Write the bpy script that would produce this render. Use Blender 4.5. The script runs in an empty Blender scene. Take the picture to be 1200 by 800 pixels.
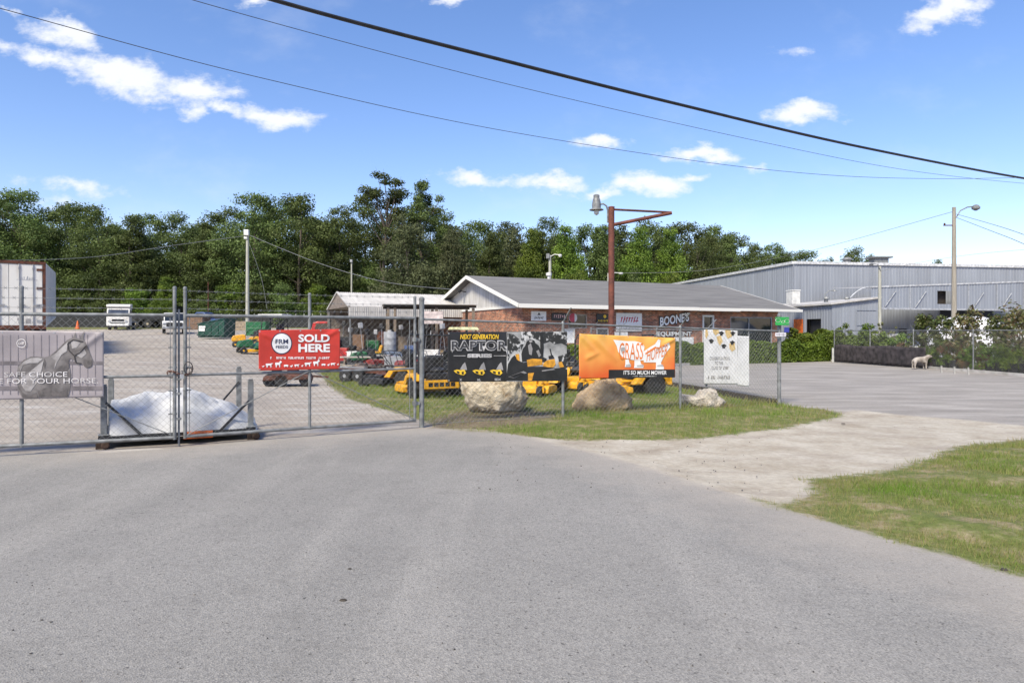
import bpy, bmesh, math, random
import numpy as np
from mathutils import Vector, Matrix, noise
R = math.radians
SC = bpy.context.scene
COL = SC.collection
rnd = random.Random(7)
# ------------------------------------------------------------------ camera
CAMH, F, CX, HY = 1.72, 800.0, 600.0, 390.0
cam_d = bpy.data.cameras.new('camera')
cam = bpy.data.objects.new('camera', cam_d); COL.objects.link(cam)
cam.location = (0, 0, CAMH); cam.rotation_euler = (R(90), 0, 0)
cam_d.sensor_width = 36; cam_d.lens = 24
cam_d.shift_x = 0.0; cam_d.shift_y = -(HY-400)/1200*-1
cam_d.clip_start = 0.1; cam_d.clip_end = 6000
SC.camera = cam
# ------------------------------------------------------------------ light
SUN_EL, SUN_AZ = R(47), R(208)            # azimuth clockwise from +Y: behind the camera, a little to the left
wd = bpy.data.worlds.new('World'); SC.world = wd; wd.use_nodes = True
wt = wd.node_tree; wn = wt.nodes; wl = wt.links
bg = wn['Background']; bg.inputs['Strength'].default_value = 0.093
sky = wn.new('ShaderNodeTexSky'); sky.sky_type = 'NISHITA'; sky.sun_disc = False
sky.sun_elevation = SUN_EL; sky.sun_rotation = SUN_AZ
sky.altitude = 0; sky.air_density = 1.0; sky.dust_density = 0.6; sky.ozone_density = 1.6
sl = bpy.data.lights.new('sun', 'SUN'); sl.energy = 2.75; sl.angle = R(14); sl.color = (1, .915, .72)
so = bpy.data.objects.new('sun', sl); COL.objects.link(so)
sd = Vector((math.sin(SUN_AZ)*math.cos(SUN_EL), math.cos(SUN_AZ)*math.cos(SUN_EL), math.sin(SUN_EL)))
so.rotation_euler = sd.to_track_quat('Z', 'Y').to_euler(); so.location = (0, 0, 60)
SC.view_settings.view_transform = 'Standard'; SC.view_settings.look = 'None'
SC.view_settings.exposure = 1.17; SC.view_settings.gamma = 1
SC.view_settings.use_curve_mapping = False

def wnode(t, **k):
    n = wn.new(t)
    for a, b in k.items(): setattr(n, a, b)
    return n
def wmath(op, a, b=None, c=None, clamp=False):
    n = wnode('ShaderNodeMath', operation=op, use_clamp=clamp)
    for i, v in enumerate((a, b, c)):
        if v is None: continue
        if isinstance(v, (int, float)): n.inputs[i].default_value = v
        else: wl.new(v, n.inputs[i])
    return n.outputs[0]
# clouds: soft patches of fractal noise at infinity, laid out by direction (east-west slope u, height slope v)
CLOUDS = [(80,40,48,17,.34,1),(58,72,85,15,.30,.9),(150,92,95,26,.24,1),(225,108,60,19,.2,.95),(230,131,22,9,0,.7),(322,138,52,15,.12,1),(265,128,34,10,.1,.9),
          (78,218,62,12,.12,.55),(556,210,48,10,.05,.9),(645,216,46,12,.04,1),(760,214,48,14,.05,1),(712,226,30,8,0,.9),(704,167,34,9,.08,.9),(822,183,52,9,.06,.95),
          (884,192,30,7,.1,.7),(798,208,22,8,0,.8),(942,130,40,14,0,1),(1108,16,56,20,-.3,1),(936,59,22,9,-.2,.35),(302,1,28,8,0,.8),(522,1,32,6,0,.8),(18,10,20,5,.1,.6),(60,240,60,10,.1,.3)]
tc = wnode('ShaderNodeTexCoord'); sx = wnode('ShaderNodeSeparateXYZ'); wl.new(tc.outputs['Generated'], sx.inputs[0])
yy = wmath('MAXIMUM', sx.outputs[1], 0.05)
uu = wmath('DIVIDE', sx.outputs[0], yy); vv = wmath('DIVIDE', sx.outputs[2], yy)
cmb = wnode('ShaderNodeCombineXYZ'); wl.new(uu, cmb.inputs[0]); wl.new(wmath('MULTIPLY', vv, 1.7), cmb.inputs[1])
def wnoise(scale, det, off):
    m = wnode('ShaderNodeMapping'); m.inputs['Location'].default_value = (off, off*.7, off*.3); wl.new(cmb.outputs[0], m.inputs[0])
    n = wnode('ShaderNodeTexNoise'); n.inputs['Scale'].default_value = scale; n.inputs['Detail'].default_value = det; n.inputs['Roughness'].default_value = .6
    wl.new(m.outputs[0], n.inputs['Vector']); return n.outputs['Fac']
du = wmath('MULTIPLY', wmath('SUBTRACT', wnoise(9, 5, 0), .5), .10)
dv = wmath('MULTIPLY', wmath('SUBTRACT', wnoise(11, 5, 4.3), .5), .055)
ud = wmath('ADD', uu, du); vd = wmath('ADD', vv, dv)
best = None
for (px, py, rx, ry, an, am) in CLOUDS:
    cu, cv = (px-CX)/F, (HY-py)/F
    a = wmath('SUBTRACT', ud, cu); b = wmath('SUBTRACT', vd, cv)
    ca, sa = math.cos(-an), math.sin(-an)
    p = wmath('MULTIPLY_ADD', a, ca*F/rx, wmath('MULTIPLY', b, sa*F/rx))
    q = wmath('MULTIPLY_ADD', b, ca*F/ry, wmath('MULTIPLY', a, -sa*F/ry))
    d = wmath('MULTIPLY', wmath('SUBTRACT', 1.25, wmath('SQRT', wmath('MULTIPLY_ADD', p, p, wmath('MULTIPLY', q, q)))), am)
    best = d if best is None else wmath('MAXIMUM', best, d)
fb = wnoise(26, 8, 9.1)
den = wmath('MULTIPLY_ADD', wmath('SUBTRACT', fb, .5), 1.9, best)
ss = wnode('ShaderNodeMapRange', interpolation_type='SMOOTHSTEP'); wl.new(den, ss.inputs[0])
ss.inputs[1].default_value = .05; ss.inputs[2].default_value = 1.0; ss.inputs[3].default_value = 0; ss.inputs[4].default_value = .93
wisp = wnode('ShaderNodeMapRange', interpolation_type='SMOOTHSTEP'); wl.new(wnoise(4.0, 7, 2.2), wisp.inputs[0])
wisp.inputs[1].default_value = .52; wisp.inputs[2].default_value = .85; wisp.inputs[3].default_value = 0; wisp.inputs[4].default_value = .22
front = wmath('GREATER_THAN', sx.outputs[1], .06)
cf = wmath('MULTIPLY', wmath('MAXIMUM', ss.outputs[0], wisp.outputs[0]), front)
hs = wnode('ShaderNodeHueSaturation'); hs.inputs['Saturation'].default_value = 1.2; hs.inputs['Value'].default_value = 1.0
wl.new(sky.outputs[0], hs.inputs['Color'])
mx = wnode('ShaderNodeMix', data_type='RGBA'); wl.new(cf, mx.inputs[0]); tint = wnode('ShaderNodeMix', data_type='RGBA', blend_type='MULTIPLY'); tint.inputs[0].default_value = 1; tint.inputs[7].default_value = (1.09, .95, 1.04, 1)
wl.new(hs.outputs[0], tint.inputs[6]); wl.new(tint.outputs[2], mx.inputs[6])
mx.inputs[7].default_value = (5.0, 5.1, 5.3, 1)
wl.new(mx.outputs[2], bg.inputs['Color'])

# ------------------------------------------------------------------ layout helpers (design-time: photograph measurements to metres)
def sstep(a, b, x):
    t = np.clip((x-a)/(b-a), 0, 1); return t*t*(3-2*t)
def gz(x, y):                                   # terrain: level in front, the yard rises gently to the back left
    return 0.034*np.maximum(0, np.asarray(y, float)-12)*sstep(5, 20, -np.asarray(x, float))*(np.asarray(y) < 400)
def gnd(px, py):
    y = F*CAMH/(py-HY); return ((px-CX)/F*y, y)
def P(px, py, y):
    return Vector(((px-CX)/F*y, y, CAMH+(HY-py)/F*y))
def on_plane(px, py, p0, p1):                   # hit of a sight line with the vertical plane p0-p1: metres along it, height
    dx, dy = p1[0]-p0[0], p1[1]-p0[1]; L = math.hypot(dx, dy); dx /= L; dy /= L
    k = (px-CX)/F
    s = (k*p0[1]-p0[0])/(dx-k*dy); y = p0[1]+s*dy
    return s, CAMH+(HY-py)/F*y

# ------------------------------------------------------------------ materials
MATS = {}
def mat(name, c, rough=.6, metal=0., var=.18, scale=5., bump=0., bscale=30., c2=None, lo=.35, hi=.65, spec=.5, det=6, stretch=None, coat=0):
    if name in MATS: return MATS[name]
    m = bpy.data.materials.new(name); m.use_nodes = True; t = m.node_tree; n = t.nodes; l = t.links
    b = n['Principled BSDF']; b.inputs['Roughness'].default_value = rough; b.inputs['Metallic'].default_value = metal
    b.inputs['Specular IOR Level'].default_value = spec
    if coat: b.inputs['Coat Weight'].default_value = coat
    co = n.new('ShaderNodeTexCoord'); v = co.outputs['Object']
    if stretch:
        mp = n.new('ShaderNodeMapping'); mp.inputs['Scale'].default_value = stretch; l.new(v, mp.inputs[0]); v = mp.outputs[0]
    nz = n.new('ShaderNodeTexNoise'); nz.inputs['Scale'].default_value = scale; nz.inputs['Detail'].default_value = det; l.new(v, nz.inputs['Vector'])
    rp = n.new('ShaderNodeValToRGB'); l.new(nz.outputs['Fac'], rp.inputs[0])
    rp.color_ramp.elements[0].position = lo; rp.color_ramp.elements[1].position = hi
    if c2 is None: c2 = tuple(x*(1-2*var) for x in c); c1 = tuple(min(1, x*(1+var*.6)) for x in c)
    else: c1 = c
    rp.color_ramp.elements[0].color = (*c2, 1); rp.color_ramp.elements[1].color = (*c1, 1)
    l.new(rp.outputs[0], b.inputs['Base Color'])
    if bump:
        n2 = n.new('ShaderNodeTexNoise'); n2.inputs['Scale'].default_value = bscale; n2.inputs['Detail'].default_value = 4; l.new(v, n2.inputs['Vector'])
        bp = n.new('ShaderNodeBump'); bp.inputs['Strength'].default_value = bump; bp.inputs['Distance'].default_value = .05
        l.new(n2.outputs['Fac'], bp.inputs['Height']); l.new(bp.outputs[0], b.inputs['Normal'])
    MATS[name] = m; return m
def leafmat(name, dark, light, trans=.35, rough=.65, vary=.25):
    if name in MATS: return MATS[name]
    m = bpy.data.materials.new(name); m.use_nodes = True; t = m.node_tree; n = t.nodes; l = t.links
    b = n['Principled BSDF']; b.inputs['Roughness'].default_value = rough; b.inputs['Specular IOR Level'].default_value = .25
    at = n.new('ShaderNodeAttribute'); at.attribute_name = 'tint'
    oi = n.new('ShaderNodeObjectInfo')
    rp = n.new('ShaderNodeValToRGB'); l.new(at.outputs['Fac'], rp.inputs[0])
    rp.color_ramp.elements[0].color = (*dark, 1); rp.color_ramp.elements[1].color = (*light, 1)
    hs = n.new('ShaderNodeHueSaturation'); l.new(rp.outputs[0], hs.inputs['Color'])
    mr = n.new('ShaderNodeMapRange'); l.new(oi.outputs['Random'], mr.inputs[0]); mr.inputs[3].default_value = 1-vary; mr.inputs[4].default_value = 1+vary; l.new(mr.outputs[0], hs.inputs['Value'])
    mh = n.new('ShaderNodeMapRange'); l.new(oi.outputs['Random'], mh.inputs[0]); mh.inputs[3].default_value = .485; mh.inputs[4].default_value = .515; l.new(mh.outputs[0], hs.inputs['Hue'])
    l.new(hs.outputs[0], b.inputs['Base Color'])
    tr = n.new('ShaderNodeBsdfTranslucent'); l.new(hs.outputs[0], tr.inputs['Color'])
    mxx = n.new('ShaderNodeMixShader'); mxx.inputs[0].default_value = trans
    l.new(b.outputs[0], mxx.inputs[1]); l.new(tr.outputs[0], mxx.inputs[2]); l.new(mxx.outputs[0], n['Material Output'].inputs['Surface'])
    MATS[name] = m; return m
def glassmat(name, c=(.02, .025, .03), rough=.06):
    m = mat(name, c, rough, spec=.8, var=.3, scale=1.5); return m

galv = mat('galvanised_steel', (.205, .215, .22), .55, .2, var=.2, scale=9)
wire = mat('galvanised_wire', (.21, .22, .225), .6, .2, var=.1)
rust = mat('rusty_steel', (.13, .045, .025), .8, .2, c2=(.06, .022, .015), scale=7, bump=.3)
black_m = mat('black_plastic', (.018, .018, .02), .5, var=.3)
rubber = mat('tyre_rubber', (.022, .022, .023), .8, var=.3, scale=14, bump=.2)
yellow = mat('yellow_paint', (.72, .36, .015), .4, var=.15, scale=8)
green_p = mat('green_paint', (.02, .13, .05), .4, var=.2, scale=8)
white_p = mat('white_paint', (.66, .66, .64), .45, var=.1, scale=3)
dirty_white = mat('dirty_white_paint', (.64, .63, .6), .55, c2=(.42, .39, .35), scale=2.2, lo=.25, hi=.5, stretch=(1, 1, .25))
orange_p = mat('orange_paint', (.62, .13, .02), .5, var=.2)
grey_p = mat('grey_paint', (.3, .31, .33), .5, var=.15)
red_p = mat('red_paint', (.45, .025, .02), .4, var=.2)
blue_p = mat('blue_paint', (.05, .09, .22), .45, var=.2)
wood = mat('weathered_wood', (.25, .2, .15), .85, c2=(.13, .1, .075), scale=6, bump=.3, stretch=(4, 4, .5))
wood_h = mat('pale_weathered_board', (.42, .38, .33), .85, c2=(.26, .23, .2), scale=6, bump=.3)
dark_wood = mat('dark_stained_timber', (.06, .05, .042), .85, c2=(.03, .025, .02), scale=6)
chrome = mat('bare_metal', (.5, .5, .5), .35, .8, var=.2)
glass = glassmat('dark_glass')
glass_b = glassmat('windscreen_glass', (.06, .075, .1))

# ------------------------------------------------------------------ mesh builder
class MB:
    def __init__(s): s.v = []; s.f = []; s.m = []; s.k = 0
    def add(s, vs, fs):
        o = len(s.v); s.v += [tuple(v) for v in vs]; s.f += [tuple(i+o for i in f) for f in fs]; s.m += [s.k]*len(fs); return s
    def mi(s, k): s.k = k; return s
    def box(s, c, d, M=None):
        x, y, z = d[0]/2, d[1]/2, d[2]/2
        vs = [Vector((a*x, b*y, e*z)) for a in (-1, 1) for b in (-1, 1) for e in (-1, 1)]
        if M is not None: vs = [M @ v for v in vs]
        c = Vector(c)
        return s.add([v+c for v in vs], [(0,1,3,2),(4,6,7,5),(0,4,5,1),(2,3,7,6),(0,2,6,4),(1,5,7,3)])
    def bar(s, p, q, w, h=None, up=(0, 0, 1)):
        p, q = Vector(p), Vector(q); h = h or w; d = (q-p).normalized(); up = Vector(up)
        if abs(d.dot(up)) > .99: up = Vector((0, 1, 0))
        a = d.cross(up).normalized()*w/2; b = a.cross(d).normalized()*h/2
        vs = [e+i*a+j*b for e in (p, q) for i in (-1, 1) for j in (-1, 1)]
        return s.add(vs, [(0,1,3,2),(4,6,7,5),(0,4,5,1),(2,3,7,6),(0,2,6,4),(1,5,7,3)])
    def tube(s, pts, r, n=8, caps=True):
        pts = [Vector(p) for p in pts]; N = len(pts); rs = r if isinstance(r, (list, tuple)) else [r]*N
        t0 = (pts[1]-pts[0]).normalized(); up = Vector((0, 0, 1)) if abs(t0.z) < .9 else Vector((1, 0, 0))
        a = t0.cross(up).normalized(); vs = []
        for i, p in enumerate(pts):
            t = ((pts[min(i+1, N-1)]-pts[i]).normalized()+(pts[i]-pts[max(i-1, 0)]).normalized())
            t = t.normalized() if t.length > 1e-6 else t0
            a = (a-t*a.dot(t)).normalized(); b = t.cross(a)
            for k in range(n):
                an = 2*math.pi*k/n; vs.append(p+(a*math.cos(an)+b*math.sin(an))*rs[i])
        fs = [(i*n+k, i*n+(k+1) % n, (i+1)*n+(k+1) % n, (i+1)*n+k) for i in range(N-1) for k in range(n)]
        if caps: fs += [tuple(range(n-1, -1, -1)), tuple((N-1)*n+k for k in range(n))]
        return s.add(vs, fs)
    def lathe(s, prof, c=(0, 0, 0), n=16, M=None):            # prof: (radius, height) up the axis z
        c = Vector(c); vs = []
        for (r, z) in prof:
            for k in range(n):
                v = Vector((max(r, 1e-4)*math.cos(2*math.pi*k/n), max(r, 1e-4)*math.sin(2*math.pi*k/n), z))
                vs.append((M @ v if M is not None else v)+c)
        N = len(prof)
        fs = [(i*n+k, i*n+(k+1) % n, (i+1)*n+(k+1) % n, (i+1)*n+k) for i in range(N-1) for k in range(n)]
        fs += [tuple(range(n-1, -1, -1)), tuple((N-1)*n+k for k in range(n))]
        return s.add(vs, fs)
    def prism(s, poly, y0, y1, M=None):                       # poly in xz, extruded along y
        N = len(poly); vs = [Vector((x, y0, z)) for x, z in poly]+[Vector((x, y1, z)) for x, z in poly]
        if M is not None: vs = [M @ v for v in vs]
        fs = [tuple(range(N)), tuple(range(2*N-1, N-1, -1))]+[(i, N+i, N+(i+1) % N, (i+1) % N) for i in range(N)]
        return s.add(vs, fs)
    def build(s, name, mats, parent=None, smooth=False, bevel=0, solid=0):
        me = bpy.data.meshes.new(name); me.from_pydata(s.v, [], s.f)
        for m in (mats if isinstance(mats, (list, tuple)) else [mats]): me.materials.append(m)
        me.polygons.foreach_set('material_index', s.m); me.update()
        bm = bmesh.new(); bm.from_mesh(me); bmesh.ops.recalc_face_normals(bm, faces=bm.faces); bm.to_mesh(me); bm.free()
        if smooth:
            me.polygons.foreach_set('use_smooth', [True]*len(me.polygons)); me.set_sharp_from_angle(angle=R(38))
        o = bpy.data.objects.new(name, me); COL.objects.link(o)
        if parent is not None: o.parent = parent
        if bevel:
            b = o.modifiers.new('bevel', 'BEVEL'); b.width = bevel; b.segments = 2; b.limit_method = 'ANGLE'; b.angle_limit = R(40)
        if solid:
            b = o.modifiers.new('solid', 'SOLIDIFY'); b.thickness = solid; b.offset = 0
        return o
ROTX = Matrix.Rotation(R(90), 3, 'X'); ROTY = Matrix.Rotation(R(90), 3, 'Y')
def RZ(a): return Matrix.Rotation(a, 3, 'Z')
def tag(o, label=None, cat=None, group=None, kind=None):
    if label: o['label'] = label
    if cat: o['category'] = cat
    if group: o['group'] = group
    if kind: o['kind'] = kind
    return o
def thing(name, loc, label, cat, rz=0, group=None):
    o = bpy.data.objects.new(name, None); COL.objects.link(o); o.empty_display_size = .3
    o.location = loc; o.rotation_euler = (0, 0, rz)
    return tag(o, label, cat, group)
def dup(root, loc, rz=None, label=None, group=None, scale=None):
    def cp(o, par):
        c = o.copy(); COL.objects.link(c)
        if par is not None: c.parent = par
        for ch in list(o.children):
            cp(ch, c)
        return c
    c = cp(root, None); c.location = loc
    if rz is not None: c.rotation_euler = (0, 0, rz)
    if label: c['label'] = label
    if group: c['group'] = group
    if scale is not None: c.scale = scale
    return c
def frame_rz(p0, p1): return math.atan2(p1[1]-p0[1], p1[0]-p0[0])
def np_quads(name, V, tint, material, parent=None, nper=4):   # V: (N, nper, 3)
    N = len(V); me = bpy.data.meshes.new(name)
    me.vertices.add(N*nper); me.vertices.foreach_set('co', V.reshape(-1).astype(np.float32))
    me.loops.add(N*nper); me.loops.foreach_set('vertex_index', np.arange(N*nper, dtype=np.int32))
    me.polygons.add(N); me.polygons.foreach_set('loop_start', np.arange(0, N*nper, nper, dtype=np.int32))
    me.update(calc_edges=True)
    a = me.attributes.new('tint', 'FLOAT', 'FACE'); a.data.foreach_set('value', np.asarray(tint, np.float32))
    me.materials.append(material)
    o = bpy.data.objects.new(name, me); COL.objects.link(o)
    if parent is not None: o.parent = parent
    return o
def unit(a): return a/np.maximum(np.linalg.norm(a, axis=-1, keepdims=True), 1e-9)
def leaves(rs, pos, nrm, size, asp=.55, jit=.35):             # leaf-shaped diamonds at pos facing roughly nrm
    N = len(pos); a = unit(np.cross(nrm, rs.normal(size=(N, 3)))); b = np.cross(unit(nrm), a)
    L = size*(1+jit*rs.uniform(-1, 1, (N, 1))); U = a*L; W = b*L*asp
    fold = unit(nrm)*L*.12
    return np.stack([pos-U, pos-W+fold, pos+U, pos+W+fold], axis=1)
# ================================================================== GROUND
def poly_px(pts): return np.array([gnd(*p) if len(p) == 2 else (p[0], p[1]) for p in pts])
W3 = lambda x, y: (x, y, 0)                    # a point given in metres
ASPH = poly_px([W3(-60,-2), W3(-14,6.6), (-30,533), (60,530), (120,531), (215,524), (300,516), (380,510), (450,504.5), (505,501.5), (560,503), (592,507), (645,517.5), (740,541), (875,582), (950,605), (1050,635), (1125,655), (1200,677), W3(5.9,0), W3(15,-19), W3(15,-40), W3(-60,-40)])
SAND = poly_px([(585,503), (640,508), (700,510), (790,511), (860,506), (920,498), (960,491), (990,483), (1000,480.5), (1060,486), (1120,491), (1200,499), (1300,507), (1500,524), (1300,522), (1200,517), (1125,524), (1090,539), (1020,557), (950,562), (955,577), (915,595), (875,586), (740,543), (645,519)])
LOT = poly_px([(640,433), (700,431), (798,427), (940,420.5), (977,422.5), (1078,430), (1200,440), (1400,453), (1900,480), (1500,524), (1300,507.5), (1200,500), (1120,492), (1060,487), (1000,481.5), (940,477), (916,474), (870,466), (774,450), (700,441)])
GRASS_A = poly_px([(372,434), (385,450), (405,466), (445,478), (480,488), (499,494), (520,503), (560,506), (640,513), (700,515), (790,514), (860,509), (920,501), (960,494), (988,486), (972,480), (916,474.5), (870,467), (774,451), (700,442), (600,437), (500,434), (420,431)])
GRASS_B = poly_px([(878,584), (915,593), (955,575), (945,562), (1020,555), (1090,537), (1125,522), (1200,515), (1400,505), (1800,500), (2400,560), W3(14,3), W3(12,0), W3(6.3,-.6), W3(5.8,0), (1200,677), (1125,655), (1050,635), (950,605)])
SOIL = poly_px([(515,488), (560,483), (640,484), (655,490), (620,499), (560,503.5), (505,502), (500,497)])
FAR_G = np.array([(-75, 84), (-60, 68), (-44, 74), (-30, 80), (-10, 70), (-4, 60), (-3, 50), (12, 62), (60, 70), (90, 50), (400, 60), (400, 1500), (-600, 1500), (-600, 60)], float)
def sdist(poly, X, Y):
    n = len(poly); d = np.full(X.shape, 1e9); ins = np.zeros(X.shape, bool)
    for i in range(n):
        x1, y1 = poly[i]; x2, y2 = poly[(i+1) % n]
        ex, ey = x2-x1, y2-y1; wx, wy = X-x1, Y-y1
        t = np.clip((wx*ex+wy*ey)/(ex*ex+ey*ey+1e-12), 0, 1)
        d = np.minimum(d, (wx-t*ex)**2+(wy-t*ey)**2)
        c = ((y1 > Y) != (y2 > Y)) & (X < (x2-x1)*(Y-y1)/((y2-y1) if abs(y2-y1) > 1e-9 else 1e-9)+x1); ins ^= c
    return np.where(ins, -1, 1)*np.sqrt(d)
def fbm2(x, y, seed=0, octs=4, f0=.3):                       # cheap smooth pseudo-noise
    rs = np.random.RandomState(seed); o = np.zeros_like(x); a = 1; tot = 0; f = f0
    for _ in range(octs):
        for _ in range(3):
            th, ph = rs.uniform(0, 6.28, 2); o += a*np.sin((x*math.cos(th)+y*math.sin(th))*f*6.28+ph)/3
        tot += a; a *= .55; f *= 2.1
    return o/tot
def ground_z(x, y):
    return gz(x, y)+0.012*fbm2(x, y, 3, 3, .18)
angs = np.concatenate([np.linspace(-180, -52, 26)[:-1], np.linspace(-52, 52, 620), np.linspace(52, 180, 26)[1:]])
rad = np.concatenate([[.4, 1.0, 1.6], 2.0*1.0115**np.arange(375)]); rad = rad[rad < 150]
rad = np.concatenate([rad, [170, 220, 300, 500, 900, 1800, 3500]])
A, RR = np.meshgrid(np.radians(angs), rad); GX, GY = RR*np.sin(A), RR*np.cos(A)
GZ = ground_z(GX, GY)
fields = {}
wob = .12*fbm2(GX, GY, 11, 4, .5)
for k, p in dict(asph=ASPH, sand=SAND, lot=LOT, ga=GRASS_A, gb=GRASS_B, soil=SOIL, far=FAR_G).items():
    fields[k] = sdist(p, GX, GY)+(0 if k in ('asph', 'lot') else wob)
fields['asph'] += .05*fbm2(GX, GY, 5, 4, .8)
fields['grass'] = np.minimum(np.minimum(fields.pop('ga'), fields.pop('gb')), fields.pop('far'))
GZ = GZ + .05*sstep(.1, .9, -fields['grass'])*(GY < 45) - .02*sstep(0, .5, -fields['sand'])*sstep(0, .3, fields['asph'])
GZ = GZ + .045*fbm2(GX, GY, 21, 4, .9)*sstep(0, .6, -fields['grass'])*(GY < 40)
def wheel(GXs, GYs): return fbm2(GXs, GYs, 31, 3, .1)
# one material for all the ground sheets, blended by distance fields kept on the vertices
gm = bpy.data.materials.new('ground_surface'); gm.use_nodes = True; t = gm.node_tree; n = t.nodes; l = t.links
bs = n['Principled BSDF']; bs.inputs['Roughness'].default_value = .9; bs.inputs['Specular IOR Level'].default_value = .2
gco = n.new('ShaderNodeTexCoord').outputs['Object']
def N_(scale, det=5, rough=.6, stretch=None, off=0, rot=0):
    m = n.new('ShaderNodeMapping'); m.inputs['Scale'].default_value = stretch or (1, 1, 1); m.inputs['Location'].default_value = (off, off*1.3, 0); m.inputs['Rotation'].default_value = (0, 0, rot); l.new(gco, m.inputs[0])
    z = n.new('ShaderNodeTexNoise'); z.inputs['Scale'].default_value = scale; z.inputs['Detail'].default_value = det; z.inputs['Roughness'].default_value = rough; l.new(m.outputs[0], z.inputs['Vector']); return z.outputs['Fac']
def ramp(f, *st):
    r = n.new('ShaderNodeValToRGB'); l.new(f, r.inputs[0]); e = r.color_ramp.elements
    while len(e) < len(st): e.new(.5)
    for el, (p, c) in zip(e, st): el.position = p; el.color = (*c, 1) if len(c) == 3 else c
    return r.outputs[0]
def mixc(f, a, b, mode='MIX'):
    x = n.new('ShaderNodeMix'); x.data_type = 'RGBA'; x.blend_type = mode
    if isinstance(f, (int, float)): x.inputs[0].default_value = f
    else: l.new(f, x.inputs[0])
    for i, v in ((6, a), (7, b)):
        if isinstance(v, tuple): x.inputs[i].default_value = (*v, 1)
        else: l.new(v, x.inputs[i])
    return x.outputs[2]
def M_(op, a, b=None, c=None, clamp=False):
    x = n.new('ShaderNodeMath'); x.operation = op; x.use_clamp = clamp
    for i, v in enumerate((a, b, c)):
        if v is None: continue
        if isinstance(v, (int, float)): x.inputs[i].default_value = v
        else: l.new(v, x.inputs[i])
    return x.outputs[0]
def fld(name, soft, namp, nz_):
    a = n.new('ShaderNodeAttribute'); a.attribute_name = 'sd_'+name
    d = M_('MULTIPLY_ADD', M_('SUBTRACT', nz_, .5), namp, a.outputs['Fac'])
    r = n.new('ShaderNodeMapRange'); r.interpolation_type = 'SMOOTHSTEP'; l.new(d, r.inputs[0])
    r.inputs[1].default_value = -soft; r.inputs[2].default_value = soft; r.inputs[3].default_value = 1; r.inputs[4].default_value = 0
    return r.outputs[0]
big = N_(.22, 6); mid = N_(1.3, 6, .65); fine = N_(14, 5, .7); grit = N_(95, 3, .75); streak = N_(.9, 7, .66, (.5, 1.7, 1), 3, R(-20))
edge = N_(5.5, 6, .7, None, 7)
vor = n.new('ShaderNodeTexVoronoi'); vor.inputs['Scale'].default_value = 105; l.new(gco, vor.inputs['Vector'])
# yard: pale crushed limestone and dust
yard = ramp(mid, (.25, (.265, .228, .19)), (.5, (.37, .33, .285)), (.75, (.47, .43, .38)))
yard = mixc(ramp(big, (.42, (0,0,0)), (.62, (.8,.8,.8))), yard, (.29, .255, .225))
yard = mixc(ramp(streak, (.52, (0,0,0)), (.66, (.75,.75,.75))), yard, (.5, .475, .445))
yard = mixc(.5, yard, ramp(fine, (.3, (.55,.55,.55)), (.7, (1.1,1.1,1.1))), 'MULTIPLY')
# asphalt: worn grey, exposed aggregate, dark pits, pale wheel paths
asph = ramp(big, (.3, (.205, .199, .189)), (.7, (.262, .254, .241)))
asph = mixc(ramp(mid, (.46, (0,0,0)), (.75, (.42,.42,.42))), asph, (.285, .274, .258))
asph = mixc(ramp(N_(.45, 5, .6, (2.5, .28, 1), 5, R(25)), (.5, (0,0,0)), (.68, (.55,.55,.55))), asph, (.30, .288, .27))
asph = mixc(.85, asph, ramp(vor.outputs['Color'], (.0, (.62,.62,.62)), (.5, (1,1,1)), (1, (1.34,1.33,1.31))), 'MULTIPLY')
asph = mixc(ramp(N_(30, 4, .6, None, 2), (.62, (0,0,0)), (.68, (.8,.8,.8))), asph, (.06, .058, .056))
asph = mixc(ramp(grit, (.63, (0,0,0)), (.73, (.4,.4,.4))), asph, (.40, .39, .37))
crk = n.new('ShaderNodeTexVoronoi'); crk.feature = 'DISTANCE_TO_EDGE'; crk.inputs['Scale'].default_value = .33
cw = n.new('ShaderNodeMapping'); l.new(gco, cw.inputs[0]); cadd = n.new('ShaderNodeMix'); cadd.data_type = 'VECTOR'; cadd.inputs[0].default_value = .25
nzv = n.new('ShaderNodeTexNoise'); nzv.inputs['Scale'].default_value = .9; nzv.inputs['Detail'].default_value = 5; l.new(gco, nzv.inputs['Vector'])
l.new(gco, cadd.inputs[4]); l.new(nzv.outputs['Color'], cadd.inputs[5]); l.new(cadd.outputs[1], crk.inputs['Vector'])
crack = ramp(crk.outputs['Distance'], (0, (.28,.28,.28)), (.006, (0,0,0)))
asph = mixc(ramp(N_(2.4, 8, .75, (1, 1, 1), 6), (.52, (0,0,0)), (.7, (.45,.45,.45))), asph, (.165, .158, .148))
dust = fld('asph', 1.6, 2.0, mid)
# parking lot: paler, streaked, dusty
lot = ramp(streak, (.3, (.235, .218, .2)), (.5, (.305, .284, .262)), (.7, (.40, .376, .35)))
lot = mixc(.6, lot, ramp(fine, (.3, (.72,.72,.72)), (.7, (1.08,1.08,1.08))), 'MULTIPLY')
lot = mixc(ramp(N_(.6, 5, .6, (.5, 2, 1), 8, R(-15)), (.58, (0,0,0)), (.64, (.5,.5,.5))), lot, (.215, .205, .197))
# sand and shell apron
sand = ramp(mid, (.28, (.31, .265, .205)), (.5, (.42, .38, .315)), (.72, (.51, .475, .41)))
sand = mixc(ramp(streak, (.5, (0,0,0)), (.68, (.6,.6,.6))), sand, (.28, .238, .2))
sand = mixc(.65, sand, ramp(fine, (.3, (.66,.66,.66)), (.7, (1.12,1.12,1.12))), 'MULTIPLY')
sand = mixc(ramp(grit, (.64, (0,0,0)), (.72, (.6,.6,.6))), sand, (.17, .15, .13))
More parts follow.
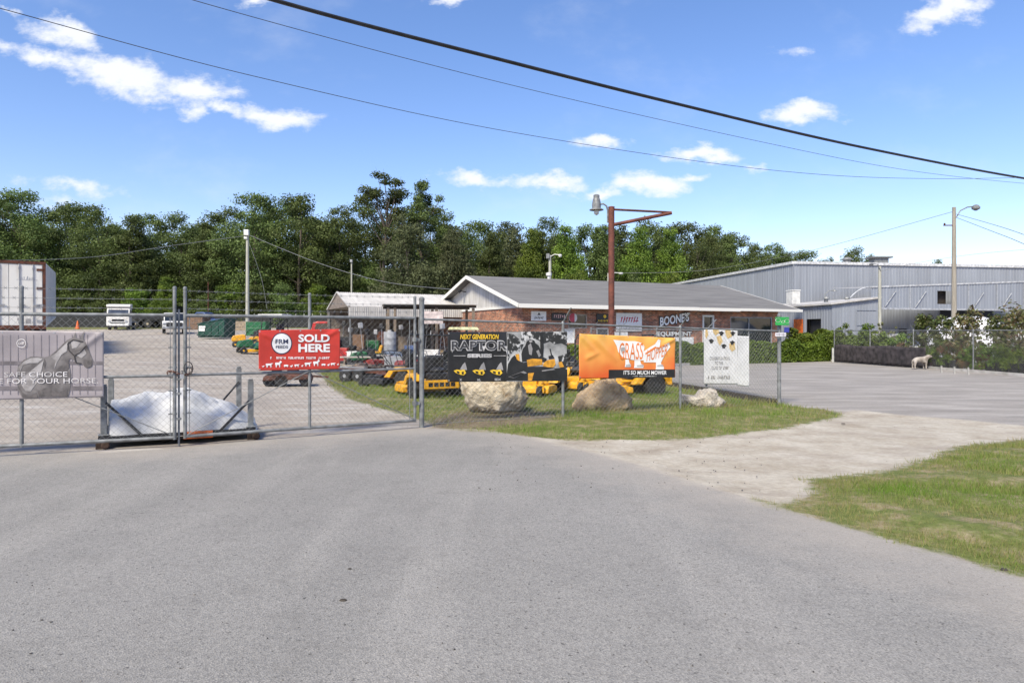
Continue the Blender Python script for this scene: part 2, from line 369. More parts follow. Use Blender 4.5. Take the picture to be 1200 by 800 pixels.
# turf base under the blades, with bare dry patches
turf = ramp(fine, (.3, (.07, .09, .02)), (.7, (.16, .185, .055)))
turf = mixc(ramp(N_(2.6, 7, .72, None, 4), (.47, (0,0,0)), (.62, (.85,.85,.85))), turf, ramp(fine, (.3, (.19, .15, .085)), (.7, (.33, .27, .18))))
soil = ramp(fine, (.3, (.085, .062, .045)), (.7, (.23, .18, .135)))
fa = fld('asph', .035, .16, edge); fl = fld('lot', .25, .8, edge); fs = fld('sand', .12, .5, edge); fg = fld('grass', .10, .55, edge); fso = fld('soil', .25, .9, edge)
asph = mixc(M_('MULTIPLY', M_('SUBTRACT', 1, dust), .0), asph, (.3, .27, .24))
c = mixc(fl, yard, lot); c = mixc(fa, c, asph); c = mixc(fs, c, sand); c = mixc(fg, c, turf); c = mixc(M_('MULTIPLY', fso, .85), c, soil)
# dust drifting onto the asphalt along its far edge
ad = n.new('ShaderNodeAttribute'); ad.attribute_name = 'sd_asph'
dd = n.new('ShaderNodeMapRange'); l.new(M_('MULTIPLY_ADD', M_('SUBTRACT', mid, .5), 2.2, ad.outputs['Fac']), dd.inputs[0]); dd.inputs[1].default_value = -1.3; dd.inputs[2].default_value = 0; dd.inputs[3].default_value = 0; dd.inputs[4].default_value = .55
c = mixc(M_('MULTIPLY', dd.outputs[0], fa), c, (.36, .325, .285))
l.new(c, bs.inputs['Base Color'])
bp = n.new('ShaderNodeBump'); bp.inputs['Strength'].default_value = .55; bp.inputs['Distance'].default_value = .012
l.new(M_('ADD', M_('MULTIPLY', vor.outputs['Distance'], .6), M_('MULTIPLY_ADD', fine, 1.4, mid)), bp.inputs['Height']); l.new(bp.outputs[0], bs.inputs['Normal'])
# split the sheet into its named surfaces
nr, na = GX.shape
idx = np.arange(nr*na).reshape(nr, na)
q = np.stack([idx[:-1, :-1], idx[:-1, 1:], idx[1:, 1:], idx[1:, :-1]], -1).reshape(-1, 4)
cen = {k: v.reshape(-1)[q].mean(1) for k, v in fields.items()}
cls = np.zeros(len(q), int)
cls[cen['lot'] < 0] = 2; cls[cen['asph'] < 0] = 1; cls[cen['sand'] < 0] = 3; cls[cen['grass'] < 0] = 4
co = np.stack([GX, GY, GZ], -1).reshape(-1, 3).astype(np.float32)
for ci, nm in enumerate(('ground', 'road', 'pavement', 'path', 'lawn')):
    fq = q[cls == ci]; used, inv = np.unique(fq, return_inverse=True); fq2 = inv.reshape(fq.shape).astype(np.int32)
    me = bpy.data.meshes.new(nm); me.vertices.add(len(used)); me.vertices.foreach_set('co', co[used].reshape(-1))
    me.loops.add(fq2.size); me.loops.foreach_set('vertex_index', fq2.reshape(-1)); me.polygons.add(len(fq2)); me.polygons.foreach_set('loop_start', np.arange(0, fq2.size, 4, dtype=np.int32))
    me.update(calc_edges=True)
    for k, v in fields.items():
        a = me.attributes.new('sd_'+k, 'FLOAT', 'POINT'); a.data.foreach_set('value', np.clip(v.reshape(-1)[used], -20, 20).astype(np.float32))
    me.polygons.foreach_set('use_smooth', np.ones(len(fq2), bool)); me.materials.append(gm)
    o = bpy.data.objects.new(nm, me); COL.objects.link(o)
    tag(o, {'ground': 'pale gravel yard floor behind the gate', 'road': 'worn grey asphalt in front of the gate', 'pavement': 'streaked grey parking lot asphalt', 'path': 'sandy driveway apron', 'lawn': 'patchy grass and dirt ground'}[nm], kind='structure')
if not np.all(np.isfinite(co)): print('bad ground')
# --- grass blades
def grass_field(name, polys, dens, hmin, hmax, seed, dry, rmax, label):
    rs = np.random.RandomState(seed); out = []; tints = []
    for poly in polys:
        x0, y0 = poly.min(0); x1, y1 = poly.max(0); x1 = min(x1, 16); y0 = max(y0, -1)
        m = int((x1-x0)*(y1-y0)*dens); X = rs.uniform(x0, x1, m); Y = rs.uniform(y0, y1, m)
        r = np.hypot(X, Y); keep = rs.uniform(size=m) < np.clip((7/r)**1.35, .07, 1); X, Y = X[keep], Y[keep]
        sd_ = sdist(poly, X, Y)+.12*fbm2(X, Y, 11, 4, .5)+.14*fbm2(X, Y, 77, 4, 1.7)
        pat = fbm2(X, Y, 41, 4, .45)
        keep = (sd_ < rs.uniform(-.25, .1, len(X))) & (rs.uniform(size=len(X)) < np.clip(.75+1.1*pat, .12, 1)) & (np.hypot(X, Y) < rmax) & (np.abs(X) < .92*Y+2.5)
        so_ = sdist(SOIL, X, Y); keep &= (so_ > 0) | (rs.uniform(size=len(X)) < .15)
        X, Y, pat, sd_ = X[keep], Y[keep], pat[keep], sd_[keep]
        N = len(X); r = np.hypot(X, Y); wide = .0019*np.clip(r/4, 1, 6)
        h = rs.uniform(hmin, hmax, N)*(1+.5*pat)*np.clip(r/12, 1, 1.5); th = rs.uniform(0, 6.28, N); ln = rs.normal(0, .5, (N, 2))*h[:, None]
        Z = ground_z(X, Y)+.05*sstep(.1, .9, -sd_)-.03
        b0 = np.stack([X-wide*np.cos(th), Y-wide*np.sin(th), Z], 1); b1 = np.stack([X+wide*np.cos(th), Y+wide*np.sin(th), Z], 1)
        tp = np.stack([X+ln[:, 0], Y+ln[:, 1], Z+h+.03], 1)
        out.append(np.stack([b0, b1, tp], 1)); tints.append(np.clip(.5+.55*pat+rs.normal(0, .22, N)+.25*sstep(.0, .8, -sd_)-.15-dry, 0, 1))
    o = np_quads(name, np.concatenate(out), np.concatenate(tints), leafmat('grass_blades', (.31, .25, .12), (.12, .235, .02), .3, .7, 0), nper=3)
    tag(o, label, 'grass', kind='stuff'); return o
grass_field('grass', [GRASS_A], 1500, .03, .075, 5, .07, 40, 'short patchy grass around the boulders and fence')
grass_field('grass', [GRASS_B], 3800, .02, .062, 6, .10, 30, 'mown grass verge beside the asphalt and sandy driveway')

_st = lambda ax, ay, bx, by, w: np.array([(ax, ay-w), (bx, by-w), (bx, by+w), (ax, ay+w)])
_rk = lambda x, y, rx, ry: np.array([(x+rx*math.cos(a), y+ry*math.sin(a)) for a in np.linspace(0, 2*math.pi, 13)[:-1]])
grass_field('weeds', [_st(-1.5, 12.45, 6.3, 16.17, .2), _st(-1.5, 12.45, 6.3, 16.17, .12), _rk(-.36, 14.3, .95, .7), _rk(2.0, 14.85, .85, .65), _rk(4.4, 15.6, .75, .6), _st(4.6, 24, 6.2, 16.6, .3)], 1500, .07, .19, 15, .12, 30, 'taller weeds growing along the fence line and round the boulders')
# ================================================================== FRONT FENCE, GATES, BANNERS
FA, FB = (-1.64, 12.40), (6.34, 16.20)                       # hinge post to corner post
FL = math.hypot(FB[0]-FA[0], FB[1]-FA[1]); FR = frame_rz(FA, FB)
G1, G0 = (-1.75, 12.30), (-4.98, 10.40)                       # hinged end and free end of the gate with the red banner
H0, H1 = (-5.09, 10.30), (-8.69, 8.86)                        # free end and hinged end of the other gate
def mesh_wires(b, L, z0, z1, pitch=.1, r=.0017, zt=None):
    """woven diamond wire in the local xz plane between x=0..L, z0..z1 (z1 may fall towards L)"""
    zt = zt if zt is not None else z1
    top = lambda x: z1+(zt-z1)*x/L
    h = max(z1, zt)-z0; k = -h
    while k < L:
        for sgn in (1, -1):
            a0 = (k, z0) if sgn > 0 else (k, z0+h); 
            x0, x1 = max(0, k), min(L, k+h)
            zf = (lambda x: z0+(x-k)*1.0) if sgn > 0 else (lambda x: z0+h-(x-k)*1.0)
            if x1-x0 < .02: continue
            p, q_ = [x0, zf(x0)], [x1, zf(x1)]
            for pt, ot in ((p, q_), (q_, p)):
                if pt[1] > top(pt[0]):
                    f = (pt[1]-top(pt[0]))/max(1e-6, abs(pt[1]-ot[1])); pt[0] += (ot[0]-pt[0])*f; pt[1] += (ot[1]-pt[1])*f
            if abs(p[0]-q_[0]) > .02: b.tube([(p[0], sgn*.0025, p[1]), (q_[0], sgn*.0025, q_[1])], r, 3, False)
        k += pitch
    return b
def barbed(L, z, seed, r=.0026, sag=.012):
    b = MB(); rr = random.Random(seed); N = 14
    b.tube([(L*i/N, rr.uniform(-.004, .004), z-sag*4*(i/N)*(1-i/N)) for i in range(N+1)], r, 4)
    x = .06
    while x < L-.05:
        zz = z-sag*4*(x/L)*(1-x/L)
        b.bar((x-.018, -.012, zz-.022), (x+.018, .012, zz+.022), .0032); b.bar((x+.016, .012, zz-.02), (x-.016, -.012, zz+.02), .0032); x += rr.uniform(.11, .15)
    return b
def gate(p_free, p_hinge, label, mid_frac, tie_dir, seed, drop=False):
    L = math.hypot(p_hinge[0]-p_free[0], p_hinge[1]-p_free[1])
    g = thing('chain_link_gate', (p_free[0], p_free[1], 0), label, 'gate', frame_rz(p_free, p_hinge))
    z0, z1, zm = .145, 1.985, 1.078; rp = .026
    for x, zt in ((0, 2.4), (L*mid_frac, 2.36), (L, 2.36)):
        MB().tube([(x, 0, z0-.03), (x, 0, zt)], rp, 12).lathe([(rp*1.12, 0), (rp*1.12, .03), (rp*.5, .045)], (x, 0, zt-.02), 12).build('stile', galv, g, True)
    for z in (z0, zm, z1):
        MB().tube([(0, 0, z), (L, 0, z)], rp if z != zm else .021, 12).build('rail', galv, g, True)
    m = mesh_wires(MB(), L-.04, z0+.02, z1-.02); 
    for x in (.06, L-.1): m.tube([(x, 0, z0), (x, 0, z1)], .006, 6)
    m.build('wire_mesh', wire, g)
    for i, z in enumerate((2.09, 2.225, 2.36)): barbed(L, z, seed+i).build('barbed_wire', wire, g)
    xm = L*mid_frac
    MB().tube([(.03, -.03, z0+.03), (xm, -.03, zm+.02)], .0075, 6).build('truss_rod', galv, g, True)
    MB().tube([(L-.03, -.03, z0+.03), (xm, -.03, zm+.02)], .0075, 6).build('truss_rod', galv, g, True)
    for z in (.45, 1.6): MB().lathe([(.045, -.04), (.045, .04)], (L, 0, z), 12).box((L+.05, 0, z), (.09, .05, .05)).build('hinge', galv, g)
    for z in (.5, .85, 1.2, 1.5, 1.8):
        MB().lathe([(rp*1.25, -.012), (rp*1.25, .012)], (0, 0, z), 12).box((.05, -.005, z), (.07, .012, .02)).build('tension_band', galv, g, True)
    if drop:
        MB().tube([(-.055, -.035, .01), (-.055, -.035, 2.08)], .016, 10).build('drop_rod', galv, g, True)
        for z in (.42, .8, 1.02): MB().box((-.03, -.02, z), (.12, .07, .03)).build('latch_bracket', galv, g, bevel=.005)
    return g
gate(G0, G1, 'chain-link gate leaf carrying the red banner, topped with barbed wire', .5, 1, 40)
gate(H0, H1, 'chain-link gate leaf carrying the grey horse banner, with the drop rod', .498, 1, 60, True)
# rusty chain that ties the two leaves
b = MB(); cx_, cy_ = (G0[0]+H0[0])/2, (G0[1]+H0[1])/2
rr = random.Random(3)
for j in range(30):
    a = 2*math.pi*j/30; x = .155*math.cos(a)*(1.1); y = .075*math.sin(a); z = 1.12+.05*math.sin(a*2+.4)+.03*math.cos(a)
    d = Vector((-.155*math.sin(a), .075*math.cos(a), rr.uniform(-.02, .02))).normalized()*.026; nn = Vector((0, 0, 1)) if j % 2 else Vector((d.y, -d.x, 0)).normalized()
    b.tube([Vector((x, y, z))+d*math.cos(q*math.pi/4)+nn*.014*math.sin(q*math.pi/4) for q in range(9)], .006, 5, False)
loop = MB().tube([(.11+.06*math.cos(q*math.pi/8), -.06, 1.19+.09*math.sin(q*math.pi/8)) for q in range(17)], .008, 6, False)
ch = b.build('gate_chain', rust); ch.location = (cx_, cy_, 0); ch.rotation_euler = (0, 0, frame_rz(G0, G1))
tag(ch, 'rusty chain looped around the meeting posts of the two gates', 'chain')
loop.build('cable_loop', black_m, ch); MB().box((.02, -.09, 1.06), (.055, .03, .06)).tube([(.004, -.09, 1.09), (.004, -.09, 1.125), (.02, -.09, 1.14), (.036, -.09, 1.125), (.036, -.09, 1.09)], .006, 6).build('padlock', chrome, ch, bevel=.004)
# front fence
def fence_thing(name, A, B, label, posts, zA, zB, post_r=.03, arm=None, z0=.04, pitch=.1, grp=None, wr=.0017):
    L = math.hypot(B[0]-A[0], B[1]-A[1]); zb = float(gz(A[0], A[1]))
    f = thing(name, (A[0], A[1], 0), label, 'fence', frame_rz(A, B), grp)
    rail = lambda x: zA+(zB-zA)*x/L
    for (x, r, ztop, arm_v) in posts:
        zt = ztop if ztop else rail(x)+.02
        p = MB().tube([(x, 0, -.1), (x, 0, zt)], r, 12).lathe([(r*1.15, -.03), (r*1.15, .01), (r*.55, .035)], (x, 0, zt), 12).build('post', galv, f, True)
        if arm_v is not None:
            a = MB().bar((x, 0, zt+.0), (x+arm_v[0], arm_v[1], zt+arm_v[2]), .03, .014).build('barb_arm', galv, p)
    MB().tube([(0, -.002, rail(0)), (L, -.002, rail(L))], .021, 10).build('top_rail', galv, f, True)
    m = mesh_wires(MB(), L, z0, rail(0)-.01, pitch, wr, rail(L)-.01); m.tube([(0, 0, z0+.02), (L, 0, z0+.02)], .004, 4)
    m.build('wire_mesh', wire, f)
    return f
sp = FL/3
arm = (.02, -.29, .29)
fence_thing('chain_link_fence', FA, FB, 'chain-link fence along the grass carrying the black and orange banners', [(0, .046, 2.34, None), (sp, .03, None, arm), (2*sp, .03, None, arm), (FL, .045, 2.14, None)], 1.97, 1.765)
SF0, SF1 = (6.34, 16.20), (3.50, 30.2)
SL = math.hypot(SF1[0]-SF0[0], SF1[1]-SF0[1])
fence_thing('chain_link_fence', SF0, SF1, 'chain-link fence beside the parking lot carrying the white graduation banner', [(3.62, .032, None, (-.05, -.29, .29)), (7.15, .03, None, (-.05, -.29, .29)), (10.7, .03, None, (-.05, -.29, .29)), (SL, .03, None, (-.05, -.29, .29))], 1.765, 1.9, z0=.16)
b = MB(); x = 0
while x < SL-.2:
    e = min(x+2.4, SL); b.box(((x+e)/2, 0, .07), (e-x-.02, .14, .14+.01*math.sin(x))); x = e
eo = b.build('timber_edging', dark_wood, None, bevel=.01); eo.location = (SF0[0], SF0[1], .0); eo.rotation_euler = (0, 0, frame_rz(SF0, SF1)); tag(eo, 'dark timber edging strip laid under the side chain-link fence', 'edging')
# small signs at the corner post
cp = Vector((FB[0], FB[1], 0))
def small_sign(name, pxa, pya, pxb, pyb, m, label, marks=None, Y=16.12):
    a, c = P(pxa, pya, Y), P(pxb, pyb, Y); w, h = c.x-a.x, a.z-c.z
    s = MB().box((0, 0, 0), (w, .012, h)).build(name, m, bevel=.006); s.location = ((a.x+c.x)/2, Y-.055, (a.z+c.z)/2); tag(s, label, 'sign')
    if marks: marks(s, w, h)
    return s
def gmarks(s, w, h):
    b = MB()
    for (x, z, r) in ((-.32*w, .1*h, .3*h), (.34*w, 0, .3*h), (.05*w, -.1*h, .18*h)):
        for k in range(9): 
            a0, a1 = 2*math.pi*k/9, 2*math.pi*(k+.8)/9; b.bar((x+r*math.cos(a0), -.009, z+r*math.sin(a0)*.8), (x+r*math.cos(a1), -.009, z+r*math.sin(a1)*.8), .014, .004)
    b.build('emblem', white_p, s)
small_sign('post_sign', 907.5, 371.5, 923.5, 381, mat('sign_green', (.02, .30, .06), .5), 'green sign with pale ring marks on top of the corner fence post', gmarks)
def wmarks(s, w, h):
    b = MB()
    for i in range(7): b.box((-.38*w+i*.125*w, -.008, .0), (.07*w, .004, (.3+.2*(i % 3))*h))
    b.build('lettering', mat('sign_grey_ink', (.2, .2, .24), .6), s)
small_sign('post_sign', 917.8, 383.5, 923.8, 389.2, mat('sign_blue', (.03, .04, .28), .5), 'small dark blue sign beside the corner fence post')
small_sign('post_sign', 907.5, 389.8, 920, 394, mat('sign_white', (.68, .67, .74), .5), 'small white sign with grey marks wired to the corner post', wmarks)

# ------------------------------------------------------------------ printed banners
_fc = {}
def txt(s, bold=.0, shear=0.):
    key = (s, bold, shear)
    if key in _fc: return _fc[key]
    cu = bpy.data.curves.new('lettering', 'FONT'); cu.body = s; cu.offset = bold; cu.shear = shear; cu.resolution_u = 3; cu.fill_mode = 'FRONT'
    o = bpy.data.objects.new('lettering', cu); COL.objects.link(o); dg = bpy.context.evaluated_depsgraph_get(); dg.update()
    me = bpy.data.meshes.new_from_object(o.evaluated_get(dg)); v = np.array([x.co[:2] for x in me.vertices]); f = [tuple(p.vertices) for p in me.polygons]
    bpy.data.objects.remove(o); bpy.data.curves.remove(cu); bpy.data.meshes.remove(me)
    v = (v-v.min(0))/(v.max(0)-v.min(0)); _fc[key] = (v, f); return _fc[key]
class Banner:
    """a cloth between two plan points; prints are given as photograph measurements and laid on the cloth"""
    def __init__(s, name, p0, p1, zl, zr, m, label, cat='banner', off=.045, amp=.012, seed=1, folds=()):
        s.p0, s.p1 = p0, p1; s.L = math.hypot(p1[0]-p0[0], p1[1]-p0[1]); s.zl, s.zr = zl, zr; s.amp, s.seed, s.off, s.folds = amp, seed, off, folds
        s.lay = 0; s.root = None
        nx, nz = 96, 40; b = MB(); vs = []
        for j in range(nz+1):
            for i in range(nx+1): u, v = i/nx, j/nz; vs.append(s.pt(u*s.L, zl[1]+(zl[0]-zl[1])*v+u*((zr[1]+(zr[0]-zr[1])*v)-(zl[1]+(zl[0]-zl[1])*v)), 0))
        b.add(vs, [(j*(nx+1)+i, j*(nx+1)+i+1, (j+1)*(nx+1)+i+1, (j+1)*(nx+1)+i) for j in range(nz) for i in range(nx)])
        o = b.build(name, m, None, True); o.location = (p0[0], p0[1], 0); o.rotation_euler = (0, 0, frame_rz(p0, p1)); s.root = o; tag(o, label, cat)
        sm = o.modifiers.new('solid', 'SOLIDIFY'); sm.thickness = .0015; sm.offset = 0
        g = MB()
        for (uu_, vv_) in ((.01, .97), (.99, .97), (.01, .03), (.99, .03), (.5, .975), (.25, .975), (.75, .975)):
            zz = s.zl[1]+(s.zl[0]-s.zl[1])*vv_+uu_*((s.zr[1]+(s.zr[0]-s.zr[1])*vv_)-(s.zl[1]+(s.zl[0]-s.zl[1])*vv_)); q = s.pt(uu_*s.L, zz, .004)
            g.lathe([(.006, -.002), (.013, -.002), (.013, .002), (.006, .002)], q, 10, ROTX)
        g.build('grommet', chrome, o)
    def pt(s, x, z, lay):
        u = x/s.L; w = s.amp*(math.sin(x*3.1+s.seed)+.6*math.sin(x*7.3+z*4+s.seed*2)+.5*math.sin(z*9-x*2+s.seed*3))*.5
        zt = s.zl[0]+(s.zr[0]-s.zl[0])*u
        w += s.amp*.9*max(0, 1-abs(zt-z)/.3)*math.sin(x*13+s.seed)
        for (fx, fz, tx, tz, a, wd_) in s.folds:
            ex, ez = tx-fx, tz-fz; Ls = math.hypot(ex, ez); tt = ((x-fx)*ex+(z-fz)*ez)/Ls/Ls; d = abs((x-fx)*ez-(z-fz)*ex)/Ls
            if -.1 < tt < 1.1: w += a*math.exp(-(d/wd_)**2)*max(0, min(1, (1.1-tt)*1.5))*max(0, min(1, (tt+.1)*4))
        return Vector((x, -s.off-w-lay*.0032, z))
    def uv(s, px, py): return on_plane(px, py, s.p0, s.p1)
    def poly(s, b, pts, sub=0):
        b.add([s.raw(*s.uv(*p)) for p in pts], [tuple(range(len(pts)))])
    def text(s, b, string, x0, y0, x1, y1, bold=0., shear=0., rise=0.):
        v, f = txt(string, bold, shear); vs = []
        for (a, c_) in v:
            px = x0+(x1-x0)*a; py = y1+(y0-y1)*c_-rise*a; vs.append(s.raw(*s.uv(px, py)))
        b.add(vs, f)
    def panel(s, b, x0, y0, x1, y1, nx=16, ny=10, y0r=None, y1r=None):
        y0r = y0 if y0r is None else y0r; y1r = y1 if y1r is None else y1r
        vs = [s.raw(*s.uv(x0+(x1-x0)*i/nx, (y0+(y0r-y0)*i/nx)*(1-j/ny)+(y1+(y1r-y1)*i/nx)*j/ny)) for j in range(ny+1) for i in range(nx+1)]
        b.add(vs, [(j*(nx+1)+i, j*(nx+1)+i+1, (j+1)*(nx+1)+i+1, (j+1)*(nx+1)+i) for j in range(ny) for i in range(nx)])
    def disc(s, b, cx, cy, rx, ry, n=24): s.poly(b, [(cx+rx*math.cos(2*math.pi*k/n), cy+ry*math.sin(2*math.pi*k/n)) for k in range(n)])
    def strokes(s, b, x0, y0, x1, y1, nglyph, seed):            # marks too small in the photograph to read
        r_ = random.Random(seed); w = (x1-x0)/nglyph
        for i in range(nglyph):
            if r_.random() < .12: continue
            a = x0+i*w; 
            for _ in range(2):
                xx = a+r_.uniform(0, .45)*w; s.poly(b, [(xx, y0), (xx+.28*w, y0), (xx+.28*w, y1), (xx, y1)])
            yy_ = r_.choice([y0, (y0+y1)/2, y1-.25*(y1-y0)]); s.poly(b, [(a, yy_), (a+.7*w, yy_), (a+.7*w, yy_+.28*(y1-y0)), (a, yy_+.28*(y1-y0))])
    def up(s, k=1): s.lay += k
    def raw(s, x, z): return Vector((x, s.lay, z))
    def done(s, b, name, m):
        o = b.build(name, m, s.root); bm = bmesh.new(); bm.from_mesh(o.data); bmesh.ops.triangulate(bm, faces=bm.faces)
        for _ in range(6):
            es = [e for e in bm.edges if e.calc_length() > .07]
            if not es: break
            bmesh.ops.subdivide_edges(bm, edges=es, cuts=1); bmesh.ops.triangulate(bm, faces=bm.faces)
        for v in bm.verts: v.co = s.pt(v.co.x, v.co.z, v.co.y+.6)
        bm.to_mesh(o.data); bm.free(); return o
vinyl_w = mat('vinyl_white', (.74, .74, .74), .45, var=.06); vinyl_k = mat('vinyl_black', (.018, .018, .02), .35, var=.2); vinyl_r = mat('vinyl_red', (.52, .04, .025), .4, var=.08)
ink_w = mat('ink_white', (.78, .78, .77), .5, var=.04); ink_k = mat('ink_black', (.02, .02, .02), .5); ink_navy = mat('ink_navy', (.03, .04, .09), .5)
ink_y = mat('ink_yellow', (.78, .5, .03), .5, var=.08); ink_o = mat('ink_orange', (.78, .2, .03), .5, var=.1); ink_g = mat('ink_grey', (.3, .29, .29), .5, var=.15); ink_lg = mat('ink_light_grey', (.5, .49, .49), .5)
# --- red feed banner
def pl(p0, p1, px):
    s, _ = on_plane(px, HY, p0, p1); L = math.hypot(p1[0]-p0[0], p1[1]-p0[1]); return (p0[0]+(p1[0]-p0[0])*s/L, p0[1]+(p1[1]-p0[1])*s/L)
def mk(name, base0, base1, pxl, pxr, ytl, ybl, ytr, ybr, m, label, **k):
    a, c_ = pl(base0, base1, pxl), pl(base0, base1, pxr)
    z = lambda py, q: CAMH+(HY-py)/F*q[1]
    return Banner(name, a, c_, (z(ytl, a), z(ybl, a)), (z(ytr, c_), z(ybr, c_)), m, label, **k)
B = mk('vinyl_banner', G0, G1, 302.5, 397.5, 387, 434, 385.5, 432, vinyl_r, 'red feed banner reading SOLD HERE tied to the gate', seed=2, folds=[(.05, 1.72, .45, 1.5, .015, .04), (1.28, 1.77, .95, 1.6, .015, .04)])
B.up(); b = MB(); B.disc(b, 329.2, 402.3, 12.2, 12.6, 32); B.done(b, 'emblem_ring', ink_navy); B.up()
b = MB(); B.disc(b, 329.2, 402.3, 11.1, 11.5, 32)
B.text(b, 'SOLD', 348.8, 391.6, 385.5, 400.8, .035); B.text(b, 'HERE', 348.8, 402.8, 385.8, 412.3, .035)
B.strokes(b, 316, 417.8, 386, 420.4, 30, 4)
def beast(b, x, y, w, h, kind):
    hd = .78 if kind != 'horse' else .98
    pts = [(0, .35), (.04, .72), (.62, .74), (.74, hd), (.86, hd+.02), (1, .8), (.9, .66), (.76, .6), (.74, 0), (.64, 0), (.62, .36), (.28, .36), (.24, 0), (.12, 0), (.1, .4)]
    if kind == 'pig': pts = [(0, .4), (.15, .8), (.7, .85), (1, .55), (.85, .35), (.78, 0), (.68, 0), (.64, .25), (.3, .25), (.26, 0), (.16, 0), (.14, .3)]
    if kind == 'hen': pts = [(0, .7), (.3, .5), (.6, .6), (.75, 1), (1, .85), (.9, .3), (.6, 0), (.35, 0), (.1, .3)]
    B.poly(b, [(x+px*w, y-pz*h) for px, pz in pts])
for (x, y, w, h, k) in ((306, 429.8, 3, 2, 'hen'), (310.5, 430.2, 9, 6.2, 'cow'), (321.5, 430, 8, 7.5, 'horse'), (331.5, 429.8, 6, 3.4, 'pig'), (339, 429.8, 3.2, 2.8, 'hen'), (344, 429.8, 6.5, 4.2, 'cow'), (352, 429.4, 2.5, 2.6, 'hen'),
                        (356, 429, 8.5, 6, 'cow'), (366, 428.6, 8, 7.4, 'horse'), (375.5, 428.4, 5.5, 3, 'pig'), (382.5, 428.4, 2.8, 2.8, 'hen'), (386.5, 428.2, 6, 4.2, 'cow'), (394, 427.6, 2, 2.4, 'hen')):
    beast(b, x, y, w, h, k)
B.done(b, 'white_lettering', ink_w); B.up()
b = MB(); B.text(b, 'FRM', 321.8, 397.2, 336.6, 402.6, .02); B.text(b, 'FEEDS', 322.3, 404.8, 336.6, 408, .015); B.done(b, 'emblem_lettering', ink_navy)
# --- horse banner
hb = mat('horse_banner_print', (.34, .305, .315), .5, c2=(.25, .225, .235), scale=1.3, stretch=(.5, 1, 2.2), lo=.38, hi=.62)
a0 = pl(H0, H1, 122.3)
L0 = math.hypot(H1[0]-H0[0], H1[1]-H0[1]); ux = ((H1[0]-H0[0])/L0, (H1[1]-H0[1])/L0); a1 = (a0[0]+ux[0]*2.44, a0[1]+ux[1]*2.44)
B = Banner('vinyl_banner', a1, a0, (1.775, .80), (1.735, .79), hb, 'grey banner with a horse picture tied across the gate', seed=5, off=-.045+.09, amp=.01, folds=[(2.43, 1.73, 2.1, 1.45, .02, .035)])
def cz(cx, cy): return (cx/7.27, 370+cy/7.27)
def cpoly(b, pts): B.poly(b, [cz(*p) for p in pts])
B.up(); b = MB()
for x in range(4, 120, 9): B.poly(b, [(x, 392), (x+.7, 392), (x+.7, 462), (x, 462)])
B.done(b, 'board_line_pattern', mat('horse_bg_line', (.235, .21, .22), .5))
b = MB(); B.panel(b, .5, 423, 121.8, 427, 16, 2); B.panel(b, .5, 452, 121.6, 457, 16, 2); B.done(b, 'rail_pattern', mat('horse_bg_rail', (.2, .178, .186), .5, var=.2))
B.up()
horse = [(165,430),(152,480),(150,540),(160,600),(172,650),(195,690),(200,702),(330,700),(345,680),(360,695),(460,690),(585,688),(600,640),(612,560),(608,490),(600,440),(592,400),(600,362),(640,375),(655,410),(675,420),(700,400),(730,435),(750,444),(785,432),(800,385),(775,325),(750,255),(722,205),(718,180),(728,130),(702,160),(690,198),(655,185),(650,138),(630,182),(580,205),(530,250),(480,300),(430,340),(390,352),(330,346),(270,346),(210,375)]
b = MB(); cpoly(b, horse); B.done(b, 'horse_print', mat('horse_coat', (.19, .175, .17), .5, c2=(.10, .09, .088), scale=7, lo=.35, hi=.6)); B.up()
hl = mat('horse_highlight', (.40, .38, .375), .5, c2=(.22, .205, .2), scale=9)
b = MB()
for p in ([(172,430),(215,385),(275,358),(330,356),(372,365),(330,400),(260,400),(205,420),(185,470)], [(200,600),(180,540),(230,500),(330,420),(380,380),(360,470),(330,560),(270,640),(230,640)], [(440,350),(490,310),(540,262),(585,220),(575,300),(530,330),(490,400),(470,450),(480,380)], [(610,215),(650,205),(690,230),(660,270),(620,280)], [(650,330),(720,270),(745,320),(700,360)]): cpoly(b, p)
B.done(b, 'horse_highlight_pattern', hl)
b = MB()
for p in ([(480,460),(520,430),(570,400),(590,375),(596,440),(570,480),(520,500)], [(330,640),(400,610),(500,650),(580,625),(585,680),(470,685),(400,680),(345,690)], [(165,600),(200,650),(260,680),(320,650),(330,695),(205,698)], [(385,360),(400,400),(390,450),(375,420)], [(735,380),(790,370),(785,425),(750,438)], [(640,250),(655,245),(662,262),(645,272)]): cpoly(b, p)
B.done(b, 'horse_shading_pattern', mat('horse_dark', (.075, .068, .066), .5, c2=(.14, .125, .12), scale=15)); B.up()
b = MB()
for pth in ([(583,235),(590,290),(640,340),(690,310),(745,255)], [(640,340),(655,400),(700,405)], [(585,235),(630,205),(715,220)]):
    for a_, c_ in zip(pth, pth[1:]):
        d = Vector((c_[0]-a_[0], c_[1]-a_[1])).normalized(); nx_, ny_ = -d.y*5, d.x*5
        cpoly(b, [(a_[0]+nx_, a_[1]+ny_), (c_[0]+nx_, c_[1]+ny_), (c_[0]-nx_, c_[1]-ny_), (a_[0]-nx_, a_[1]-ny_)])
B.done(b, 'bridle_pattern', mat('horse_bridle', (.04, .035, .035), .5)); B.up()
b = MB(); B.text(b, 'SAFE CHOICE', 6.5, 435.6, 80, 441.4, .0, 0, .4); B.text(b, 'CARE FOR YOUR HORSE.', -25, 443.3, 116, 449.2, .0, 0, .8)
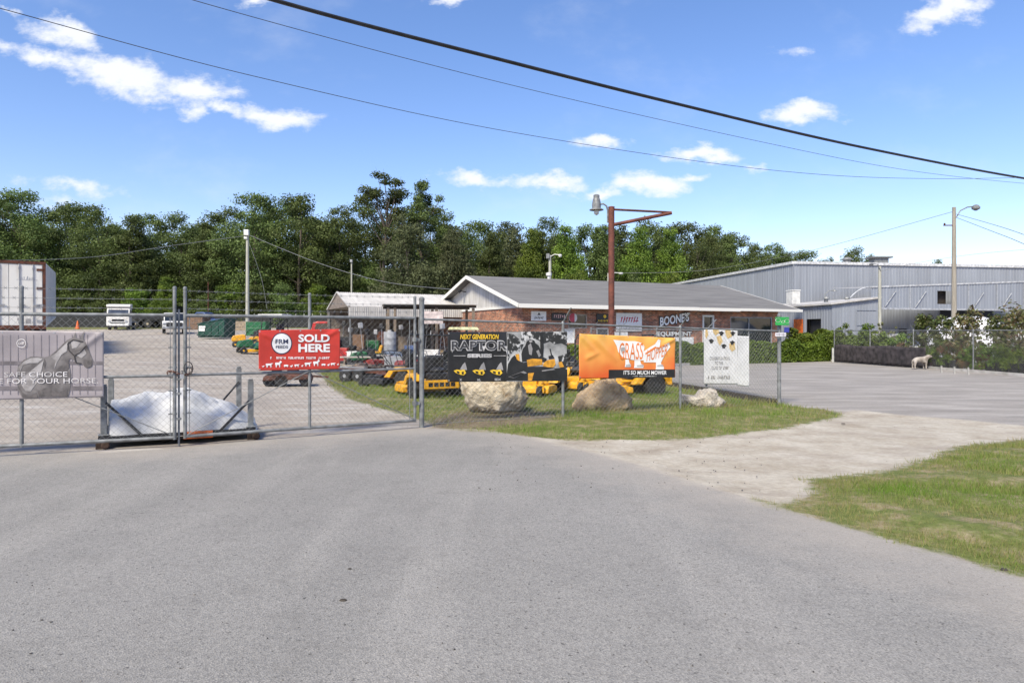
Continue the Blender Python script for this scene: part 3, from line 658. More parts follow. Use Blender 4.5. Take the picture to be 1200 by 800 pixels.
for k in range(20):
    a_, c_ = 2*math.pi*k/20, 2*math.pi*(k+1)/20; B.poly(b, [(26.5+5.6*math.cos(a_), 402+5.2*math.sin(a_)), (26.5+5.6*math.cos(c_), 402+5.2*math.sin(c_)), (26.5+4.8*math.cos(c_), 402+4.4*math.sin(c_)), (26.5+4.8*math.cos(a_), 402+4.4*math.sin(a_))])
B.strokes(b, 23, 400, 30.5, 403.5, 4, 3); B.done(b, 'white_lettering', mat('ink_off_white', (.62, .6, .6), .5))
# --- black mower banner
B = mk('vinyl_banner', FA, FB, 523.5, 663.5, 389, 447.3, 388, 446, vinyl_k, 'black mower banner reading NEXT GENERATION RAPTOR SERIES on the fence', seed=3, amp=.008)
fol = bpy.data.materials.new('print_foliage'); fol.use_nodes = True; nn_ = fol.node_tree.nodes; ll_ = fol.node_tree.links
tcn = nn_.new('ShaderNodeTexCoord'); nzz = nn_.new('ShaderNodeTexNoise'); nzz.inputs['Scale'].default_value = 11; nzz.inputs['Detail'].default_value = 6; ll_.new(tcn.outputs['Object'], nzz.inputs['Vector'])
rpp = nn_.new('ShaderNodeValToRGB'); ll_.new(nzz.outputs['Fac'], rpp.inputs[0]); rpp.color_ramp.elements[0].position = .52; rpp.color_ramp.elements[0].color = (.025, .025, .024, 1); rpp.color_ramp.elements[1].position = .62; rpp.color_ramp.elements[1].color = (.52, .52, .52, 1)
ll_.new(rpp.outputs[0], nn_['Principled BSDF'].inputs['Base Color']); nn_['Principled BSDF'].inputs['Roughness'].default_value = .5
def zc(cx, cy): return (515+cx/7.5, 380+cy/7.5)
def zpoly(b, pts): B.poly(b, [zc(*p) for p in pts])
B.up(); b = MB(); B.panel(b, 592.5, 389, 663, 446.5, 14, 12, 388.2, 445.6); B.done(b, 'picture_background', mat('print_pale_sky', (.46, .46, .455), .5, var=.3, scale=3)); B.up()
b = MB()
zpoly(b, [(705,65),(1112,65),(1112,190),(1060,165),(1000,175),(960,150),(900,170),(860,140),(800,120),(740,150),(705,230)]); zpoly(b, [(585,75),(640,90),(690,130),(705,180),(690,250),(650,225),(610,270),(590,330)]); zpoly(b, [(1030,280),(1112,255),(1112,400),(1050,390)])
B.done(b, 'picture_foliage', fol); B.up()
b = MB()
for p in ([(870,70),(898,70),(905,200),(900,290),(876,280)], [(740,190),(755,150),(785,130),(820,140),(832,165),(860,185),(885,240),(895,285),(930,300),(925,330),(880,330),(840,300),(800,330),(750,325),(715,330),(708,260),(720,215)],
          [(592,345),(625,290),(648,270),(690,320),(725,335),(760,330),(765,372),(890,368),(1010,384),(1060,380),(1112,395),(1112,495),(760,492),(560,492),(580,430)], [(945,278),(985,268),(1000,300),(950,305)], [(955,215),(965,212),(985,300),(975,304)]): zpoly(b, p)
B.done(b, 'picture_shape_pattern', ink_k); B.up()
b = MB()
for p in ([(755,312),(800,300),(888,305),(893,352),(830,362),(762,370)], [(900,340),(935,312),(1000,303),(1008,352),(985,378),(940,374),(895,366)], [(1030,332),(1062,325),(1082,372),(1045,378)], [(765,428),(818,422),(808,455),(800,490),(765,494)], [(655,262),(688,258),(692,322),(668,308)]): zpoly(b, p)
B.done(b, 'picture_mower_pattern', mat('print_amber', (.70, .33, .03), .5, var=.2, scale=12)); b = MB()
for cx0 in (115, 280, 432):
    for p in ([(cx0,405),(cx0+30,395),(cx0+60,400),(cx0+95,395),(cx0+110,425),(cx0+90,445),(cx0+60,440),(cx0+20,425)],): zpoly(b, p)
B.text(b, 'NEXT GENERATION', 538, 391.6, 583, 397.3, .03, .15); B.done(b, 'yellow_lettering', ink_y)
b = MB()
for cx0 in (115, 280, 432): zpoly(b, [(cx0+55,395),(cx0+80,350),(cx0+100,330),(cx0+112,370),(cx0+118,400)])
for p in ([(592,458),(725,408),(755,424),(640,470)], [(765,185),(790,165),(806,215),(798,270),(776,262)], [(838,235),(858,222),(880,270),(862,288)], [(885,402),(990,386),(1005,396),(890,412)], [(772,142),(795,134),(806,152),(784,162)]): zpoly(b, p)
B.done(b, 'grey_pattern', ink_g); B.up()
b = MB(); zpoly(b, [(600,456),(700,420),(735,432),(640,466)]); 
for cx0 in (115, 280, 432): zpoly(b, [(cx0+25,408),(cx0+50,412),(cx0+52,432),(cx0+28,424)]); zpoly(b, [(cx0+70,415),(cx0+88,412),(cx0+88,438),(cx0+72,436)])
B.done(b, 'dark_pattern', vinyl_k); B.up()
b = MB(); B.text(b, 'RAPTOR', 526.8, 398.4, 593.2, 411, .065); zpoly(b, [(90,190),(120,190),(100,250)]); zpoly(b, [(555,190),(583,190),(580,262)]); zpoly(b, [(365,190),(395,190),(378,238)])
B.text(b, 'SERIES', 546, 414.3, 575.2, 418.8, .06); B.panel(b, 530, 416.3, 544, 416.9, 3, 1); B.panel(b, 577, 416.3, 591, 416.9, 3, 1)
B.text(b, 'X', 537, 443.3, 540, 446, .03); B.text(b, 'XL', 557.3, 443.3, 562, 446, .03); B.text(b, 'SDX', 578, 442.8, 585.5, 445.5, .03); B.done(b, 'white_lettering', ink_lg); B.up()
b = MB(); B.text(b, 'RAPTOR', 527.9, 399.5, 592.1, 409.9, .018); B.done(b, 'lettering_core', mat('ink_charcoal', (.05, .05, .054), .4))
# --- orange banner
ob = bpy.data.materials.new('orange_banner_print'); ob.use_nodes = True; nn_ = ob.node_tree.nodes; ll_ = ob.node_tree.links
tcn = nn_.new('ShaderNodeTexCoord'); sxx = nn_.new('ShaderNodeSeparateXYZ'); ll_.new(tcn.outputs['Object'], sxx.inputs[0]); nzz = nn_.new('ShaderNodeTexNoise'); nzz.inputs['Scale'].default_value = 2.2; ll_.new(tcn.outputs['Object'], nzz.inputs['Vector'])
mth = nn_.new('ShaderNodeMath'); mth.operation = 'MULTIPLY_ADD'; mth.inputs[1].default_value = .9; ll_.new(nzz.outputs['Fac'], mth.inputs[0]); ll_.new(sxx.outputs[2], mth.inputs[2])
rpp = nn_.new('ShaderNodeValToRGB'); mrr = nn_.new('ShaderNodeMapRange'); ll_.new(mth.outputs[0], mrr.inputs[0]); mrr.inputs[1].default_value = 1.25; mrr.inputs[2].default_value = 2.1; ll_.new(mrr.outputs[0], rpp.inputs[0])
rpp.color_ramp.elements[0].color = (.68, .11, .022, 1); rpp.color_ramp.elements[1].color = (.80, .42, .09, 1); ll_.new(rpp.outputs[0], nn_['Principled BSDF'].inputs['Base Color']); nn_['Principled BSDF'].inputs['Roughness'].default_value = .4
B = mk('vinyl_banner', FA, FB, 677, 789.5, 391, 443.3, 396, 442, ob, 'orange mower banner with sketchy white lettering and a black lower strip', seed=8, amp=.014, folds=[(.03, 1.68, .42, 1.3, .03, .05), (.3, 1.66, .9, 1.15, .025, .06), (2.39, 1.6, 2.0, 1.42, .03, .05), (.15, 1.2, .5, 1.32, .02, .05)])
B.up(); b = MB(); B.panel(b, 712, 433, 789, 443, 12, 3, 432.5, 442); B.done(b, 'black_strip', vinyl_k); B.up()
def oc(cx, cy): return (670+cx/8.89, 385+cy/8.89)
def opoly(b, pts): B.poly(b, [oc(*p) for p in pts])
b = MB()
opoly(b, [(420,115),(470,120),(560,130),(640,130),(720,150),(740,190),(725,270),(740,330),(620,325),(520,300),(470,240),(455,180)]); opoly(b, [(725,240),(800,190),(850,160),(880,110),(908,120),(895,190),(860,235),(940,170),(990,145),(1008,190),(960,260),(915,350),(735,350)])
for x, y, w in ((545, 320, 60), (640, 330, 95), (860, 345, 85)): opoly(b, [(x, y), (x+w*.6, y), (x+w*.7, y+35), (x+w, y+55), (x+w*.95, y+78), (x-5, y+78), (x, y+50)])
B.done(b, 'lettering_outline', ink_w); B.up()
b = MB(); B.text(b, 'GRASS', 724, 401.5, 751.5, 421, .0, .1); B.text(b, 'HOPPER', 755.5, 410, 780, 423.5, .0, .25, 7); opoly(b, [(745,255),(850,185),(870,195),(790,245),(750,270)]); B.done(b, 'lettering', ink_o)
b = MB(); opoly(b, [(490,200),(540,190),(550,240),(510,265)]); opoly(b, [(550,375),(600,365),(600,392),(550,392)]); opoly(b, [(665,380),(730,372),(730,395),(665,395)]); opoly(b, [(870,380),(935,372),(935,392),(872,392)]); B.done(b, 'grey_pattern', ink_lg)
b = MB(); B.text(b, "IT'S SO MUCH MOWER", 729, 433.8, 779, 438.6, .02, .1); B.strokes(b, 740, 440, 767, 440.9, 26, 9); B.done(b, 'white_lettering', ink_w)
# --- graduation banner and the blank sheet beside it, both on the side fence
B = mk('vinyl_banner', SF0, SF1, 826.5, 866, 386.5, 450, 386, 450, vinyl_w, 'white graduation banner with black caps and gold streamers', seed=4, amp=.006, off=.05)
def gc(cx, cy): return (820+cx/10, 350+cy/10)
B.up(); b = MB()
for p in ([(85,350),(110,360),(120,420),(95,470),(85,440)], [(170,360),(240,350),(250,400),(210,430),(180,400)], [(220,440),(270,430),(290,500),(260,550),(230,500)], [(320,370),(380,360),(400,440),(350,470),(330,430)], [(370,520),(430,500),(440,590),(400,620),(370,580)]): B.poly(b, [gc(*q) for q in p])
B.done(b, 'gold_streamer_pattern', mat('ink_gold', (.62, .4, .13), .45, c2=(.7, .55, .3), scale=20)); B.up()
b = MB()
for (x, y) in ((275, 400), (155, 490), (305, 550), (405, 510), (410, 400)): B.poly(b, [gc(x-32, y-5), gc(x+5, y-22), gc(x+35, y), gc(x-2, y+25)]); B.poly(b, [gc(x-18, y+8), gc(x+18, y+8), gc(x+14, y+30), gc(x-14, y+30)])
B.done(b, 'cap_pattern', ink_k)
b = MB(); B.text(b, 'CONGRATULATIONS', 834, 417.8, 857.5, 421.6, .0); B.text(b, 'TO THE', 840, 423.4, 849.5, 427, .0); B.text(b, 'CLASS OF', 836, 429, 848, 432.8, .0); B.strokes(b, 849.5, 429.2, 856.5, 432.6, 4, 5); B.strokes(b, 831.5, 440, 858.5, 443.6, 14, 6); B.done(b, 'lettering', ink_g)
B = mk('blank_sheet', SF0, SF1, 866.2, 880, 393.5, 451.5, 394, 453, vinyl_w, 'blank white sheet hung beside the graduation banner', cat='sheet', seed=6, amp=.004, off=.05)
# --- boulders behind the fence
rock_m = bpy.data.materials.new('limestone'); rock_m.use_nodes = True; nn_ = rock_m.node_tree.nodes; ll_ = rock_m.node_tree.links
def rockmat(name, a, c_, d, sc):
    m = bpy.data.materials.new(name); m.use_nodes = True; n2 = m.node_tree.nodes; l2 = m.node_tree.links; bb = n2['Principled BSDF']; bb.inputs['Roughness'].default_value = .95
    t2 = n2.new('ShaderNodeTexCoord'); z1 = n2.new('ShaderNodeTexNoise'); z1.inputs['Scale'].default_value = sc; z1.inputs['Detail'].default_value = 10; z1.inputs['Roughness'].default_value = .65; l2.new(t2.outputs['Object'], z1.inputs['Vector'])
    r1 = n2.new('ShaderNodeValToRGB'); l2.new(z1.outputs['Fac'], r1.inputs[0]); e = r1.color_ramp.elements; e[0].position = .32; e[0].color = (*d, 1); e[1].position = .66; e[1].color = (*a, 1); e2 = e.new(.48); e2.color = (*c_, 1)
    z2 = n2.new('ShaderNodeTexVoronoi'); z2.inputs['Scale'].default_value = 11; z2.distance = 'EUCLIDEAN'; l2.new(t2.outputs['Object'], z2.inputs['Vector'])
    z3 = n2.new('ShaderNodeTexNoise'); z3.inputs['Scale'].default_value = 8; z3.inputs['Detail'].default_value = 9; z3.inputs['Roughness'].default_value = .62; l2.new(t2.outputs['Object'], z3.inputs['Vector'])
    pit = n2.new('ShaderNodeMapRange'); l2.new(z3.outputs['Fac'], pit.inputs[0]); pit.inputs[1].default_value = .28; pit.inputs[2].default_value = .68
    l2.new(r1.outputs[0], bb.inputs['Base Color'])
    bp_ = n2.new('ShaderNodeBump'); bp_.inputs['Strength'].default_value = 1; bp_.inputs['Distance'].default_value = .05; l2.new(pit.outputs[0], bp_.inputs['Height']); l2.new(bp_.outputs[0], bb.inputs['Normal'])
    return m
def boulder(poly, px_c, Y, depth, m, label, seed, rough=.1, sink=.08):
    """poly: silhouette seen from the front, metres (x, z); the rock gets real depth by rounding each cross-section"""
    bm = bmesh.new(); bmesh.ops.create_icosphere(bm, subdivisions=5, radius=1)
    pts = [Vector((x, 0, z)) for x, z in poly]; cz_ = sum(p.z for p in pts)/len(pts); cx_ = sum(p.x for p in pts)/len(pts)
    def rad_at(a):
        d = Vector((math.cos(a), 0, math.sin(a))); best = .1
        for p, q in zip(pts, pts[1:]+pts[:1]):
            px, pz, qx, qz = p.x-cx_, p.z-cz_, q.x-cx_, q.z-cz_; ex, ez = qx-px, qz-pz; den = d.x*ez-d.z*ex
            if abs(den) < 1e-9: continue
            t_ = (px*ez-pz*ex)/den; u_ = (px*d.z-pz*d.x)/den
            if t_ > 0 and -1e-6 <= u_ <= 1+1e-6: best = max(best, t_)
        return best
    off = Vector((seed*7.1, seed*3.3, seed))
    for v in bm.verts:
        c0 = v.co.copy(); a = math.atan2(c0.z, c0.x); k = math.sqrt(c0.x**2+c0.z**2); r_ = rad_at(a)
        kk = k**.5
        p = Vector((cx_+math.cos(a)*r_*kk, c0.y*depth/2*(1-.15*abs(c0.y)), cz_+math.sin(a)*r_*kk))
        d = rough*(noise.fractal(p*2.2+off, .9, 2.1, 5)+.55*abs(noise.noise(p*5.5+off))*-1+.25*noise.noise(p*14+off))
        v.co = p+c0.normalized()*d
    me = bpy.data.meshes.new('boulder'); bm.to_mesh(me); bm.free(); me.materials.append(m)
    me.polygons.foreach_set('use_smooth', [True]*len(me.polygons))
    o = bpy.data.objects.new('boulder', me); COL.objects.link(o); o.location = ((px_c-CX)/F*Y, Y, -sink+.05); return tag(o, label, 'rock')
k = 14.45/F
boulder([(-42*k,38*k),(-37*k,41*k),(-5*k,43*k),(30*k,44*k),(33*k,41*k),(40*k,18*k),(30*k,4*k),(10*k,-2*k),(-20*k,-2*k),(-28*k,6*k)], 580, 14.45, 1.0, rockmat('pale_limestone', (.66,.59,.47), (.56,.48,.36), (.30,.21,.12), 4), 'large pale flat-topped limestone boulder under the black banner', 1, .11, .02)
k = 15.0/F
boulder([(-35*k,8*k),(-30*k,18*k),(-14*k,32*k),(-2*k,36*k),(8*k,34*k),(26*k,24*k),(36*k,14*k),(35*k,2*k),(20*k,-3*k),(-20*k,-3*k),(-34*k,-1*k)], 707, 15.0, .95, rockmat('brown_limestone', (.58,.45,.29), (.45,.32,.19), (.22,.145,.08), 4), 'brown rounded boulder under the orange banner', 2, .10, .04)
k = 15.75/F
boulder([(-26*k,6*k),(-25*k,15*k),(-8*k,12*k),(0,20*k),(14*k,20*k),(20*k,14*k),(26*k,6*k),(18*k,-2*k),(-12*k,-3*k)], 823, 15.75, .8, rockmat('white_limestone', (.62,.57,.49), (.52,.46,.38), (.28,.22,.16), 6), 'low jagged whitish rock beside the graduation banner', 3, .09, .03)
# ================================================================== BUILDINGS
D1 = Vector((1, .485, 0)).normalized(); D2 = Vector((-.485, 1, 0)).normalized(); ARZ = math.atan2(.485, 1)
E0 = Vector((.33, 33.0, 0))                                  # front eave corner of the brick shop
BLEN, BDEP, OV = 18.95, 13.5, .55                            # roof length, roof depth, overhang
# brick
bk = bpy.data.materials.new('brick_wall'); bk.use_nodes = True; nn_ = bk.node_tree.nodes; ll_ = bk.node_tree.links
tcn = nn_.new('ShaderNodeTexCoord'); sx_ = nn_.new('ShaderNodeSeparateXYZ'); ll_.new(tcn.outputs['Object'], sx_.inputs[0])
ad_ = nn_.new('ShaderNodeMath'); ad_.operation = 'ADD'; ll_.new(sx_.outputs[0], ad_.inputs[0]); ll_.new(sx_.outputs[1], ad_.inputs[1])
cb_ = nn_.new('ShaderNodeCombineXYZ'); ll_.new(ad_.outputs[0], cb_.inputs[0]); ll_.new(sx_.outputs[2], cb_.inputs[1])
bt = nn_.new('ShaderNodeTexBrick'); ll_.new(cb_.outputs[0], bt.inputs['Vector']); bt.inputs['Scale'].default_value = 1; bt.inputs['Brick Width'].default_value = .21; bt.inputs['Row Height'].default_value = .075; bt.inputs['Mortar Size'].default_value = .007; bt.inputs['Bias'].default_value = -.1
bt.inputs['Color1'].default_value = (.42, .16, .085, 1); bt.inputs['Color2'].default_value = (.17, .105, .075, 1); bt.inputs['Mortar'].default_value = (.45, .4, .34, 1)
nz_ = nn_.new('ShaderNodeTexNoise'); nz_.inputs['Scale'].default_value = 2.2; nz_.inputs['Detail'].default_value = 6; ll_.new(tcn.outputs['Object'], nz_.inputs['Vector'])
rp_ = nn_.new('ShaderNodeValToRGB'); ll_.new(nz_.outputs['Fac'], rp_.inputs[0]); rp_.color_ramp.elements[0].position = .35; rp_.color_ramp.elements[0].color = (.6, .55, .55, 1); rp_.color_ramp.elements[1].position = .7; rp_.color_ramp.elements[1].color = (1.25, 1.15, 1.05, 1)
mm_ = nn_.new('ShaderNodeMix'); mm_.data_type = 'RGBA'; mm_.blend_type = 'MULTIPLY'; mm_.inputs[0].default_value = 1; ll_.new(bt.outputs['Color'], mm_.inputs[6]); ll_.new(rp_.outputs[0], mm_.inputs[7])
vz = nn_.new('ShaderNodeTexVoronoi'); vz.inputs['Scale'].default_value = 6; mpz = nn_.new('ShaderNodeMapping'); mpz.inputs['Scale'].default_value = (1, 1, 2.6); ll_.new(tcn.outputs['Object'], mpz.inputs[0]); ll_.new(mpz.outputs[0], vz.inputs['Vector'])
rv = nn_.new('ShaderNodeValToRGB'); ll_.new(vz.outputs['Color'], rv.inputs[0]); rv.color_ramp.elements[0].color = (.55, .55, .58, 1); rv.color_ramp.elements[1].color = (1.35, 1.3, 1.25, 1)
m2_ = nn_.new('ShaderNodeMix'); m2_.data_type = 'RGBA'; m2_.blend_type = 'MULTIPLY'; m2_.inputs[0].default_value = .8; ll_.new(mm_.outputs[2], m2_.inputs[6]); ll_.new(rv.outputs[0], m2_.inputs[7])
ll_.new(m2_.outputs[2], nn_['Principled BSDF'].inputs['Base Color']); nn_['Principled BSDF'].inputs['Roughness'].default_value = .9
shingle = mat('roof_shingles', (.185, .18, .175), .9, c2=(.115, .112, .11), scale=1.2, stretch=(.35, 2.5, 1), lo=.3, hi=.7, bump=.35, bscale=26)
fascia_m = mat('fascia_paint', (.68, .67, .63), .6, c2=(.33, .29, .24), scale=1.8, lo=.22, hi=.36)
board_m = mat('gable_board', (.56, .55, .53), .7, c2=(.40, .385, .36), scale=2.5, stretch=(3, 3, .4))
soffit_m = mat('soffit_board', (.3, .27, .23), .8)
def wall_holes(b, O, ax, L, H, holes, depth, nrm):
    """wall face O + ax*s + z with rectangular openings (s0,s1,z0,z1) and their reveals"""
    xs = sorted({0, L, *[h[0] for h in holes], *[h[1] for h in holes]}); zs = sorted({0, H, *[h[2] for h in holes], *[h[3] for h in holes]})
    for x0, x1 in zip(xs, xs[1:]):
        for z0, z1 in zip(zs, zs[1:]):
            if any(h[0] < (x0+x1)/2 < h[1] and h[2] < (z0+z1)/2 < h[3] for h in holes): continue
            b.add([O+ax*x0+Vector((0, 0, z0)), O+ax*x1+Vector((0, 0, z0)), O+ax*x1+Vector((0, 0, z1)), O+ax*x0+Vector((0, 0, z1))], [(0, 1, 2, 3)])
    for (a, c_, z0, z1) in holes:
        q = [O+ax*a+Vector((0, 0, z0)), O+ax*c_+Vector((0, 0, z0)), O+ax*c_+Vector((0, 0, z1)), O+ax*a+Vector((0, 0, z1))]; r = [v+nrm*depth for v in q]
        b.add(q+r, [(0, 1, 5, 4), (1, 2, 6, 5), (2, 3, 7, 6), (3, 0, 4, 7)])
shop = thing('brick_building', (E0.x, E0.y, 0), 'low brick shop with grey shingle roof, white fascia and a row of signs', 'building', ARZ)
X, Y_, Z_ = Vector((1, 0, 0)), Vector((0, 1, 0)), Vector((0, 0, 1))
WO = Vector((.5, .62, 0)); WL = BLEN-1.6; WH = 3.02; WD = BDEP-2*.62
wp0 = E0+D1*WO.x+D2*WO.y; wp1 = wp0+D1*WL                     # facade line in plan
def fx(px, py): return on_plane(px, py, (wp0.x, wp0.y), (wp1.x, wp1.y))
def fr(pxa, pya, pxb, pyb):
    s0, z1 = fx(pxa, pya); s1, _ = fx(pxb, pya); _, z0 = fx(pxb, pyb); return s0, s1, z0, z1
win_r = fr(856, 371, 905, 405); win_r = (win_r[0], win_r[1], .75, win_r[3]); door_r = fr(823, 369, 836.5, 405); door_r = (door_r[0], door_r[1], .12, door_r[3])
win_m = fr(666, 368, 688, 385); win_n = fr(699, 384, 714, 398); win_k = fr(660, 385, 674, 402)
holes = [win_r, door_r, win_m, win_n, win_k]
b = MB(); wall_holes(b, WO, X, WL, WH, holes, .12, Y_)
wall_holes(b, WO+Y_*WD, -Y_, WD, WH, [], .1, X); wall_holes(b, WO+X*WL, Y_, WD, WH, [], .1, X); b.add([WO+Y_*WD, WO+Y_*WD+X*WL, WO+Y_*WD+X*WL+Z_*WH, WO+Y_*WD+Z_*WH], [(0, 1, 2, 3)])
b.build('wall', bk, shop)
rise, half = 1.86, BDEP/2; ze = 3.14
b = MB(); th = .14
for sgn in (0, 1):
    ya, yb = (0, half) if sgn == 0 else (BDEP, half)
    v = [(0, ya, ze), (BLEN, ya, ze), (BLEN, yb, ze+rise), (0, yb, ze+rise)]
    nxs = 24; pts = []; 
    b.add(v+[(x, y, z-th) for x, y, z in v], [(0, 1, 2, 3), (4, 5, 6, 7), (0, 1, 5, 4), (1, 2, 6, 5), (3, 0, 4, 7)])
b.build('roof', shingle, shop)
b = MB(); hgt = .2
segs = [(0, 5.6, 0), (5.6, 11.2, .004), (11.2, 14.2, -.006), (14.2, BLEN+.25, .012)]
for a, c_, dz in segs: b.box(((a+c_)/2, -.02, ze-hgt/2+.0+dz), (c_-a-.01, .035, hgt-abs(dz)*4))
b.box((BLEN/2, BDEP+.02, ze-hgt/2), (BLEN, .035, hgt)); b.build('fascia', fascia_m, shop, bevel=.004)
for x in (-.02, BLEN+.02):
    rb = MB()
    for ya in (0, BDEP): rb.bar((x, ya, ze-.09), (x, half, ze+rise-.09), .04, .19, up=(1, 0, 0) if False else (0, 0, 1))
    rb.build('rake_board', fascia_m, shop)
b = MB(); b.box((BLEN/2, .31, WH+.015), (BLEN-.06, .6, .02)); b.build('soffit', soffit_m, shop)
for x, s in ((WO.x, 1), (WO.x+WL, -1)):                        # boarded gable ends
    b = MB(); n_ = 40
    for i in range(n_):
        y0, y1 = .62+WD*i/n_, .62+WD*(i+1)/n_-.012; zt = lambda y: ze+rise*(1-abs(y-half)/half)-.16
        if min(zt(y0), zt(y1)) < WH+.02: continue
        vs = [(x-s*.02, y0, WH), (x-s*.02, y1, WH), (x-s*.02, y1, zt(y1)), (x-s*.02, y0, zt(y0))]; b.add(vs+[(xx+s*.05, yy, zz) for xx, yy, zz in vs], [(0,1,2,3),(4,5,6,7),(0,1,5,4),(1,2,6,5),(2,3,7,6),(3,0,4,7)])
    b.build('gable_boarding', board_m, shop)
    b = MB(); b.box((x-s*.03, half, WH+.02), (.06, WD, .12)); b.build('gable_band', fascia_m, shop)
b = MB(); b.bar((WO.x-.05, half+1.2, ze+1.0), (WO.x-.4, half+1.2, ze+1.05), .05).lathe([(.03, 0), (.09, .05), (.1, .16)], (WO.x-.45, half+1.2, ze+.93), 12).build('gable_lamp', black_m, shop)
def window(h, frame_m, mull=(), depth=.1, fw=.06, g=glass):
    f = MB(); a, c_, z0, z1 = h; y = WO.y+depth-.05; a += WO.x; c_ += WO.x
    for (p, q) in (((a, z0), (a, z1)), ((c_, z0), (c_, z1))): f.box((p[0]+(fw/2 if p[0] == a else -fw/2), y, (z0+z1)/2), (fw, .07, z1-z0))
    for z in (z0+fw/2, z1-fw/2): f.box(((a+c_)/2, y, z), (c_-a-2*fw, .066, fw))
    for m_ in mull: f.box((a+(c_-a)*m_, y, (z0+z1)/2), (fw, .066, z1-z0-2*fw))
    o = f.build('window', frame_m, shop, bevel=.004)
    MB().box(((a+c_)/2, y+.02, (z0+z1)/2), (c_-a-fw, .012, z1-z0-fw)).build('pane', g, o); return o
w = window(win_r, grey_p, (.44,)); a, c_, z0, z1 = win_r
bb = MB(); rr = random.Random(5)
for i in range(16):
    xx = a+WO.x+.15+rr.random()*(c_-a-.3); zz = z0+rr.random()*.9; bb.box((xx, WO.y+.105, zz+.1), (rr.uniform(.1, .35), .008, rr.uniform(.1, .3)))
bb.build('window_display', mat('window_goods', (.13, .14, .16), .7, var=.45, scale=3), w)
xx, zz = fx(898, 378); MB().box((WO.x+xx, WO.y+.1, zz), (.42, .008, .5)).build('window_notice', ink_w, w)
window(win_m, wood_h); window(win_n, white_p, (), fw=.07, g=glass_b); window(win_k, white_p, (), g=vinyl_w)
a, c_, z0, z1 = door_r
d_ = MB(); fw = .11; d_.box((WO.x+a+fw/2, WO.y+.02, (z0+z1)/2), (fw, .12, z1-z0)).box((WO.x+c_-fw/2, WO.y+.02, (z0+z1)/2), (fw, .12, z1-z0)).box((WO.x+(a+c_)/2, WO.y+.02, z1-fw/2), (c_-a-2*fw, .12, fw)).box((WO.x+(a+c_)/2, WO.y+.06, z0+.45), (c_-a-2*fw, .05, .9)).box((WO.x+(a+c_)/2, WO.y+.06, z0+1.1), (c_-a-2*fw, .05, .1))
do = d_.build('door', white_p, shop, bevel=.005); MB().box((WO.x+(a+c_)/2, WO.y+.07, (z0+z1)/2+.45), (c_-a-2*fw, .02, z1-z0-1.0)).build('pane', glass, do)
for (px, py) in ((679, 327), (660, 322)): pass
vp = E0+D1*5.4+D2*(half+.4); MB().lathe([(.09, 0), (.09, .35), (.17, .36), (.17, .52), (.05, .56)], (5.5, half+.2, ze+rise-.15), 12).build('roof_vent', white_p, shop, True)
# ------ signs on the shop wall
def wall_sign(pxa, pya, pxb, pyb, m, label, thick=.05, name='sign', draw=None):
    s0, s1, z0, z1 = fr(pxa, pya, pxb, pyb); c0 = wp0+D1*((s0+s1)/2)-D2*(thick/2+.012)
    o = MB().box((0, 0, 0), (s1-s0, thick, z1-z0)).build(name, m, bevel=.008); o.location = (c0.x, c0.y, (z0+z1)/2); o.rotation_euler = (0, 0, ARZ); tag(o, label, 'sign')
    if draw: draw(o, s1-s0, z1-z0, -thick/2)
    return o
def stext(o, s, cx_, cz_, w_, h_, y, m, bold=.0, shear=0., rise=0., depth=.004, name='lettering'):
    v, f = txt(s, bold, shear); b = MB(); b.add([(cx_-w_/2+w_*a_, y-depth, cz_-h_/2+h_*c__+rise*a_) for a_, c__ in v], f); return b.build(name, m, o)
def scribble(o, n_, cx_, cz_, w_, h_, y, m, seed, slant=.2):
    r_ = random.Random(seed); b = MB()
    for i in range(n_):
        x = cx_-w_/2+w_*(i+.5)/n_; hh = h_*r_.uniform(.55, 1)
        b.bar((x-slant*hh/2, y-.006, cz_-hh/2), (x+slant*hh/2, y-.006, cz_+hh/2), w_/n_*.34, .006, up=(0, 1, 0)); 
        zz = cz_+r_.choice([-.3, 0, .3])*hh; b.bar((x-w_/n_*.2, y-.009, zz), (x+w_/n_*.5, y-.009, zz+.1*hh), h_*.16, .006, up=(0, 1, 0))
    return b.build('lettering', m, o)
ink_red = mat('ink_red', (.5, .06, .09), .5); ink_pink = mat('ink_pink', (.7, .42, .4), .5)
def d1(o, w_, h_, y): scribble(o, 6, 0, -.18*h_, w_*.62, h_*.3, y, ink_k, 2); MB().prism([(-.1, .1*h_), (.1, .1*h_), (.05, .22*h_), (.02, .34*h_), (-.02, .34*h_), (-.04, .2*h_)], y-.008, y-.003).build('emblem', ink_k, o)
wall_sign(622, 364.5, 639.5, 376, vinyl_w, 'white sign with small dark emblem, left end of the brick wall', draw=d1)
def d2(o, w_, h_, y): scribble(o, 6, 0, .05*h_, w_*.8, h_*.5, y, ink_pink, 5)
wall_sign(646, 366.5, 663.5, 375.5, vinyl_k, 'black sign with pale pink lettering on the brick wall', draw=d2)
def d3(o, w_, h_, y): MB().lathe([(h_*.48, 0), (h_*.48, .02)], (0, y-.02, 0), 20, ROTX).build('disc', white_p, o)
def d3b(o, w_, h_, y): stext(o, 'l', 0, 0, .04, h_*.5, y-.022, ink_red); MB().prism([(h_*.47*math.cos(a_), h_*.47*math.sin(a_)) for a_ in np.linspace(math.pi/2, 3*math.pi/2, 14)], y-.026, y-.021).build('emblem', ink_red, o); 
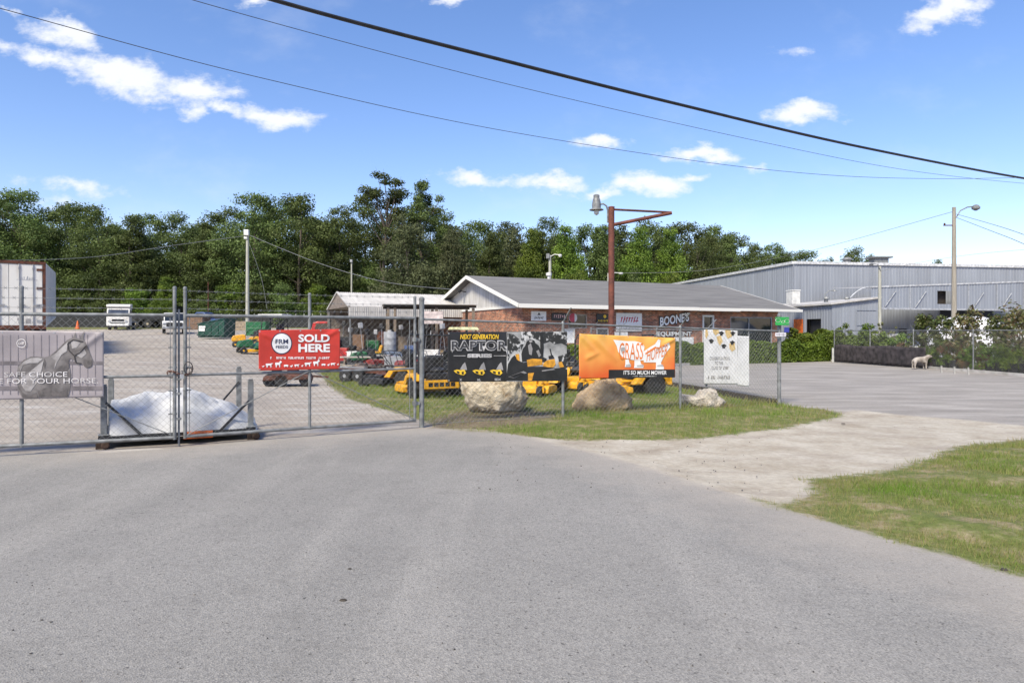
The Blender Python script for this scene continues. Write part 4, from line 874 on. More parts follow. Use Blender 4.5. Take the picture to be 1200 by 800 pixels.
def round_sign():
    s0, z0 = fx(671, 372.3); c0 = wp0+D1*s0-D2*.04; o = MB().lathe([(.24, -.02), (.24, .02)], (0, 0, 0), 24, ROTX).build('sign', white_p, bevel=.004); o.location = (c0.x, c0.y, z0); o.rotation_euler = (0, 0, ARZ); tag(o, 'round red and white sign on the brick wall window', 'sign')
    MB().prism([(.235*math.cos(a_), .235*math.sin(a_)) for a_ in np.linspace(math.pi*.4, math.pi*1.6, 18)], -.032, -.022).build('emblem', ink_red, o)
round_sign()
def d4(o, w_, h_, y): scribble(o, 8, 0, -.28*h_, w_*.86, h_*.28, y, ink_y, 9, 0); MB().lathe([(h_*.2, 0), (h_*.2, .01)], (.08*w_, y-.01, .2*h_), 12, ROTX).build('emblem', ink_y, o)
wall_sign(698.5, 367.5, 714.5, 378, vinyl_k, 'black sign with yellow emblem and lettering beside the rusty pole', draw=d4)
def d5(o, w_, h_, y): scribble(o, 7, .0, .14*h_, w_*.7, h_*.36, y, ink_red, 11, .35); scribble(o, 12, .05, -.33*h_, w_*.72, h_*.09, y, ink_g, 12, 0)
wall_sign(721.5, 366.5, 751.5, 388, vinyl_w, 'big white sign with slanted red lettering right of the rusty pole', draw=d5)
wall_sign(720, 389, 735, 395, vinyl_w, 'narrow blank white board below the red lettered sign')
# letters fixed to the wall
def letters(words, label, m_face, m_back):
    s0, z0 = fx(783, 378); c0 = wp0+D1*s0-D2*.05; o = thing('shop_lettering', (c0.x, c0.y, z0), label, 'sign', ARZ)
    for (s, pxa, pya, pxb, pyb, rise, bold) in words:
        a_, c__, z0_, z1_ = fr(pxa, pya, pxb, pyb); bx, bz = (a_+c__)/2-s0, (z0_+z1_)/2-z0; w_, h_ = c__-a_, z1_-z0_
        k_ = MB(); v, f = txt(s, bold+.045); k_.add([(bx-w_/2-.05+(w_+.1)*p_, .0, bz-h_/2-.05+(h_+.1)*q_+rise*p_) for p_, q_ in v], f); k_.build('letter_backing', m_back, o)
        stext(o, s, bx, bz, w_, h_, -.02, m_face, bold, 0, rise)
letters([("BOONE'S", 772.5, 371.5, 806.5, 382.5, .30, .03), ('EQUIPMENT', 769.5, 388.5, 809.5, 394.5, 0, .02)], "white lettering BOONE'S EQUIPMENT fixed to the brick wall", ink_w, ink_k)
o = wall_sign(790, 395, 812, 420, vinyl_w, 'large blank white board below the shop lettering')
# ------ hedge, kerb and entrance strip in front of the shop
concrete = mat('concrete', (.50, .48, .45), .85, c2=(.34, .32, .29), scale=3, bump=.2)
def leaf_box(name, segs, m, label, seed, n, size, cat, lum=(0, 1), parent=None):
    rs = np.random.RandomState(seed); Pp = []; Nn = []; tt = []
    tot = sum(s[6] for s in segs)
    for (x0, y0, x1, y1, w_, h_, wt) in segs:
        k_ = int(n*wt/tot); u_ = rs.uniform(size=k_); a_ = rs.uniform(0, math.pi, k_); r_ = 1-.55*rs.uniform(size=k_)**2
        dx, dy = x1-x0, y1-y0; L_ = math.hypot(dx, dy); nx_, ny_ = -dy/L_, dx/L_
        ca, sa = np.cos(a_), np.sin(a_); sq = np.maximum(np.abs(ca), np.abs(sa))**.75
        hh = h_*(1+.10*np.sin(u_*L_*2.1+seed)+.07*np.sin(u_*L_*5.3+1)); off = ca/sq*w_/2*r_; z = sa/sq*hh*r_
        px = x0+dx*u_+nx_*off; py = y0+dy*u_+ny_*off; Pp.append(np.stack([px, py, z+gz(px, py)+.02], 1)); Nn.append(np.stack([nx_*ca, ny_*ca, sa+.2], 1)+rs.normal(0, .55, (k_, 3)))
        tt.append(np.clip(.35+.35*np.sin(u_*L_*1.3)*.3+rs.normal(0, .25, k_)+.25*(r_-.6), 0, 1))
    Pp, Nn, tt = np.concatenate(Pp), np.concatenate(Nn), np.concatenate(tt)
    o = np_quads(name, leaves(rs, Pp, Nn, size), tt, m, parent)
    if parent is None: tag(o, label, cat)
    return o
hedge_m = leafmat('hedge_leaf', (.04, .075, .01), (.19, .26, .03), .3, .5, .1)
HY0 = [P(px, 0, y) for px, y in ((640, 32.8), (800, 36.6), (930, 40.6), (992, 43.0))]
leaf_box('hedge', [(HY0[0].x, HY0[0].y, HY0[1].x, HY0[1].y, 1.0, 1.12, 5), (HY0[1].x, HY0[1].y, HY0[2].x, HY0[2].y, 1.1, 1.15, 8), (HY0[2].x, HY0[2].y, HY0[3].x, HY0[3].y, 1.1, 1.1, 4)], hedge_m, 'clipped green hedge along the front of the brick shop', 3, 52000, .06, 'hedge')
HY1 = [P(px, 0, y) for px, y in ((926, 44.5), (975, 45.5), (1030, 44.0))]
leaf_box('hedge', [(HY1[0].x, HY1[0].y, HY1[1].x, HY1[1].y, 1.2, 1.75, 4), (HY1[1].x, HY1[1].y, HY1[2].x, HY1[2].y, 1.2, 1.6, 4)], hedge_m, 'taller loose hedge in front of the metal annex', 8, 22000, .07, 'hedge')
b = MB()
kp = [gnd(*p) for p in ((735, 433.5), (798, 428.6), (879, 423.4), (940, 421), (976, 422.6))]
for p, q in zip(kp, kp[1:]): b.bar((p[0], p[1], .06), (q[0], q[1], .06), .16, .14)
tag(b.build('kerb', concrete), 'pale kerb in front of the hedge', kind='structure')
b = MB(); kp = [gnd(*p) for p in ((975, 423.3), (1078, 431), (1200, 441), (1330, 451))]
for p, q in zip(kp, kp[1:]): b.bar((p[0], p[1], .05), (q[0], q[1], .05), .15, .12)
tag(b.build('kerb', concrete), 'pale kerb under the right boundary fence', kind='structure')
# ------ carport (low metal-roofed shed) left of the shop
tin = mat('tin_roof', (.52, .505, .485), .6, .0, c2=(.40, .387, .37), scale=1.6, stretch=(2, .5, 1))
cp0 = Vector((-9.1, 38.0, 0)); cb = float(gz(cp0.x, cp0.y))
car = thing('carport', (cp0.x, cp0.y, cb), 'open metal carport with pale ribbed roof left of the brick shop', 'carport', ARZ)
cL, cW, ce, cr = 8.2, 6.1, 3.2-cb, 4.14-cb
b = MB(); npn = 66
for i in range(npn):
    x0, x1 = cL*i/npn, cL*(i+1)/npn; rb = .022
    prof = [x0, x0+(x1-x0)*.6, x0+(x1-x0)*.68, x0+(x1-x0)*.92]; hz = [0, 0, rb, rb]; nx = [*prof, x1]; hh = [*hz, 0]
    for k_ in range(4):
        for (ya, za, yb, zb) in ((0, ce, cW/2, cr), (cW, ce, cW/2, cr)):
            b.add([(nx[k_], ya, za+hh[k_]), (nx[k_+1], ya, za+hh[k_+1]), (nx[k_+1], yb, zb+hh[k_+1]), (nx[k_], yb, zb+hh[k_])], [(0, 1, 2, 3)])
        b.add([(nx[k_], -.002-hh[k_], ce), (nx[k_+1], -.002-hh[k_+1], ce), (nx[k_+1], -.002-hh[k_+1], ce-.55), (nx[k_], -.002-hh[k_], ce-.55)], [(0, 1, 2, 3)])
b.build('roof', tin, car, solid=.006)
b = MB(); b.add([(0.02, 0, ce), (0.02, cW, ce), (0.02, cW/2, cr), ], [(0, 1, 2)]); b.box((0.05, .0, ce), (.06, .06, .06)); b.build('gable_panel', mat('brown_tin', (.24, .2, .17), .6, .1), car)
b = MB()
for ya in (0, cW): b.bar((0, ya, ce+.01), (0, cW/2, cr+.01), .1, .08)
b.build('gable_trim', tin, car)
for x in (.1, cL*.5, cL-.15):
    for y in (.06, cW-.06): MB().box((x, y, ce/2-.1), (.07, .07, ce+.1)).build('post', galv, car)
MB().box((cL/2, cW+.0, ce/2), (cL, .04, ce)).build('back_wall', mat('tin_back', (.19, .165, .145), .6, var=.3), car)
# ------ dark timber porch in front of the carport
tp0 = P(452, 0, 33.5); tb = float(gz(tp0.x, 33.5))
tpx = thing('timber_porch', (tp0.x, 33.5, tb), 'dark timber post and beam porch standing in front of the carport', 'porch', .2)
ph = 2.97-tb
for x in (.12, .45, 2.5, 4.35): 
    for y in (.1,) if x == .45 else (.1, 2.6): MB().box((x, y, ph/2), (.13, .13, ph)).build('post', wood, tpx, bevel=.006)
MB().box((2.2, .1, ph+.07), (4.6, .12, .11)).box((2.2, 2.6, ph+.07), (4.6, .12, .11)).build('beam', dark_wood, tpx, bevel=.006)
b = MB(); b.box((2.2, 1.35, ph+.17), (4.7, 3.0, .03)); b.build('roof', tin, tpx)
# ------ warehouse
ribbed = mat('ribbed_blue_grey', (.255, .278, .32), .55, .0, c2=(.205, .222, .255), scale=.7, stretch=(3, 3, .25), lo=.3, hi=.7)
ribbed_d = mat('ribbed_panel', (.26, .285, .33), .5, .1, c2=(.22, .24, .28), scale=.7, stretch=(3, 3, .25))
trim_w = mat('pale_trim', (.55, .56, .575), .5); brace_m = mat('brace_blue_grey', (.37, .39, .425), .5)
def ribs(b, A, Bp, z0, z1, z1b=None, pitch=.305, dep=.024, out=None):
    A, Bp = Vector(A), Vector(Bp); d = Bp-A; L = d.length; d.normalize(); n_ = out or Vector((d.y, -d.x, 0)); k_ = int(L/pitch)
    z1b = z1 if z1b is None else z1b; vs = []
    for i in range(k_):
        for (f, o_) in ((0, 0), (.62, 0), (.7, dep), (.92, dep)): vs.append((min(L, (i+f)*pitch), o_))
    vs.append((L, 0)); pts = []
    for (s, o_) in vs:
        p = A+d*s+n_*o_; zt = z1+(z1b-z1)*s/L; pts += [(p.x, p.y, z0), (p.x, p.y, zt)]
    b.add(pts, [(2*i, 2*i+2, 2*i+3, 2*i+1) for i in range(len(vs)-1)]); return b
wh = thing('warehouse', (24.75, 60, 0), 'big blue-grey ribbed metal warehouse behind the brick shop', 'building')
WC = Vector((0, 0, 0)); WFd = Vector((1, .16, 0)).normalized(); WLd = Vector((-.16, 1, 0)).normalized(); WZ = 7.87
o_f = Vector((.16, -1, 0)).normalized(); o_l = Vector((-1, -.16, 0)).normalized()
b = MB(); ribs(b, WC, WC+WFd*48, -.1, WZ, out=o_f); ribs(b, WC, WC+WLd*42, -.1, WZ, out=o_l); ribs(b, WC+WFd*48, WC+WFd*48+WLd*42, -.1, WZ, out=-o_l); b.build('wall', ribbed, wh)
b = MB(); p4 = [WC, WC+WFd*48, WC+WFd*48+WLd*42, WC+WLd*42]; mid_ = [WC+WFd*24, WC+WFd*24+WLd*42]
b.add([p+Vector((0, 0, WZ-.05)) for p in p4], [(0, 1, 2, 3)]); b.build('roof', tin, wh)
b = MB(); up_ = Vector((0, 0, WZ+.02)); b.bar(WC+up_+o_f*.06, WC+WFd*48+up_+o_f*.06, .16, .24); b.bar(WC+up_+o_l*.06, WC+WLd*42+up_+o_l*.06, .16, .24); b.build('eave_trim', trim_w, wh)
b = MB(); q_ = WC+WFd*9.8+WLd*2; b.box((q_.x, q_.y, WZ+.45), (1.3, 1.1, .6)); b.box((q_.x, q_.y, WZ+.83), (1.9, 1.5, .14)); b.build('roof_ventilator', galv, wh, bevel=.03)
b = MB(); q_ = WC+WFd*6.6+WLd*2; b.lathe([(.3, 0), (.3, .5), (.45, .6), (.3, .8)], (q_.x, q_.y, WZ), 10); b.build('roof_vent', galv, wh)
dk = mat('painted_interior_shade', (.012, .013, .015), .7)  # near-black colour paints the shade inside the openings
# front canopy with hanging ribbed panel
cA, cB = P(1021, 0, 52), P(1235, 0, 57); oo = Vector((24.75, 60, 0)); A_, B_ = Vector((cA.x, cA.y, 0))-oo, Vector((cB.x, cB.y, 0))-oo
za, zb_ = CAMH+(HY-337)/F*52, CAMH+(HY-329.5)/F*57; lo_ = CAMH+(HY-361)/F*52
s_a, _ = on_plane(1098.5, 340, (cA.x, cA.y), (cB.x, cB.y)); s_b, _ = on_plane(1114.5, 340, (cA.x, cA.y), (cB.x, cB.y)); dC = (B_-A_).normalized(); LC = (B_-A_).length
b = MB(); zt = lambda s: za+(zb_-za)*s/LC
zw0, zw1 = CAMH+(HY-356)/F*53.5, CAMH+(HY-340.5)/F*53.5
ribs(b, A_, A_+dC*s_a, lo_, zt(0), zt(s_a)); ribs(b, A_+dC*s_b, B_, lo_, zt(s_b), zt(LC)); ribs(b, A_+dC*s_a, A_+dC*s_b, lo_, zw0); ribs(b, A_+dC*s_a, A_+dC*s_b, zw1, zt(s_a), zt(s_b)); b.build('canopy_panel', ribbed_d, wh)
b = MB(); pA, pB = A_+dC*s_a, A_+dC*s_b; inn = Vector((-dC.y, dC.x, 0)); b.bar(pA+inn*.5+Vector((0, 0, (zw0+zw1)/2)), pB+inn*.5+Vector((0, 0, (zw0+zw1)/2)), .05, zw1-zw0+.2); b.build('canopy_opening', mat('dark_backing', (.04, .03, .022), .8, var=.4, scale=2), wh)  # dark brown sheet set behind the gap in the canopy panel
b = MB(); b.bar(A_+Vector((0, 0, zt(0)+.05)), B_+Vector((0, 0, zt(LC)+.05)), .12, .12); pts_ = [A_+Vector((0, 0, za+.05))]
for k_ in range(1, 8): pts_.append(A_-dC*(.28*k_)+Vector((0, 0, za+.05-.012*k_**2.2)))
b.tube(pts_, .045, 8); 
for wx in ((0, .1), (s_b+.05, .1)): pass
b.build('canopy_gutter', mat('gutter_grey', (.46, .475, .5), .5), wh)
b = MB(); b.bar(A_+Vector((0, 0, lo_-.02)), B_+Vector((0, 0, lo_-.02)), .1, .14)
for s in np.arange(1.2, LC-1, 2.9):
    if s_a-1.6 < s < s_b: continue
    p = A_+dC*s-inn*.08; b.bar(p+Vector((0, 0, lo_+.1)), p+dC*1.05+Vector((0, 0, lo_+1.35)), .05, .05)
    b.bar(p-dC*.5+Vector((0, 0, lo_)), p-dC*.5+Vector((0, 0, zt(s)-.05)), .04, .04)
b.build('canopy_brace', brace_m, wh)
b = MB(); b.add([A_+Vector((0, 0, zt(0))), B_+Vector((0, 0, zt(LC))), B_+WLd*5.5+Vector((0, 0, zt(LC)+.3)), A_+WLd*5.5+Vector((0, 0, zt(0)+.3))], [(0, 1, 2, 3)]); b.build('canopy_roof', tin, wh)
s1, _ = on_plane(1053, 380, (24.75, 60), (24.75+WFd.x, 60+WFd.y)); b = MB(); d0 = WC+WFd*s1+o_f*.06; b.bar(d0+Vector((0, 0, 1.3)), d0+WFd*.75+Vector((0, 0, 1.3)), .05, 1.6); d0 = WC+WFd*(s1+4.2)+o_f*.06; b.bar(d0+Vector((0, 0, 2.0)), d0+WFd*5.5+Vector((0, 0, 2.0)), .05, 3.6); b.build('dark_opening_panel', dk, wh)  # near-black slabs on the closed wall stand in for shaded openings
# annex in front
an = thing('metal_annex', (22.03, 47, 0), 'low blue-grey ribbed annex with dark opening and orange door', 'building')
aF, aL = WFd*3.65, WLd*12.7; az0, az1 = 3.78, 4.25
b = MB(); ribs(b, (0, 0, 0), aF, -.05, az0, az1, out=o_f, dep=.012, pitch=.24)
def anx(px): s, _ = on_plane(px, HY, (22.03, 47), (22.03+WLd.x, 47+WLd.y)); return s
s_op = (anx(962), anx(945.5)); s_od = (anx(941.5), anx(931.5)); zo = 1.72+(390-374)/F*50
for (u0, u1) in ((0, s_op[0]), (s_op[1], 12.7)): ribs(b, WLd*u0, WLd*u1, -.05, az0, out=o_l)
ribs(b, WLd*s_op[0], WLd*s_op[1], zo, az0, out=o_l); ribs(b, aF, aF+aL, -.05, az1, out=-o_l); b.build('wall', ribbed, an)
b = MB(); 
c4 = [Vector((0, 0, az0)), aF+Vector((0, 0, az1)), aF+aL+Vector((0, 0, az1)), aL+Vector((0, 0, az0))]; c4 = [c4[0]+o_f*.2+o_l*.2, c4[1]+o_f*.2, c4[2], c4[3]+o_l*.2]; b.add(c4+[v-Vector((0, 0, .12)) for v in c4], [(0,1,2,3),(4,5,6,7),(0,1,5,4),(1,2,6,5),(2,3,7,6),(3,0,4,7)]); b.build('roof', tin, an)
q = WLd*((s_op[0]+s_op[1])/2)-o_l*.25; b = MB(); b.bar(WLd*s_op[0]-o_l*.3+Vector((0, 0, zo/2)), WLd*s_op[1]-o_l*.3+Vector((0, 0, zo/2)), .05, zo+.1); b.build('opening', dk, an)  # black sheet behind the gap stands in for the shade inside
b = MB(); b.bar(WLd*s_od[0]+o_l*.07+Vector((0, 0, zo/2)), WLd*s_od[1]+o_l*.07+Vector((0, 0, zo/2)), .06, zo+.05); b.build('door', orange_p, an)
b = MB(); b.bar(aF*.5+o_f*.03+Vector((0, 0, 2.25)), aF*.92+o_f*.03+Vector((0, 0, 2.25)), .03, .05); b.bar(aF*.5+o_f*.03+Vector((0, 0, 3.3)), aF*.92+o_f*.03+Vector((0, 0, 3.3)), .03, .05); b.bar(aF*.5+o_f*.03, aF*.5+o_f*.03+Vector((0, 0, 3.3)), .03, .05); b.build('door_outline', ribbed_d, an)
q = WLd*anx(945)*.9-o_l*.9; b = MB(); b.tube([(q.x+.3, q.y, az0), (q.x+.35, q.y, az0+.75), (q.x+.6, q.y, az0+1.0), (q.x+1.0, q.y, az0+1.05)], .03, 6); b.lathe([(.05, .1), (.16, .0), (.17, -.05)], (q.x+1.05, q.y, az0+1.02), 10); b.build('arm_lamp', galv, an, True)
for f in (.35, .8): b = MB(); q = aF*f+aL*.2; b.lathe([(.12, 0), (.12, .2), (.25, .22), (.2, .36)], (q.x, q.y, az0+.2), 10); b.build('roof_vent', galv, an, True)
hv = P(929.5, 355, 49.5); o = MB().box((0, 0, .5), (.62, .8, .98)).box((0, 0, 1.02), (.68, .86, .08)).box((-.1, -.405, .5), (.3, .02, .5)).build('rooftop_unit', white_p, bevel=.02); o.location = (hv.x, hv.y, az0-.02); o.rotation_euler = (0, 0, math.atan2(.16, 1)); tag(o, 'white box unit standing on the annex roof', 'roof unit')
# ================================================================== TREES
crown_m = leafmat('oak_leaf', (.052, .074, .022), (.15, .20, .058), .35, .6, .3)
crown_b = leafmat('bright_leaf', (.06, .10, .016), (.20, .27, .04), .35, .55, .2)
crown_g = leafmat('grey_green_leaf', (.06, .075, .034), (.165, .19, .09), .35, .7, .25)
bark = mat('bark', (.11, .09, .07), .9, c2=(.05, .04, .032), scale=5, bump=.5, stretch=(3, 3, .5))
def crown_variant(seed, H, Rr, z_lo, nclump, nleaf, shape, leaf=.2, cr=(1.0, 2.0)):
    """clump centres and the crown's leaf faces; origin at the foot of the trunk"""
    rs = np.random.RandomState(seed); C = []
    tries = 0
    while len(C) < nclump and tries < 9000:
        tries += 1
        t_ = rs.uniform(0, 1)**.8; z = z_lo+(H-z_lo)*t_
        if shape == 'oak': w_ = math.sin(math.pi*min(1, .18+.80*t_))**.6
        elif shape == 'tall': w_ = (.55+.45*math.sin(math.pi*t_))*(1 if t_ < .8 else .8)
        elif shape == 'mass': w_ = max(.25, 1-t_**2.2)
        else: w_ = math.sqrt(max(.05, 1-t_**2))
        a = rs.uniform(0, 6.283); r = Rr*w_*math.sqrt(rs.uniform(.1, 1))
        p = np.array([r*math.cos(a), r*math.sin(a), z])
        if all(np.linalg.norm((p-q)/np.array([1, 1, .8])) > cr[0]*.85 for q in C): C.append(p)
    C = np.array(C); V = []; T = []
    for c_ in C:
        rc = rs.uniform(*cr)*(1.12-.5*max(0, (c_[2]-z_lo)/(H-z_lo))**1.6); N = int(nleaf*(rc/cr[1])**1.5)
        d = unit(rs.normal(size=(N, 3))); d[:, 2] = d[:, 2]*.9+.12; rad_ = rc*(1-.62*rs.uniform(size=(N, 1))**1.6)
        lump = 1+.28*np.sin(d[:, :1]*5+seed)*np.sin(d[:, 1:2]*6+2*seed)+.15*np.sin(d[:, 2:3]*11)
        pos = c_+d*rad_*lump*np.array([1.1, 1.1, .72])
        nr_ = unit(d*.7+rs.normal(0, .55, (N, 3))+np.array([0, 0, .35]))
        V.append(leaves(rs, pos, nr_, leaf)); T.append(np.clip(rs.normal(.40, .2, N)+rs.normal(0, .22)+.18*(d[:, 2]), 0, 1))  # tint lightens towards each clump's top, painting in light from above
    return C, np.concatenate(V), np.concatenate(T)
def make_tree(name, seed, H, Rr, z_lo, nclump, nleaf, shape, m, leaf=.2, cr=(1.0, 2.0), tr=.32, limbs=14):
    root = thing(name, (0, 0, 0), 'x', 'tree')
    C, V, T = crown_variant(seed, H, Rr, z_lo, nclump, nleaf, shape, leaf, cr)
    np_quads('crown', V, T, m, root)
    rs = random.Random(seed); b = MB(); top = H*.78; pts = [(0, 0, -.3)]; x = y = 0
    for k_ in range(1, 7): x += rs.uniform(-.25, .25); y += rs.uniform(-.25, .25); pts.append((x, y, top*k_/6))
    b.tube(pts, [tr*(1.25 if k_ == 0 else 1)*(1-.8*k_/6) for k_ in range(7)], 8)
    for c_ in sorted(C.tolist(), key=lambda c: rs.random())[:limbs]:
        f = max(.18, min(.95, (c_[2]/top)*.72)); i = min(5, int(f*6)); u_ = f*6-i; p0 = Vector(pts[i]).lerp(Vector(pts[i+1]), u_); p1 = Vector(c_); md = p0.lerp(p1, .5)+Vector((rs.uniform(-.3, .3), rs.uniform(-.3, .3), -.25+.1*rs.random()))
        r0 = tr*(1-.8*f)*.6; b.tube([p0, md, p1, p1+(p1-md)*.35], [r0, r0*.6, r0*.35, r0*.1], 6)
    b.build('trunk', bark, root, True); return root
proto = {}
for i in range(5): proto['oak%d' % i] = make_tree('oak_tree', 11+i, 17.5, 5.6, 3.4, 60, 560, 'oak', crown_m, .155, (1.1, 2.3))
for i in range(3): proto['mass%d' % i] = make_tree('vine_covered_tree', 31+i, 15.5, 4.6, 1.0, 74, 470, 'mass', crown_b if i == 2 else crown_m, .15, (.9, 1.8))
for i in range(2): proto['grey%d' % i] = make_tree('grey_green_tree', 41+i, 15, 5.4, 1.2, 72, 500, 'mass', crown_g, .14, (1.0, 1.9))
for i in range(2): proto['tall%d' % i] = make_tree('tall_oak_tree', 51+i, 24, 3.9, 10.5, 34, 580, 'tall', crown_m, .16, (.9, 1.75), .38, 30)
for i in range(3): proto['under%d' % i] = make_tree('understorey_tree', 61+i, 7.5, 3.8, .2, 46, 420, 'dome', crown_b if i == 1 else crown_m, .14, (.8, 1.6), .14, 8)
used = set()
def put_tree(kind, px, top, Y, wpx, label, group=None, rz=None, below=0.):
    pr = proto[kind]; H0_ = {'oa': 18.2, 'ma': 16.4, 'gr': 16, 'ta': 25.2, 'un': 8.4}[kind[:2]]; R0 = {'oa': 6.6, 'ma': 5.6, 'gr': 6.4, 'ta': 5.0, 'un': 4.8}[kind[:2]]
    x = (px-CX)/F*Y; zb = float(gz(x, Y)); ztop = CAMH+(HY-top)/F*Y; sz = (ztop-zb)/H0_; sxy = (wpx/2/F*Y)/R0
    rz = rnd.uniform(0, 6.28) if rz is None else rz
    if kind not in used: used.add(kind); o = pr; o.location = (x, Y, zb); o.rotation_euler = (0, 0, rz); o['label'] = label; o['category'] = 'tree'
    else: o = dup(pr, (x, Y, zb), rz, label)
    o['group'] = group or 'trees of the wood behind the yard'
    o.scale = (sxy, sxy, sz); return o
T1 = [('oak1',-95,236,93,120),('oak3',-160,230,95,120),('mass0',-225,240,96,110),('oak2',-290,232,98,120),('oak4',-125,240,112,130),('mass1',-255,244,112,130),('oak0',-35,228,92,120),('oak1',22,222,93,118),('oak2',72,236,95,100),('oak3',118,246,92,96),('mass0',158,246,90,84),('oak4',205,246,96,96),('mass2',196,322,84,48),('mass1',246,254,93,80),
      ('oak1',300,226,92,110),('oak2',352,222,93,110),('oak0',398,240,95,84),('tall0',452,191,92,82),('tall1',500,205,93,66),('grey0',478,246,86,112),('grey1',530,262,88,92),
      ('mass0',578,266,98,74),('mass2',622,262,100,62),('mass2',664,258,99,72),('mass1',704,256,102,80),('grey1',600,262,104,84),('mass1',630,262,103,74),('mass2',748,260,100,76),('mass2',786,262,101,66),('oak4',822,264,103,72),('mass1',856,268,108,58),('oak0',884,284,122,64),('oak2',918,290,132,60),
      ('oak3',640,252,116,80),('oak1',560,258,115,90),('oak3',598,258,113,90),('mass0',725,258,112,90),('oak1',800,260,116,90),('oak2',860,268,118,80),('oak0',905,284,128,70),('oak4',760,254,118,90),('oak2',690,258,120,80),('oak0',836,262,126,80),('oak3',170,250,110,110),('oak4',270,240,112,110),('oak1',95,238,111,120),('oak0',0,232,112,130),('oak2',330,232,110,110),('oak3',425,236,110,100),('oak1',505,240,112,100),('oak4',228,262,104,80),('oak2',384,258,102,90),('oak0',545,268,104,80),('mass1',40,252,122,130),('mass0',135,258,124,120),('mass1',235,258,124,120),('mass0',310,246,124,120),('mass1',372,250,124,110),('mass0',462,240,124,110),('mass1',525,254,126,100),('mass0',585,268,128,90),('mass1',650,268,130,90),('mass0',715,264,130,90),('mass1',775,268,132,90),('mass0',830,270,134,80),
      ('oak1',944,293,150,64),('oak4',1001,287,118,60),('oak2',968,299,140,50),('oak0',1020,297,122,34),('oak3',1098,303,130,30)]
def where(px, Y):
    for lim, s in ((15,'above the white semi-trailer'),(90,'between the semi-trailer and the white flatbed truck'),(170,'behind the white flatbed truck'),(235,'behind the white pickup and green dumpster'),(280,'left of the tall grey light pole'),(330,'right of the tall grey light pole'),(420,'above the red feed banner'),(470,'behind the carport roof'),(545,'behind the shop gable'),(600,'over the left part of the shop roof'),(690,'over the middle of the shop roof'),(740,'behind the rusty sign pole'),(810,'behind the rusty sign arm'),(870,'over the right part of the shop roof'),(960,'over the low left wall of the warehouse')):
        if px < lim: return s
    return 'poking above the warehouse roof'
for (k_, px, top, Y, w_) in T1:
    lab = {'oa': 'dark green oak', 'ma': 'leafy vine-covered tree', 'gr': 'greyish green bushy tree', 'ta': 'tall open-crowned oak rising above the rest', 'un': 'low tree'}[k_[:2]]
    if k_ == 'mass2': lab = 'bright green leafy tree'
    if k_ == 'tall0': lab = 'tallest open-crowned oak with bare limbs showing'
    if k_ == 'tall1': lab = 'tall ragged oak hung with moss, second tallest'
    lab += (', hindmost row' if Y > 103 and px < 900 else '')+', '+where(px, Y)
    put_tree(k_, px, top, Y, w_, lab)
for i, px in enumerate(range(-70, 930, 34)):
    Y = rnd.uniform(84, 90) if px < 420 else rnd.uniform(92, 97); k_ = 'under%d' % (i % 3 if px > 150 else (0 if i % 2 else 2)); px2 = px+rnd.uniform(-8, 8)
    put_tree(k_, px2, rnd.uniform(328, 346) if px < 420 else rnd.uniform(308, 326), Y, rnd.uniform(52, 72), ('bright low' if k_ == 'under1' else 'dark low')+' understorey tree '+where(px2, Y), 'low trees at the foot of the wood')
for i, px in enumerate(range(-80, 560, 62)):
    k_ = ('under0', 'under2')[i % 2]; put_tree(k_, px+rnd.uniform(-12, 12), rnd.uniform(290, 306), rnd.uniform(103, 107), rnd.uniform(110, 130), 'dark inner tree of the wood, shaded, '+where(px, 105), 'low trees at the foot of the wood')
for k_ in list(proto):
    if k_ not in used:
        for ch in list(proto[k_].children): bpy.data.objects.remove(ch)
        bpy.data.objects.remove(proto[k_])
# ================================================================== POLES AND WIRES
pole_wood = mat('pole_wood', (.34, .31, .26), .9, c2=(.22, .2, .165), scale=5, stretch=(5, 5, .3), bump=.3)
pole_pale = mat('pole_grey_wood', (.40, .40, .35), .9, c2=(.29, .29, .25), scale=5, stretch=(5, 5, .3))
def pole(px, top, Y, r0, r1, m, name, label, zb=None):
    x = (px-CX)/F*Y; zb = float(gz(x, Y)) if zb is None else zb; zt = CAMH+(HY-top)/F*Y
    t_ = thing(name, (x, Y, zb), label, 'pole'); MB().tube([(0, 0, -.3), (0, 0, (zt-zb)*.5), (0, 0, zt-zb)], [r0, (r0+r1)/2, r1], 12).build('pole', m, t_, True); return t_, zt-zb
t_, h = pole(290, 275, 60, .17, .12, pole_pale, 'light_pole', 'tall pale pole with a white floodlight, rising in the yard left of the red banner')
MB().box((0, -.2, h+.15), (.42, .3, .5)).box((-.1, -.1, h-.3), (.3, .25, .22)).build('floodlight', white_p, t_, bevel=.04)
t_, h = pole(412, 306, 84, .12, .09, pole_pale, 'utility_pole', 'thin pole in front of the trees behind the carport'); MB().box((0, -.1, h), (.3, .3, .35)).build('lamp_head', grey_p, t_, bevel=.04)
t_, h = pole(244, 330, 80, .06, .05, rust, 'utility_pole', 'thin brown post by the trees above the dumpster')
t_, h = pole(644.5, 299, 62, .16, .12, pole_pale, 'light_pole', 'pole with arm lamp rising behind the middle of the shop roof', 0)
MB().tube([(0, -.1, h-.15), (.4, -.2, h+.05), (.8, -.3, h+.0)], .04, 6).lathe([(.1, .1), (.18, 0), (.12, -.15)], (.9, -.3, h-.05), 10).build('arm_lamp', white_p, t_, True); MB().box((-.2, -.15, h-.1), (.3, .25, .45)).build('photocell_box', galv, t_, bevel=.02)
t_, h = pole(713.5, 320, 58, .16, .13, pole_pale, 'light_pole', 'pale pole with arm lamp just beside the rusty sign pole', 0)
